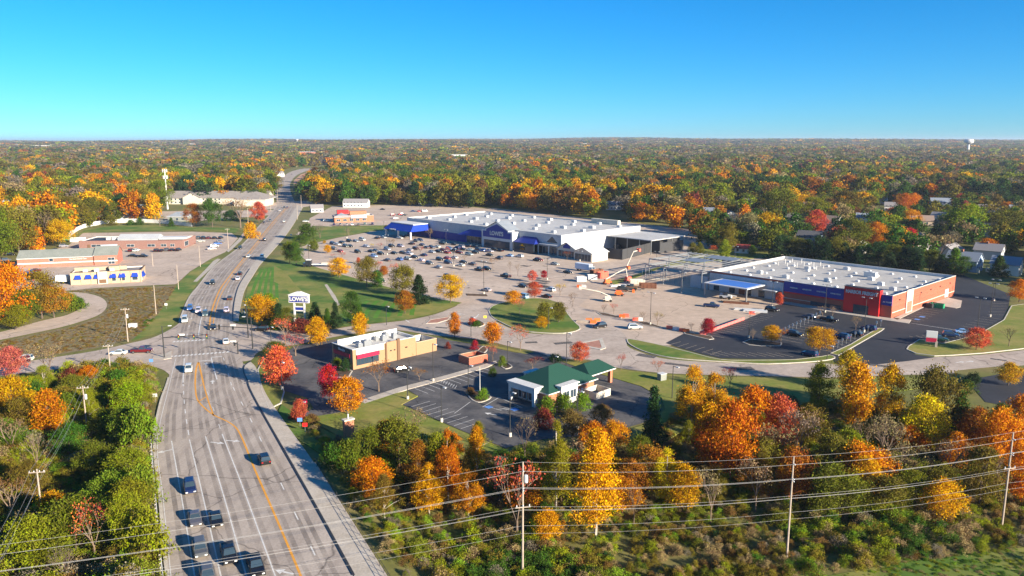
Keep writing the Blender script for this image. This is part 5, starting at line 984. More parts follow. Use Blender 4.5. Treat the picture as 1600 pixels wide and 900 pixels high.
def pick_colour(x, y):
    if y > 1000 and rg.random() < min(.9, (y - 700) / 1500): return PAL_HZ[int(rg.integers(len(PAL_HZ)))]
    n = math.sin(x / 60 + y / 90) + math.sin(x / 37 - y / 51 + 2)
    st_ = math.sin(x / 95 + 3 * math.sin(y / 140)) + math.sin(y / 70 + x / 160)
    c = PAL_FAR[int(rg.integers(len(PAL_FAR)))]
    if st_ > .7 and rg.random() < .5: c = ('green', 'darkgreen', 'olive')[int(rg.integers(3))]
    if st_ < -.8 and rg.random() < .5: c = ('brownolive', 'yellowgreen', 'gold')[int(rg.integers(3))]
    if n > 1.0 and rg.random() < .22: c = ('gold', 'orange', 'rust')[int(rg.integers(3))]
    if x < -120 and 300 < y < 900 and rg.random() < .45: c = ('gold', 'brownolive', 'tan', 'yellowgreen', 'orange')[int(rg.integers(5))]
    return c
near = sel[np.argsort(CY[sel])]; near = [i for i in near if CL[i] == 0 and 0 < SX[i] < 1600]
N_SINGLE = max(0, 300 - sum(1 for t in TREES if t['category'] == 'tree'))
single = set(int(i) for i in near[:N_SINGLE]); rr = random.Random(3)
for i in single:
    c = pick_colour(CX[i], CY[i]); h = rr.uniform(12, 22); kd = rr.choice(('oak', 'oak', 'oak', 'round', 'round', 'oval'))
    if c in ('tan', 'greybrown') and rr.random() < .6: kd = 'sparse'
    if c == 'darkgreen' and rr.random() < .4: kd = 'cone'
    tree(CX[i], CY[i], float(CZ[i]), h, kd, c, rr.uniform(.85, 1.1), None, rr)
def make_protos():
    col = bpy.data.collections.new('canopy_shapes'); col2 = bpy.data.collections.new('brush_shapes'); n = 0
    def add(c, me): o = bpy.data.objects.new('%s_%02d' % (c.name, len(c.objects)), me); c.objects.link(o)
    for v in range(3):
        for kd, z0, w in (('oak', .16, .98), ('round', .16, .86), ('oval', .12, .62)): add(col, crown_mesh('canopy', kd, z0, w, 110, 14, .036, 900 + v * 7 + ord(kd[0]), .06)[0])
    for v in range(3): add(col, crown_mesh('canopy', 'cone', .05, .5, 100, 12, .036, 950 + v, .04)[0])
    for v in range(3):
        b, p = bare_mesh('twigs', 60 + v, .3, 4); rng = np.random.default_rng(60 + v); vv, ff, lv = leaves(p, 5, .05, .035, rng); add(col, np_mesh('canopy', vv, ff, ['leaf'], lv))
    for v in range(3): add(col, crown_mesh('canopy', 'oak', .0, 1.15, 45, 5, .10, 970 + v, .09)[0])
    for v in range(5): add(col2, crown_mesh('brush', 'bush', .0, 1.5 + .2 * v, 64, 34, .038, 300 + v, .11)[0])
    for v in range(2): b, p = bare_mesh('twigs', 90 + v, .5, 3); rng = np.random.default_rng(v); vv, ff, lv = leaves(p, 24, .09, .032, rng); add(col2, np_mesh('brush', vv, ff, ['leaf'], lv))
    return col, col2
CANOPY, BRUSH = make_protos()
def mass(name, pos, scale, rot, idx, leaf, coll, label, cat):
    me = bpy.data.meshes.new(name); n = len(pos); me.vertices.add(n); me.vertices.foreach_set('co', np.asarray(pos, np.float32).ravel())
    for nm, ty, key, val in (('sc', 'FLOAT_VECTOR', 'vector', scale), ('rot', 'FLOAT', 'value', rot), ('idx', 'INT', 'value', idx), ('leaf', 'FLOAT_COLOR', 'color', leaf)):
        a = me.attributes.new(nm, ty, 'POINT'); a.data.foreach_set(key, np.ascontiguousarray(val, np.int32 if ty == 'INT' else np.float32).ravel())
    o = bpy.data.objects.new(name, me); COL.objects.link(o); tag(o, label, cat, None, 'stuff')
    ng = bpy.data.node_groups.new(name, 'GeometryNodeTree'); ng.interface.new_socket('Geometry', in_out='INPUT', socket_type='NodeSocketGeometry'); ng.interface.new_socket('Geometry', in_out='OUTPUT', socket_type='NodeSocketGeometry')
    N = ng.nodes; gi = N.new('NodeGroupInput'); go = N.new('NodeGroupOutput'); ip = N.new('GeometryNodeInstanceOnPoints'); ci = N.new('GeometryNodeCollectionInfo')
    ci.inputs['Collection'].default_value = coll; ci.inputs['Separate Children'].default_value = True; ci.inputs['Reset Children'].default_value = True
    def na(nm, ty): q = N.new('GeometryNodeInputNamedAttribute'); q.data_type = ty; q.inputs['Name'].default_value = nm; return q.outputs['Attribute']
    cx = N.new('ShaderNodeCombineXYZ'); mp = N.new('GeometryNodeMeshToPoints')
    ng.links.new(gi.outputs[0], mp.inputs[0]); ng.links.new(mp.outputs[0], ip.inputs['Points']); ng.links.new(ci.outputs[0], ip.inputs['Instance']); ip.inputs['Pick Instance'].default_value = True
    ng.links.new(na('idx', 'INT'), ip.inputs['Instance Index']); ng.links.new(na('rot', 'FLOAT'), cx.inputs['Z']); ng.links.new(cx.outputs[0], ip.inputs['Rotation']); ng.links.new(na('sc', 'FLOAT_VECTOR'), ip.inputs['Scale']); ng.links.new(ip.outputs[0], go.inputs[0])
    md = o.modifiers.new('scatter', 'NODES'); md.node_group = ng; return o
P_, S_, R_, I_, L_c = [], [], [], [], []
for i in sel:
    if int(i) in single: continue
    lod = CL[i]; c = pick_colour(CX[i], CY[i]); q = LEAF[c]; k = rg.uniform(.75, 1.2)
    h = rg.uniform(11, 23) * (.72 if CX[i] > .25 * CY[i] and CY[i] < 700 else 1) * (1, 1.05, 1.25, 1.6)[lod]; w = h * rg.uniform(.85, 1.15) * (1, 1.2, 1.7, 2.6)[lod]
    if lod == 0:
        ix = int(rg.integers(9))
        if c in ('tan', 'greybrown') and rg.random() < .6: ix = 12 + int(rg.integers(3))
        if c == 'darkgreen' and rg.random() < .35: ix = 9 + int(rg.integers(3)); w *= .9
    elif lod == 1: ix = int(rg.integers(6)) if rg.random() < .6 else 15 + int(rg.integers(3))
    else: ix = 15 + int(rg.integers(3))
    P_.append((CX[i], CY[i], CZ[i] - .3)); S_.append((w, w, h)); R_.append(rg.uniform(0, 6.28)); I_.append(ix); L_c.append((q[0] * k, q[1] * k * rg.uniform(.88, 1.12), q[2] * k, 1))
mass('distant_woodland', P_, S_, R_, I_, L_c, CANOPY, 'mass of autumn woodland reaching to the horizon', 'woodland')
# undergrowth of the two low wooded patches and rough grass of the meadow
P_, S_, R_, I_, L_c = [], [], [], [], []
PAL_B = ['lime'] * 6 + ['green'] * 2 + ['yellowgreen'] * 14 + ['olive'] * 6 + ['brownolive'] * 12 + ['tan'] * 10 + ['brown'] * 3 + ['darkgreen'] * 2 + ['greybrown'] * 3
def brush(poly, n, hlo, hhi, pal, edge, wide=1.0):
    bx = [p[0] for p in poly]; by = [p[1] for p in poly]; got = 0; tries = 0
    while got < n and tries < n * 30:
        tries += 1; x = rg.uniform(min(bx), max(bx)); y = rg.uniform(min(by), max(by))
        if not in_poly(x, y, poly): continue
        sx, sy = screen(x, y, 0)
        if not (-80 < sx < 1680 and sy < 1010): continue
        if float(edge_dist_np(np.array([x]), np.array([y]), poly)[0]) < edge: continue
        m_ = math.sin(x / 9 + 1) + math.sin(y / 7 + x / 13); h = rg.uniform(hlo, hhi) * (1.25 if m_ > .4 else .8)
        if MOWN and in_poly(x, y, MOWN): continue
        c = pal[int(rg.integers(len(pal)))]
        if m_ > 1.2 and rg.random() < .4: c = 'green'
        if m_ < -.9 and rg.random() < .5: c = ('brownolive', 'tan', 'brown')[int(rg.integers(3))]
        q = LEAF[c]; k = rg.uniform(.95, 1.6); w = h * rg.uniform(.7, 1.1) * wide
        P_.append((x, y, ground_z(x, y) - .1)); S_.append((w, w, h)); R_.append(rg.uniform(0, 6.28)); I_.append(int(rg.integers(7))); L_c.append((q[0] * k, q[1] * k, q[2] * k, 1)); got += 1
MOWN = ats([(1260, 905), (1330, 893), (1400, 880), (1500, 868), (1640, 850), (1700, 1000), (1200, 1000)], -3)
brush(RAVINE_R, 4600, .6, 2.1, PAL_B, .6); brush(RAVINE_L, 2800, 1.0, 3.3, PAL_B, .8)
mass('undergrowth', P_, S_, R_, I_, L_c, BRUSH, 'dense mixed undergrowth filling the low wooded patches', 'undergrowth')
P_, S_, R_, I_, L_c = [], [], [], [], []; MOWN = None
brush(ats([(105, 455), (276, 448), (262, 472), (246, 494), (215, 527), (150, 542), (80, 554), (-20, 568), (0, 536), (100, 515), (152, 499), (170, 482), (168, 468), (150, 459)]), 2600, .25, .6, ['tan', 'greybrown', 'brownolive', 'brown', 'brown'], .3, 1.7)
brush(ats([(1250, 908), (1330, 890), (1400, 876), (1500, 864), (1640, 846), (1700, 1000), (1200, 1000)], -3), 1500, .12, .3, ['olive', 'yellowgreen', 'lime', 'tan'], .1, 2.2)
mass('rough_grass', P_, S_, R_, I_, L_c, BRUSH, 'rough grass covering the brown meadow and the mown strip edge', 'grass')
mo = MB().sheet(ats([(1260, 905), (1330, 893), (1400, 880), (1500, 868), (1640, 850), (1700, 1000), (1200, 1000)], -3), -3.0); struct('mown_strip', mo, 'lawn')
# ---------------------------------------------------------------- vehicles
def car_shapes(kind):
    """list of (part name, mesh builder, material); x points forward"""
    hw = .92; P = []; b = MB()
    if kind == 'sedan': st = [(-2.32, .42, .74), (-2.2, .30, .93), (-1.5, .24, .99), (-.2, .23, .95), (1.0, .24, .90), (2.0, .27, .78), (2.34, .38, .62)]; gh = (-1.75, 1.05, -1.05, .25, .93, 1.45)
    elif kind == 'suv': st = [(-2.32, .45, .95), (-2.25, .32, 1.08), (-1.4, .28, 1.10), (0, .27, 1.07), (1.1, .28, 1.03), (2.05, .32, .92), (2.32, .42, .72)]; gh = (-2.15, 1.15, -1.85, .35, 1.07, 1.74); hw = .95
    elif kind == 'pickup': st = [(-2.85, .5, 1.02), (-2.8, .42, 1.08), (-1.0, .38, 1.08), (.2, .36, 1.10), (1.4, .37, 1.08), (2.5, .4, 1.0), (2.8, .5, .85)]; gh = (-.75, 1.35, -.5, .65, 1.08, 1.85); hw = .98
    else: st = [(-2.5, .45, 1.2), (-2.45, .32, 1.25), (-1.4, .28, 1.25), (.3, .27, 1.2), (1.5, .28, 1.12), (2.2, .32, .95), (2.45, .45, .75)]; gh = (-2.4, 1.7, -2.25, .8, 1.2, 2.0); hw = .97
    n = 8; v = []
    for i, (x, zb, zt) in enumerate(st):
        k = .86 if i in (0, len(st) - 1) else (.96 if i in (1, len(st) - 2) else 1); w = hw * k
        v += [(x, -w * .9, zb), (x, -w, zb + .16), (x, -w, zt - .16), (x, -w * .88, zt), (x, w * .88, zt), (x, w, zt - .16), (x, w, zb + .16), (x, w * .9, zb)]
    f = [(i * n + j, i * n + (j + 1) % n, (i + 1) * n + (j + 1) % n, (i + 1) * n + j) for i in range(len(st) - 1) for j in range(n)]
    f = [q[::-1] for q in f] + [tuple(range(n)), tuple(range(len(v) - 1, len(v) - n - 1, -1))]; b.add(v, f)
    b0, b1, r0, r1, zb, zr = gh; wb, wr = hw * .90, hw * .72
    G = [(b0, -wb, zb - .03), (b1, -wb, zb - .03), (b1, wb, zb - .03), (b0, wb, zb - .03), (r0, -wr, zr - .05), (r1, -wr, zr - .05), (r1, wr, zr - .05), (r0, wr, zr - .05), (r0 + .12, -wr * .86, zr), (r1 - .12, -wr * .86, zr), (r1 - .12, wr * .86, zr), (r0 + .12, wr * .86, zr)]
    b.add(G, [(0, 1, 5, 4), (1, 2, 6, 5), (2, 3, 7, 6), (3, 0, 4, 7), (4, 5, 9, 8), (5, 6, 10, 9), (6, 7, 11, 10), (7, 4, 8, 11), (8, 9, 10, 11)])
    if kind == 'pickup': b.box(-2.7, -.82, -.80, .80, 1.07, 1.081)
    P.append(('body', b, 'paint'))
    def pane(q, inset_=.1):
        q = [Vector(p) for p in q]; c = sum(q, Vector()) / 4; nrm = (q[1] - q[0]).cross(q[3] - q[0]).normalized(); q = [p.lerp(c, inset_) + nrm * .015 for p in q]
        return MB().add([tuple(p) for p in q] + [tuple(p - nrm * .012) for p in q], [(0, 1, 2, 3), (0, 4, 5, 1), (1, 5, 6, 2), (2, 6, 7, 3), (3, 7, 4, 0)])
    P.append(('windscreen', pane([G[1], G[2], G[6], G[5]], .09), 'glass')); P.append(('rear_window', pane([G[3], G[0], G[4], G[7]], .13), 'glass'))
    P.append(('side_window', pane([G[0], G[1], G[5], G[4]], .12), 'glass')); P.append(('side_window', pane([G[2], G[3], G[7], G[6]], .12), 'glass'))
    if kind == 'pickup': P.append(('bed', MB().box(-2.66, -.86, -.76, .76, 1.083, 1.09), 'dark_metal'))
    wx = (st[0][0] + .85, st[-1][0] - .85); wr_ = .36 if kind in ('suv', 'pickup') else .33
    for x in wx:
        for s in (-1, 1):
            w = MB(); w.tube((x, s * (hw - .20), wr_), (x, s * (hw + .02), wr_), wr_, n=12); P.append(('wheel', w, 'tyre'))
            r = MB(); r.tube((x, s * (hw + .021), wr_), (x, s * (hw + .03), wr_), wr_ * .6, n=10); P.append(('rim', r, 'rim'))
    zf = st[-1][2]; zr2 = st[0][2]
    for s in (-1, 1):
        P.append(('headlight', MB().box(st[-1][0] - .10, st[-1][0] + .012, s * .62 - .17, s * .62 + .17, zf - .20, zf - .03), 'headlight'))
        P.append(('tail_light', MB().box(st[0][0] - .012, st[0][0] + .08, s * .66 - .14, s * .66 + .14, zr2 - .24, zr2 - .04), 'tail'))
    return P
CARM = {}
def car_mesh(kind, near):
    if (kind, near) in CARM: return CARM[kind, near]
    sh = car_shapes(kind)
    if near: CARM[kind, near] = [(n, b.mesh(n, m)) for n, b, m in sh]
    else:
        mats = []; o = MB()
        for n, b, m in sh:
            if m not in mats: mats.append(m)
            o.add(b.v, b.f, mats.index(m))
        CARM[kind, near] = o.mesh('car', mats)
    return CARM[kind, near]
CC = dict(black=(.012, .012, .014), white=(.75, .74, .71), silver=(.42, .43, .45), grey=(.12, .125, .135), navy=(.015, .03, .10), blue=(.06, .16, .42), red=(.42, .02, .02), darkred=(.14, .012, .015), lightblue=(.30, .48, .75), brown=(.10, .05, .03), darkgreen=(.02, .06, .045), tealgrey=(.10, .16, .17))
KN = dict(sedan='sedan', suv='suv', pickup='pickup truck', van='van')
def vehicle(px, py, ang, colour, kind, where, near=False, group='parked cars', off=0, z=0.0):
    x, y = at(px, py); lab = '%s %s %s' % (dict(tealgrey='teal-grey', darkred='dark red', lightblue='light blue', darkgreen='dark green').get(colour, colour), KN[kind], where)
    col = tuple(c * random.uniform(.9, 1.1) for c in CC[colour]) + (1.0,); nm = dict(sedan='sedan_car', suv='suv_car', pickup='pickup_truck', van='van')[kind]; a = R(ang)
    if near:
        t = thing(nm, lab, 'truck' if kind == 'pickup' else 'van' if kind == 'van' else 'car', (x, y, .03), a, group); wh = None
        for n, me in car_mesh(kind, True):
            o = bpy.data.objects.new(n, me); COL.objects.link(o); o.parent = wh if n == 'rim' else t
            if n == 'wheel': wh = o
            if n == 'body': o['paint'] = col
    else:
        t = bpy.data.objects.new(nm, car_mesh(kind, False)); COL.objects.link(t); t.location = (x, y, .02); t.rotation_euler = (0, 0, a); t['paint'] = col
        tag(t, lab, 'truck' if kind == 'pickup' else 'van' if kind == 'van' else 'car', group)
    return t
def hd(a, b):
    p, q = at(*a), at(*b); return math.degrees(math.atan2(q[1] - p[1], q[0] - p[0]))
DOWN = hd((323, 740), (345, 830)); UP = hd((430, 745), (380, 640))
for r in ((297, 766, DOWN, 'navy', 'suv', 'leading the queue nearest the camera'), (305, 815, DOWN, 'grey', 'sedan', 'behind the leading navy suv'), (338, 816, DOWN, 'black', 'sedan', 'in the middle lane near the camera'), (313, 863, DOWN, 'grey', 'suv', 'in the left lane near the camera'), (358, 871, DOWN, 'black', 'pickup', 'in the middle lane near the camera'), (400, 890, DOWN, 'black', 'pickup', 'in the third lane near the camera'), (325, 906, DOWN, 'grey', 'suv', 'cut off by the bottom edge'), (413, 722, UP, 'black', 'suv', 'driving away right of the yellow line')):
    vehicle(*r, near=True, group='cars on the main road')
ROADC = '(295,580,-100,white,suv,below the zebra markings);(353,536,75,white,sedan,crossing the junction);(333,514,-95,black,sedan,waiting under the signals);(409,517,170,black,suv,on the entrance drive);(289,503,-110,white,van,leading at the left kerb);(297,484,-110,blue,suv,behind the white van);(310,488,-110,white,suv,in the middle of the queue);(321,493,-108,tealgrey,suv,in the inner queue lane);(354,487,72,white,suv,heading away past the signals);(359,468,70,brown,sedan,heading up the hill);(372,437,60,white,sedan,on the bend of the main road);(375,429,60,black,sedan,on the bend of the main road);(332,444,-122,black,suv,coming down the bend);(375,389,-125,black,suv,coming down beyond the bend);(397,370,-128,black,sedan,coming down beyond the bend);(413,376,52,black,suv,heading away beyond the bend);(388,402,-126,white,sedan,coming down beyond the bend);(410,403,52,white,van,heading away beyond the bend);(437,330,-128,white,sedan,near the far crossing);(444,325,-128,black,sedan,near the far crossing);(449,325,52,grey,sedan,near the far crossing);(412,349,-128,black,sedan,on the far straight);(422,346,-128,grey,suv,on the far straight);(444,347,52,white,sedan,on the far straight);(222,551,5,darkred,pickup,on the side street);(185,554,185,white,sedan,on the side street);(38,564,190,white,suv,on the side street at left);(937,512,-150,black,suv,turning out of the big car park);(954,512,5,white,suv,x);(442,284,-110,navy,sedan,on the far bend);(456,273,50,grey,sedan,on the far bend)'
def road_heading(py, down):
    mid = lambda yy: tuple((min(LEFT, key=lambda p: abs(p[1] - yy))[k] + min(RIGHT, key=lambda p: abs(p[1] - yy))[k]) / 2 for k in (0, 1))
    if py < 322: a, b = (FAR_L[2], FAR_L[4])
    else: a, b = mid(py + 12), mid(py - 12)
    v = hd(a, b); return v + 180 if down else v
for q in ROADC.strip('()').split(');('):
    a = q.split(',')
    if a[5] == 'x': a[0] = '955'; a[1] = '514'; a[5] = 'driving along the construction yard'; 
    if a[5].startswith('driving'): a[0] = '992'
    an = float(a[2])
    if float(a[0]) < 470 and not (170 <= an <= 195) and an != 5: an = road_heading(float(a[1]), an < 0)
    vehicle(float(a[0]), float(a[1]), an, a[3], a[4], a[5], near=float(a[1]) > 425, group='cars on the roads')
LOTW = {0: 'parked in the left rows of the big car park', 1: 'parked in the middle rows of the big car park', 2: 'parked near the navy gabled entrance', 3: 'parked low in the big car park'}
lot = '625,373,white,sedan;632,371,black,sedan;643,382,black,sedan;651,378,grey,suv;657,377,navy,suv;626,386,silver,suv;650,390,black,suv;666,388,grey,sedan;673,388,navy,pickup;692,382,black,pickup;710,383,black,sedan;732,386,black,suv;744,387,black,sedan;675,395,silver,sedan;685,394,black,sedan;692,392,darkred,sedan;699,396,red,sedan;702,390,blue,suv;714,389,navy,suv;720,388,silver,van;724,391,black,sedan;709,393,black,suv;743,396,black,suv;754,393,blue,suv;764,394,silver,pickup;773,391,black,sedan;781,393,black,sedan;796,401,lightblue,sedan;616,397,black,sedan;629,396,brown,sedan;624,407,blue,suv;636,406,silver,pickup;648,403,black,sedan;687,407,black,suv;699,405,red,sedan;671,413,grey,suv;685,419,silver,sedan;720,416,white,sedan;724,411,black,sedan;749,423,black,pickup;761,422,black,suv;790,433,black,pickup;700,434,black,suv;520,382,navy,suv;527,383,white,sedan;534,380,black,sedan;546,378,black,suv;556,378,silver,sedan;566,376,white,van;547,386,black,sedan;540,386,grey,suv;521,390,grey,pickup;532,394,red,sedan;559,395,black,suv;580,394,black,sedan;587,393,grey,sedan;595,398,black,suv;583,402,lightblue,pickup;589,373,black,sedan;599,372,silver,sedan;592,427,grey,sedan;760,455,silver,sedan;817,449,black,sedan;817,466,lightblue,van;839,408,black,sedan;842,408,darkred,suv;867,414,silver,sedan;887,427,black,sedan;860,455,white,suv;854,465,black,sedan;641,365,silver,sedan;651,366,white,pickup;595,441,black,suv'
lot += ';660,384,grey,sedan;683,387,white,sedan;640,392,silver,sedan;662,400,navy,sedan;612,386,black,suv;605,391,silver,suv;640,398,white,suv;735,392,white,sedan;748,391,grey,suv;718,396,darkred,sedan;733,399,silver,suv;710,404,white,sedan;765,400,black,sedan;780,405,grey,suv;812,402,white,suv;572,386,white,sedan;605,408,grey,sedan;658,408,white,sedan;700,412,navy,suv;738,414,grey,sedan'
for q in lot.split(';'):
    a = q.split(','); x, y = float(a[0]), float(a[1]); w = 3 if y > 425 else 0 if x < 615 else 2 if x > 730 else 1
    vehicle(x, y, (-46 if random.random() < .7 else 134) + random.uniform(-3, 3), a[2], a[3], LOTW[w], group='cars in the big car park', near=(y > 445))
for q in '1242,525,black,suv,-47;1295,502,black,pickup,-47;1265,497,grey,sedan,133;1357,516,navy,suv,133;1335,525,black,suv,133;1315,529,navy,suv,133;1265,556,navy,suv,128;1505,521,lightblue,sedan,-20;1485,526,navy,suv,-20;1468,533,darkgreen,suv,-20;1206,486,black,suv,-47'.split(';'):
    a = q.split(','); vehicle(float(a[0]), float(a[1]), float(a[4]), a[2], a[3], 'parked by the road sign' if float(a[0]) > 1400 else 'parked in the dark tool store lot', near=True, group='cars at the tool store')
for q in '331,390,white,sedan,30;335,386,white,suv,30;340,382,blue,sedan,30;345,379,grey,suv,30;314,378,white,sedan,0;302,373,black,sedan,90;310,373,grey,suv,90;318,373,black,suv,90;326,373,darkred,sedan,90;335,373,black,sedan,90;345,373,black,suv,90;206,393,darkred,suv,80;213,393,white,suv,80;208,401,black,sedan,0;223,402,black,pickup,0;245,393,black,suv,90;253,393,black,sedan,90;261,392,grey,suv,90;269,392,black,sedan,90;279,392,black,suv,90;71,393,silver,sedan,10;87,392,black,sedan,10;100,386,silver,suv,10;16,399,black,sedan,10;9,408,grey,suv,60;41,431,black,suv,20;48,428,blue,pickup,20;57,424,darkred,sedan,20;30,434,grey,sedan,20;97,440,lightblue,van,180'.split(';'):
    a = q.split(','); vehicle(float(a[0]), float(a[1]), float(a[4]), a[2], a[3], 'parked among the left shops', group='cars at the left shops')
for q in '478,347,white,sedan,10;510,346,white,suv,10;522,352,navy,sedan,100;532,352,grey,suv,100;542,352,silver,sedan,100;550,352,white,suv,100;560,352,grey,sedan,100;570,351,tealgrey,suv,100;582,351,navy,suv,100;614,337,darkred,suv,30;627,336,red,pickup,30;618,342,white,sedan,30;632,337,black,sedan,30;656,331,red,sedan,20;664,331,white,van,20;646,331,navy,sedan,20;598,328,black,sedan,0'.split(';'):
    a = q.split(','); vehicle(float(a[0]), float(a[1]), float(a[4]), a[2], a[3], 'parked around the diner', group='cars at the diner')
vehicle(628, 580, 30, 'black', 'sedan', 'beside the burger restaurant', near=True); vehicle(1112, 480, -25, 'navy', 'pickup', 'with flatbed in the construction yard', near=True)
def box_truck(px, py, ang, label, boxc, cabc, L=7.5):
    x, y = at(px, py); t = thing('box_truck', label, 'truck', (x, y, .02), R(ang))
    o = MB().box(-L / 2 - .8, L / 2 - 1.6, -1.2, 1.2, .95, 3.5).build('cargo_box', 'siding', t); o['paint'] = (*boxc, 1)
    c = MB().add([(L / 2 - 1.5, -1.1, .6), (L / 2 + .8, -1.1, .6), (L / 2 + .8, 1.1, .6), (L / 2 - 1.5, 1.1, .6), (L / 2 - 1.5, -1.1, 2.5), (L / 2 - .2, -1.0, 2.5), (L / 2 - .2, 1.0, 2.5), (L / 2 - 1.5, 1.1, 2.5), (L / 2 + .8, -1.05, 1.4), (L / 2 + .8, 1.05, 1.4), (L / 2 + .1, -1.08, 1.5), (L / 2 + .1, 1.08, 1.5)],
        [(0, 1, 8, 10, 5, 4), (2, 3, 7, 6, 11, 9), (1, 2, 9, 8), (8, 9, 11, 10), (10, 11, 6, 5), (4, 5, 6, 7), (3, 0, 4, 7)]).build('cab', 'paint', t); c['paint'] = (*cabc, 1)
    MB().add([(L / 2 + .1 + .02, -.95, 1.55), (L / 2 + .12, .95, 1.55), (L / 2 - .16, .9, 2.42), (L / 2 - .16, -.9, 2.42)], [(0, 1, 2, 3)]).build('windscreen', 'glass', t)
    MB().box(-L / 2 - .7, L / 2 - 1.5, -.5, .5, .6, .94).build('chassis', 'dark_metal', t)
    for xx in (-L / 2 + .8, L / 2 - .3):
        for s in (-1, 1): MB().tube((xx, s * .85, .48), (xx, s * 1.15, .48), .48, n=12).build('wheel', 'tyre', t)
    return t
bt = box_truck(915, 424, -44, 'white box truck with blue-grey cargo box in the big car park', (.62, .68, .76), CC['white'], 9); box_truck(94, 443, 178, 'small white and blue box truck beside the tan restaurant', CC['white'], CC['lightblue'], 5.5); box_truck(918, 427, -44, 'second white delivery truck beside the blue-grey box truck', (.7, .7, .7), CC['white'], 5) if False else None
x, y = at(492, 417); t = thing('flatbed_truck', 'dark truck cab with long white flatbed trailer by the lawn', 'truck', (x, y, .02), R(178))
o = MB().box(1.5, 4.2, -1.2, 1.2, .8, 3.2).box(4.2, 5.4, -1.1, 1.1, .8, 1.9).build('cab', 'paint', t); o['paint'] = (.03, .035, .045, 1); MB().box(4.205, 4.26, -1, 1, 1.95, 3.0).build('windscreen', 'glass', t); MB().box(1.8, 3.8, -1, 1, 3.21, 3.6).build('roof_fairing', 'white', t)
MB().box(-11, 1.2, -1.25, 1.25, 1.15, 1.5).build('trailer_bed', 'white', t); MB().box(-8.5, -3.5, -1.2, 1.2, 1.52, 2.2).build('load', 'cream', t)
for xx in (-9.8, -8.6, 2.0, 4.6):
    for s in (-1, 1): MB().tube((xx, s * .9, .5), (xx, s * 1.25, .5), .5, n=12).build('wheel', 'tyre', t)

# ---------------------------------------------------------------- poles, cables, signals, signs
def pole_h(x, y, z, top):
    h = 0.0
    while screen(x, y, z + h)[1] > top and h < 80: h += .1
    return h
def light_pole(px, py, top, label, arms=2, big_base=True, rz=R(-46), m='dark_metal', r=.09):
    x, y = at(px, py); h = pole_h(x, y, 0, top); t = thing('light_pole', label, 'lamp post', (x, y, 0), rz, 'car park light poles')
    if big_base: MB().lathe([(.32, -.1), (.32, .75), (.28, .8)], 10).build('base', 'cream', t)
    MB().tube((0, 0, .05), (0, 0, h), r * 1.2, r * .8, 8).build('pole', m, t)
    for s in ((-1, 1) if arms == 2 else (1,)):
        MB().box(min(0, s * .9), max(0, s * .9), -.05, .05, h - .12, h - .02).build('arm', m, t); MB().box(s * 1.15 - .4, s * 1.15 + .4, -.22, .22, h - .16, h + .02).build('lamp_head', 'grey_wall', t)
    return t
LP = '605,398,367,a;483,413,383,a;627,427,402,a;709,416,388,a;697,381,359,a;756,459,408,a;802,393,366,a;855,437,404,a;600,362,346,a;542,372,350,b;656,332,318,a;677,596,537,c;637,624,572,c;638,0,0,x;690,659,604,d;732,616,570,d;797,682,612,d;1016,507,457,e;1065,459,425,e;1170,528,487,e;1206,480,440,e;1289,488,445,e;1350,519,465,e;1527,515,465,e;1547,495,443,e;1553,470,437,e;604,508,478,f;857,514,480,f;885,571,520,f;441,609,565,c;424,541,510,f;736,526,495,f;793,569,533,f;1050,623,572,f;902,672,610,d;1292,562,540,f;865,571,556,f;1026,405,393,e;1148,410,385,e;906,408,392,a'
LW = dict(a='in the big store car park', b='by the diner lawn', c='by the burger restaurant', d='in the bank lot', e='by the tool store', f='along the frontage road')
for q in LP.split(';'):
    a = q.split(',')
    if a[3] != 'x': light_pole(float(a[0]), float(a[1]), float(a[2]), 'dark car park light pole ' + LW[a[3]], 2 if a[3] in 'ae' else 1, a[3] != 'f')
x, y = at(750, 615); fp = thing('flagpole', 'bare white flagpole on the bank island', 'flagpole', (x, y, .1)); h = pole_h(x, y, 0, 575); MB().tube((0, 0, 0), (0, 0, h), .09, .05, 8).build('pole', 'white', fp); MB().lathe([(.02, h), (.1, h + .08), (.02, h + .2)], 8).build('finial', 'yellow', fp)
def utility_pole(x, y, z, h, label, arms=1, rz=0, trans=False, m='wood_pole'):
    t = thing('utility_pole', label, 'utility pole', (x, y, z), rz, 'utility poles'); MB().tube((0, 0, -.3), (0, 0, h), .17, .11, 8).build('pole', m, t)
    for k in range(arms):
        zz = h - .5 - k * 1.1; a = MB().box(-1.2, 1.2, -.16, -.05, zz - .07, zz + .07).build('crossarm', m, t)
        for xx in (-1.05, -.4, .4, 1.05): MB().lathe([(.05, zz + .07), (.08, zz + .16), (.05, zz + .3)], 6, (xx, -.1)).build('insulator', 'light_grey', a)
    if trans: MB().lathe([(.25, h - 3), (.28, h - 2.9), (.28, h - 2.0), (.2, h - 1.9)], 10, (.42, -.1)).build('transformer', 'light_grey', t)
    return t
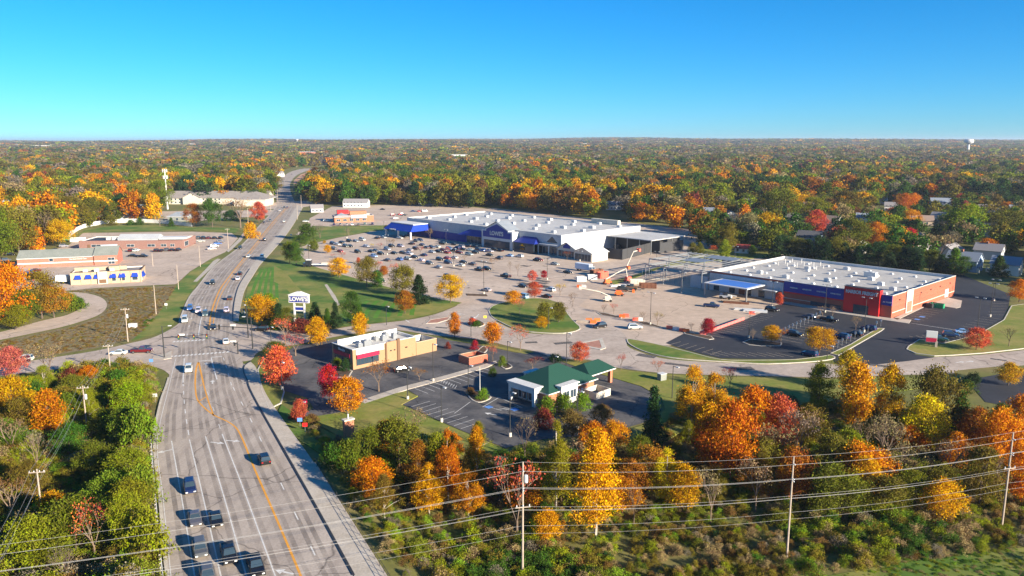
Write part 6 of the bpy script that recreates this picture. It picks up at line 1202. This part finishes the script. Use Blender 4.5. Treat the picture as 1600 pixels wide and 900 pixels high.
for px, py, top, lab in ((69, 832, 733, 'leaning wooden utility pole lowest in the left woods'), (136, 670, 603, 'wooden utility pole in the left woods above the lowest'), (173, 585, 538, 'wooden utility pole by the side street'), (200, 534, 481, 'utility pole with white box in the meadow corner'), (244, 491, 446, 'plain pole in the middle of the meadow'), (279, 452, 414, 'plain pole where meadow meets the verge'), (239, 416, 396, 'utility pole right of the tan restaurant'), (313, 417, 384, 'utility pole by the shop entrance'), (357, 389, 357, 'utility pole left of the parked row'), (389, 367, 325, 'tall double pole beside the main road'), (408, 343, 308, 'pale pole beside the coral tree'), (423, 330, 304, 'pole at the left of the far crossing'), (428, 318, 298, 'pole just past the far crossing'), (434, 315, 295, 'second pole past the far crossing'), (465, 343, 320, 'pole on the right verge of the far straight'), (471, 325, 305, 'signal pole right of the far crossing'), (480, 314, 298, 'pole right beyond the far crossing')):
    x, y, z = gpos(px, py); utility_pole(x, y, z, pole_h(x, y, z, top), lab, 1 if px in (69, 136, 173, 200, 357) else 0, R(10), px in (136, 200))
x, y = at(208, 512); t = thing('white_cabinet', 'white metal cabinet beside the meadow utility pole', 'cabinet', (x, y, 0), R(10)); MB().box(-1.2, 1.2, -.4, .4, 0, 1.3).build('housing', 'white', t); MB().box(-1.25, 1.25, -.45, .45, 1.3, 1.4).build('lid', 'light_grey', t)
PW = [(-96.0, 74.0, -1.0), (1.5, 102.0, -3.0), (40.7, 107.3, -3.0), (78.9, 117.6, -3.0), (122, 129, -3.0)]; TOPS = [None, 722, 714, 676, None]; PH = [13.4, 0, 0, 0, 19.0]
for i in (1, 2, 3):
    x, y, z = PW[i]; PH[i] = pole_h(x, y, z, TOPS[i]); t = utility_pole(x, y, z, PH[i], ('leftmost tall power pole standing in the foreground brush', 'middle tall power pole in the foreground brush', 'right tall power pole at the brush edge')[i - 1], 0, R(12), i == 1)
    for k, f_ in enumerate((.93, .79, .77)): MB().box(-.08, .08, -.55, .1, PH[i] * f_, PH[i] * f_ + .1).build('bracket', 'light_grey', t)
    if i != 2: MB().box(-1.1, 1.1, -.2, -.08, PH[i] * .62, PH[i] * .62 + .12).build('crossarm', 'wood_pole', t); [MB().lathe([(.06, PH[i] * .62 + .1), (.1, PH[i] * .62 + .3), (.04, PH[i] * .62 + .45)], 6, (xx, -.15)).build('insulator', 'light_grey', t) for xx in (-.9, 0, .9)]
for k, (f_, off, r, nm) in enumerate(((1.0, 0, .013, 'thin topmost cable'), (.93, -.3, .018, 'thick second cable from the top'), (.795, -.35, .018, 'upper of the paired middle cables'), (.77, .25, .018, 'lower of the paired middle cables'), (.645, -.7, .014, 'left line of the lower cable trio'), (.60, 0, .014, 'middle line of the lower cable trio'), (.575, .7, .014, 'right line of the lower cable trio'), (.46, .1, .013, 'thin cable below the trio'), (.40, -.1, .012, 'lowest thin cable'))):
    b = MB(); prev = None
    for i in range(4):
        a, c = PW[i], PW[i + 1]; za, zc = a[2] + PH[i] * f_, c[2] + PH[i + 1] * f_; sag = 1.5 if i == 0 else .55; n = 26 if i == 0 else 14
        for j in range(n + 1):
            t_ = j / n; p = (a[0] + (c[0] - a[0]) * t_, a[1] + (c[1] - a[1]) * t_ + off, za + (zc - za) * t_ - sag * 4 * t_ * (1 - t_))
            if prev and j: b.tube(prev, p, r, n=6, caps=False)
            prev = p
    tag(b.build('power_cable', 'wire'), nm + ' strung between the foreground power poles', 'cable', 'power cables')
PL = [gpos(*p) for p in ((69, 832), (136, 670), (173, 585), (200, 534))]
HL = [pole_h(*q, tp) for q, tp in zip(PL, (733, 603, 538, 481))]
PL = [(PL[0][0] + 14, PL[0][1] - 38, PL[0][2])] + PL; HL = [HL[0]] + HL
for k, (dx, dz, nm) in enumerate(((-1.0, -.2, 'left'), (0.2, -.2, 'middle'), (1.0, -.2, 'right'), (0.0, -2.2, 'lower'))):
    b = MB(); prev = None
    for i in range(4):
        a, c = PL[i], PL[i + 1]
        for j in range(11):
            t_ = j / 10; p = (a[0] + (c[0] - a[0]) * t_ + dx, a[1] + (c[1] - a[1]) * t_, a[2] + HL[i] + dz + (c[2] + HL[i + 1] - a[2] - HL[i]) * t_ - .9 * 4 * t_ * (1 - t_))
            if prev and j: b.tube(prev, p, .014, n=4, caps=False)
            prev = p
    tag(b.build('power_cable', 'wire'), nm + ' line of the cables along the left woods', 'cable', 'power cables')
def signal(px, py, h, arm, rz, label, heads, lamp=True):
    x, y = at(px, py); t = thing('traffic_signal', label, 'traffic light', (x, y, 0), rz, 'traffic signals'); MB().tube((0, 0, 0), (0, 0, h + (2.6 if lamp else 0)), .19, .13, 8).build('pole', 'dark_metal', t)
    MB().tube((0, 0, h - .6), (arm, 0, h), .13, .07, 8).build('mast_arm', 'dark_metal', t)
    for a in heads:
        q = MB().box(a - .22, a + .22, -.36, -.1, h - 1.15, h + .25).build('signal_head', 'dark_metal', t)
        for k, c in enumerate(('tail', 'yellow', 'green_bin')): MB().lathe([(.12, 0), (.12, .05)], 8).build('lens', c, q, (a, -.365, h + .02 - k * .42)).rotation_euler = (PI / 2, 0, 0)
    MB().box(arm * .35, arm * .35 + 1.6, -.14, -.08, h - .1, h + .4).build('street_name_panel', 'white', t)
    if lamp: MB().tube((0, 0, h + 2.4), (1.8, 0, h + 2.7), .06, n=6).build('lamp_arm', 'dark_metal', t); MB().box(1.6, 2.5, -.18, .18, h + 2.62, h + 2.8).build('lamp_head', 'light_grey', t)
signal(257, 559, 6.2, 12.0, R(6), 'black traffic signal with long mast arm at the side street corner', (4.2, 8.2, 11.6)); signal(395, 545, 6.6, 13.0, R(176), 'black traffic signal with mast arm at the entrance drive corner', (5.5, 9.5, 12.6)); signal(388, 528, 7.0, 9.0, R(120), 'second black signal pole behind the entrance drive corner', (8.6,), True); signal(372, 553, 3.4, 1.0, R(180), 'short black pedestrian signal at the crossing', (.9,), False)
# tall pole sign of the store
x, y = at(469, 503); t = thing('pole_sign', 'tall white pole sign with navy store name and peaked cap', 'sign', (x, y, 0), R(-8))
for xx in (-1.7, 1.7): MB().box(xx - .25, xx + .25, -.25, .25, 0, 6.4).build('post', 'white', t)
for zz in (3.6, 4.9): MB().box(-1.45, 1.45, -.14, .14, zz, zz + .35).build('cross_bar', 'white', t)
MB().box(-1.44, 1.44, -.08, .08, 3.96, 4.88).build('message_panel', 'navy', t)
c = MB().box(-3.4, 3.4, -.45, .45, 6.4, 9.0).build('cabinet', 'white', t); MB().box(-3.1, 3.1, -.52, -.452, 6.65, 8.6).build('face', 'navy', c); MB().add([(-3.7, -.6, 9.0), (3.7, -.6, 9.0), (3.7, .6, 9.0), (-3.7, .6, 9.0), (-.6, -.6, 10.1), (.6, -.6, 10.1), (.6, .6, 10.1), (-.6, .6, 10.1)], [(0, 1, 5, 4), (1, 2, 6, 5), (2, 3, 7, 6), (3, 0, 4, 7), (4, 5, 6, 7), (3, 2, 1, 0)]).build('cap', 'white', c)
text(t, "LOWE'S", (0, -.56, 7.6), 1.75, 'white', bold=.06)
x, y = at(1455, 542); t = thing('road_sign', 'tilted-looking white and crimson road sign with stone base', 'sign', (x, y, .1), R(-25)); MB().box(.9, 1.5, -.3, .3, 0, 1.6).build('base', 'stone', t); o = MB().box(-1.6, 1.3, -.22, .22, 1.3, 4.6).build('panel', 'white', t); MB().box(-1.5, 1.2, -.28, -.225, 1.4, 2.6).build('face', 'poster', o); MB().box(-1.5, 1.2, -.28, -.225, 2.75, 4.45).build('face', 'light_grey', o)
x, y = at(474, 636); t = thing('monument_sign', 'low red monument sign at the burger restaurant exit', 'sign', (x, y, .1), R(10)); MB().box(-.7, .7, -.15, .15, 0, .7).build('base', 'tan_dark', t); MB().box(-.9, .9, -.18, .18, .7, 1.6).build('cabinet', 'poster', t); MB().box(-.6, .6, -.22, -.182, .95, 1.3).build('face', 'white', t)
x, y = at(545, 682); t = thing('brick_pillar', 'red brick pillar sign on the lawn casting a long shadow', 'pillar', (x, y, .1), R(40)); MB().box(-1, 1, -.5, .5, 0, 3.4).build('shaft', 'red_brick', t); MB().box(-1.15, 1.15, -.65, .65, 3.4, 3.65).build('cap', 'cream', t); MB().box(-.1, .1, -.1, .1, 3.65, 4.6).build('lamp_post', 'white', t)
for px, py, c, lab in ((469, 668, 'blue_paint', 'small blue sign by the sidewalk'), (477, 676, 'red', 'small red and white sign in the maroon bush'), (243, 629, 'white', 'small white sign by the left kerb'), (758, 503, 'yellow', 'small yellow sign on the drive island'), (237, 573, 'blue_paint', 'small blue street sign at the side street'), (260, 483, 'white', 'small white marker on the verge'), (455, 371, 'white', 'white board sign on the far right verge')):
    x, y, z = gpos(px, py); t = thing('small_sign', lab, 'sign', (x, y, z), R(5)); MB().tube((0, 0, 0), (0, 0, 1.9), .04, n=6).build('post', 'steel', t); MB().box(-.5, .5, -.04, -.01, 1.3, 2.1).build('plate', c, t)
for row, (a, b, n) in enumerate((((1220, 526), (1281, 497), 11), ((1302, 548), (1376, 510), 12))):
    for i in range(n):
        t_ = i / (n - 1); px, py = a[0] + (b[0] - a[0]) * t_, a[1] + (b[1] - a[1]) * t_
        if row and i in (9,): continue
        x, y = at(px, py); t = thing('stall_sign', 'small white stall sign post in the %s row of the dark lot' % ('left', 'right')[row], 'sign', (x, y, .05), R(-47), 'stall sign posts'); MB().tube((0, 0, 0), (0, 0, 2.3), .05, n=6).build('post', 'steel', t); MB().box(-.24, .24, -.06, -.02, 1.6, 2.4).build('plate', 'white', t)
# guardrail and sidewalk railing
gd = thing('guardrail', 'grey steel guardrail along the left road edge', 'guardrail', (0, 0, 0)); GP = ats(spline([(236, 686), (239, 730), (244, 790), (254, 900), (262, 960)], 8))
rl = MB(); rl2 = MB()
for a, b in zip(GP, GP[1:]): rl.tube((*a, .72), (*b, .72), .09, n=6, caps=False); rl2.tube((*a, .52), (*b, .52), .07, n=6, caps=False)
rl.build('rail', 'light_grey', gd); rl2.build('rail', 'steel', gd); acc = 0
for a, b in zip(GP, GP[1:]):
    L = math.hypot(b[0] - a[0], b[1] - a[1]); n = max(1, round(L / 1.6))
    for i in range(n): x, y = a[0] + (b[0] - a[0]) * i / n, a[1] + (b[1] - a[1]) * i / n; MB().cbox(x - .15, y, -.8, .16, .16, 1.65).build('post', 'cream', gd)
rg_ = thing('sidewalk_railing', 'thin dark railing along the right sidewalk edge', 'railing', (0, 0, 0)); GP = ats(spline([(492, 724), (540, 801), (600, 896), (640, 962)], 8)); r1 = MB(); r2 = MB()
for a, b in zip(GP, GP[1:]): r1.tube((*a, 1.15), (*b, 1.15), .035, n=5, caps=False); r2.tube((*a, .65), (*b, .65), .025, n=5, caps=False)
r1.build('rail', 'dark_metal', rg_); r2.build('rail', 'dark_metal', rg_)
for i in range(0, len(GP)): MB().tube((*GP[i], .1), (*GP[i], 1.18), .04, n=6).build('post', 'dark_metal', rg_)
MB().prism([(a, b) for a, b in ats([(490, 723), (540, 803), (600, 898), (640, 964)])] + [(a + .35, b - .1) for a, b in ats([(640, 964), (600, 898), (540, 803), (490, 723)])], -3.2, .14).build('retaining_wall', 'stone', rg_)

# ---------------------------------------------------------------- construction plant, barriers, bins, towers
def lift(px, py, ang, label, body, boom, pts):
    """boom lift: wheeled chassis, turntable, jointed boom through pts (x, z), basket at the end"""
    x, y = at(px, py); t = thing('boom_lift', label, 'lift', (x, y, 0), R(ang)); MB().box(-1.6, 1.6, -1.0, 1.0, .5, 1.1).build('chassis', body, t)
    MB().box(-1.2, .9, -.8, .8, 1.12, 2.1).build('turntable', body, t)
    for xx in (-1.2, 1.2):
        for s in (-1, 1): MB().tube((xx, s * .85, .45), (xx, s * 1.2, .45), .45, n=12).build('wheel', 'tyre', t)
    p = (-.8, 2.0)
    for q in pts: MB().tube((p[0], 0, p[1]), (q[0], 0, q[1]), .24, .17, 6).build('boom', boom, t); p = q
    MB().ring([(p[0], -.9), (p[0] + .9, -.9), (p[0] + .9, .9), (p[0], .9)], [(p[0] + .06, -.84), (p[0] + .84, -.84), (p[0] + .84, .84), (p[0] + .06, .84)], p[1] - .3, p[1] + .8).build('basket', body, t)
lift(949, 444, 20, 'orange boom lift with folded boom in the construction yard', 'orange', 'cream', ((4.5, 4.6), (9, 6.2))); lift(982, 440, 30, 'red boom lift with boom raised high beside the grass strip', 'coral', 'cream', ((-1.5, 6), (2.2, 12.5), (4.5, 12.8))); lift(949, 471, 175, 'cream boom lift with boom stretched out left', 'cream', 'cream', ((3.0, 3.6), (9.5, 4.8))); lift(967, 462, -10, 'orange scissor-like lift in front of the telehandlers', 'orange', 'rust', ((3.5, 1.9), (5, 1.7)))
def telehandler(px, py, ang, label, c):
    x, y = at(px, py); t = thing('telehandler', label, 'telehandler', (x, y, 0), R(ang)); MB().box(-2.3, 2.2, -.9, .9, .6, 1.5).build('body', c, t); MB().box(-.7, .8, -.95, -.1, 1.52, 2.6).build('cab', 'glass', t); MB().tube((-2.2, .35, 1.9), (3.8, .35, 1.3), .26, .2, 6).build('boom', c, t); MB().box(3.8, 5.0, -.5, 1.0, .5, .62).build('forks', 'dark_metal', t)
    for xx in (-1.5, 1.5):
        for s in (-1, 1): MB().tube((xx, s * .8, .6), (xx, s * 1.2, .6), .6, n=12).build('wheel', 'tyre', t)
telehandler(973, 455, -20, 'dark telehandler nearest the cream lift', 'dark_grey'); telehandler(987, 453, -15, 'yellow-brown telehandler left of the rusty skip', 'tan_dark'); telehandler(1134, 467, -30, 'blue-white telehandler under the blue canopy', 'light_grey')
def skip(px, py, ang, label, c, L=6, w=2.4, h=2.0):
    x, y = at(px, py); t = thing('skip', label, 'dumpster', (x, y, 0), R(ang)); MB().ring([(-L / 2, -w / 2), (L / 2, -w / 2), (L / 2, w / 2), (-L / 2, w / 2)], [(-L / 2 + .1, -w / 2 + .1), (L / 2 - .1, -w / 2 + .1), (L / 2 - .1, w / 2 - .1), (-L / 2 + .1, w / 2 - .1)], .1, h).build('body', c, t); MB().box(-L / 2 + .1, L / 2 - .1, -w / 2 + .1, w / 2 - .1, .1, h * .7).build('rubble', 'stone', t)
    for i in range(5): xx = -L / 2 + .4 + i * (L - .8) / 4; MB().box(xx - .07, xx + .07, -w / 2 - .08, -w / 2 - .002, .15, h - .1).build('rib', c, t)
skip(1012, 450, -10, 'rusty brown skip beside the steel frame', 'rust', 7); skip(996, 444, -5, 'pale skip behind the telehandlers', 'cream', 6); skip(941, 434, 40, 'red open container beside the grass strip', 'coral', 5, 2.4, 2.6); skip(932, 430, 40, 'dark container left of the red container', 'rust', 6, 2.4, 2.6); skip(1465, 481, -40, 'green bin beside the lit brick wall', 'green_bin', 4, 2, 1.6); skip(1455, 480, 40, 'black refuse skip against the lit brick wall', 'dark_grey', 4, 2, 1.6); skip(122, 378, 5, 'white container behind the brown brick shop', 'white', 8, 2.5, 2.6); skip(103, 375, 5, 'small green bin beside the white container', 'green_bin', 3.5, 2, 2.0); skip(908, 440, 10, 'white trailer container by the grass strip', 'white', 4, 2.2, 2.2); skip(925, 437, 10, 'grey container right of the white trailer container', 'grey_wall', 4, 2.2, 2.2)
for i, (px, py, c) in enumerate(((905, 449, 'orange'), (912, 449, 'white'), (927, 505, 'orange'), (920, 502, 'orange'), (933, 502, 'orange'), (972, 496, 'orange'), (978, 495, 'coral'), (993, 501, 'coral'), (1000, 501, 'white'), (1046, 514, 'coral'), (1056, 516, 'white'), (1066, 518, 'coral'), (1072, 519, 'orange'), (1098, 523, 'pinkfence'), (1175, 491, 'coral'))):
    x, y = at(px, py); t = thing('water_barrier', '%s plastic water barrier at the construction yard edge' % dict(orange='orange', white='white', coral='red-orange', pinkfence='pink-red')[c], 'barrier', (x, y, 0), R(-25 + i * 7 % 30), 'plastic barriers')
    MB().add([(-1, -.3, 0), (1, -.3, 0), (1, .3, 0), (-1, .3, 0), (-1, -.12, .55), (1, -.12, .55), (1, .12, .55), (-1, .12, .55), (-.95, -.1, 1.05), (.95, -.1, 1.05), (.95, .1, 1.05), (-.95, .1, 1.05)], [(0, 1, 5, 4), (1, 2, 6, 5), (2, 3, 7, 6), (3, 0, 4, 7), (4, 5, 9, 8), (5, 6, 10, 9), (6, 7, 11, 10), (7, 4, 8, 11), (8, 9, 10, 11)]).build('shell', c, t)
t = thing('mesh_barrier_fence', 'pink-red mesh barrier fence between dark lot and construction yard', 'fence', (0, 0, 0)); A, B = at(1108, 520), at(1163, 500)
for i in range(10):
    p = [(A[k] + (B[k] - A[k]) * i / 10) for k in (0, 1)]; q = [(A[k] + (B[k] - A[k]) * (i + 1) / 10) for k in (0, 1)]; an = math.atan2(q[1] - p[1], q[0] - p[0])
    MB().cbox((p[0] + q[0]) / 2, (p[1] + q[1]) / 2, .05, math.hypot(q[0] - p[0], q[1] - p[1]) - .1, .04, .95, an).build('mesh_panel', 'pinkfence', t); MB().tube((*p, 0), (*p, 1.2), .05, n=6).build('post', 'rust', t)
for i, (px, py, L, c, lab) in enumerate(((1150, 474, 9, 'rust', 'pile of brown timber in front of the blue canopy'), (1170, 485, 10, 'white', 'white pipes laid near the dark lot corner'), (1180, 487, 8, 'light_grey', 'grey panels laid beside the white pipes'), (970, 447, 9, 'white', 'stack of white pipes beside the orange boom lift'), (915, 503, 6, 'stone', 'heap of pale gravel by the planted island'), (1030, 437, 8, 'cream', 'stack of pale boards inside the steel frame'), (1140, 472, 6, 'tan', 'stack of tan boards beside the timber pile'))):
    x, y = at(px, py); t = thing('material_stack', lab, 'stack', (x, y, 0), R(-20 if i != 3 else 12))
    for k in range(7): MB().box(-L / 2 + (k % 3) * .3, L / 2 - (k % 2) * .5, -1 + (k % 4) * .5, -.56 + (k % 4) * .5, (k // 4) * .35, (k // 4) * .35 + .32).build('length', c, t)
x, y = at(1034, 597); t = thing('transformer_box', 'grey utility box in the dry grass beside the frontage road', 'utility box', at(1034, 594), R(30)); MB().box(-.9, .9, -.7, .7, 0, 1.7).build('housing', 'shingle2', t); MB().box(-1, 1, -.8, .8, 1.7, 1.8).build('lid', 'light_grey', t)
x, y = at(262, 327); t = thing('cell_tower', 'tall white cell tower with antennas in front of apartment block', 'tower', (x, y, 0)); h = pole_h(x, y, 0, 264); MB().tube((0, 0, 0), (0, 0, h), .75, .35, 10).build('mast', 'white', t)
for zz, n in ((h - 1.5, 6), (h - 7, 9)):
    for i in range(n): a = 2 * PI * i / n; MB().cbox(1.9 * math.cos(a), 1.9 * math.sin(a), zz - 1.3, .3, .6, 2.6, a).build('antenna', 'white', t); MB().tube((0, 0, zz), (1.9 * math.cos(a), 1.9 * math.sin(a), zz), .08, n=5).build('strut', 'light_grey', t)
def water_tower(px, D, top, w, label):
    x = (px - 800) / F_PX * (D * CP + 12); y = D; z = ground_z(x, y); h = pole_h(x, y, z, top); t = thing('water_tower', label, 'water tower', (x, y, z)); MB().lathe([(w * .16, -1), (w * .11, h - w * .62), (w * .30, h - w * .52)], 16).build('pedestal', 'white', t); MB().lathe([(w * .30, h - w * .52), (w * .46, h - w * .40), (w * .5, h - w * .22), (w * .42, h - w * .06), (w * .12, h)], 20).build('tank', 'white', t)
water_tower(1511, 2700, 217, 30, 'white water tower on the right horizon'); water_tower(465, 5200, 217.5, 16, 'small white water tower on the left horizon')
x, y = at(919, 325); t = thing('roof_mast', 'white mast among the trees behind the big store', 'mast', (x, y, 0)); MB().tube((0, 0, 0), (0, 0, 14), .35, .2, 8).build('pole', 'white', t); MB().tube((0, 0, 14), (0, 0, 15.5), .1, .03, 6).build('tip', 'light_grey', t)
# white backyard fences behind the tool store
for i, (a, b) in enumerate((((1230, 392), (1258, 396)), ((1292, 399), (1318, 402)), ((1324, 400), (1352, 406)), ((1500, 420), (1530, 427)), ((1540, 424), (1560, 432)), ((1162, 385), (1188, 388)))):
    t = thing('backyard_fence', 'short white backyard fence panel run behind the tool store roof', 'fence', (0, 0, 0), 0, 'backyard fences'); A, B = at(*a), at(*b); t.location = (*A, 0); n = 4; an = math.atan2(B[1] - A[1], B[0] - A[0]); L = math.hypot(B[0] - A[0], B[1] - A[1])
    for k in range(n): MB().cbox((B[0] - A[0]) * (k + .5) / n, (B[1] - A[1]) * (k + .5) / n, 0, L / n - .05, .1, 2.0, an).build('panel', 'fence_white', t)
# ---------------------------------------------------------------- haze
hz = MB().box(-15000, 15000, -400, 16000, -8, 95)
ho = hz.build('haze', 'ground'); ho.data.materials.clear(); hm = bpy.data.materials.new('haze_air'); hm.use_nodes = True; hn = hm.node_tree.nodes; hn.remove(hn['Principled BSDF'])
pv = hn.new('ShaderNodeVolumePrincipled'); pv.inputs['Color'].default_value = (.72, .82, 1.0, 1); pv.inputs['Density'].default_value = 6.5e-5; pv.inputs['Anisotropy'].default_value = 0.2
hm.node_tree.links.new(pv.outputs[0], hn['Material Output'].inputs['Volume']); ho.data.materials.append(hm); tag(ho, 'thin blue autumn haze over the whole scene', 'haze', None, 'stuff')

# ---------------------------------------------------------------- lettering to meshes, labels made unique
dg = bpy.context.evaluated_depsgraph_get()
for o in [o for o in COL.objects if o.type == 'FONT']:
    me = bpy.data.meshes.new_from_object(o.evaluated_get(dg)); q = bpy.data.objects.new('lettering', me); COL.objects.link(q)
    q.parent = o.parent; q.location = o.location; q.rotation_euler = o.rotation_euler; q.scale = o.scale; bpy.data.objects.remove(o)
def ordinal(i):
    w = 'zeroth first second third fourth fifth sixth seventh eighth ninth tenth eleventh twelfth thirteenth fourteenth fifteenth sixteenth seventeenth eighteenth nineteenth twentieth'.split()
    return w[i] if i <= 20 else '%d%s' % (i, {1: 'st', 2: 'nd', 3: 'rd'}.get(i % 10, 'th') if i % 100 not in (11, 12, 13) else 'th')
by_label = {}
for o in COL.objects:
    if o.parent is None and o.get('label') and o.get('kind') is None: by_label.setdefault(o['label'], []).append(o)
for lab, os_ in by_label.items():
    if len(os_) < 2: continue
    os_.sort(key=lambda o: screen(*o.location)[0]); n = len(os_)
    for i, o in enumerate(os_): o['label'] = lab + (', leftmost' if i == 0 else ', rightmost' if i == n - 1 else ', %s from left' % ordinal(i + 1))
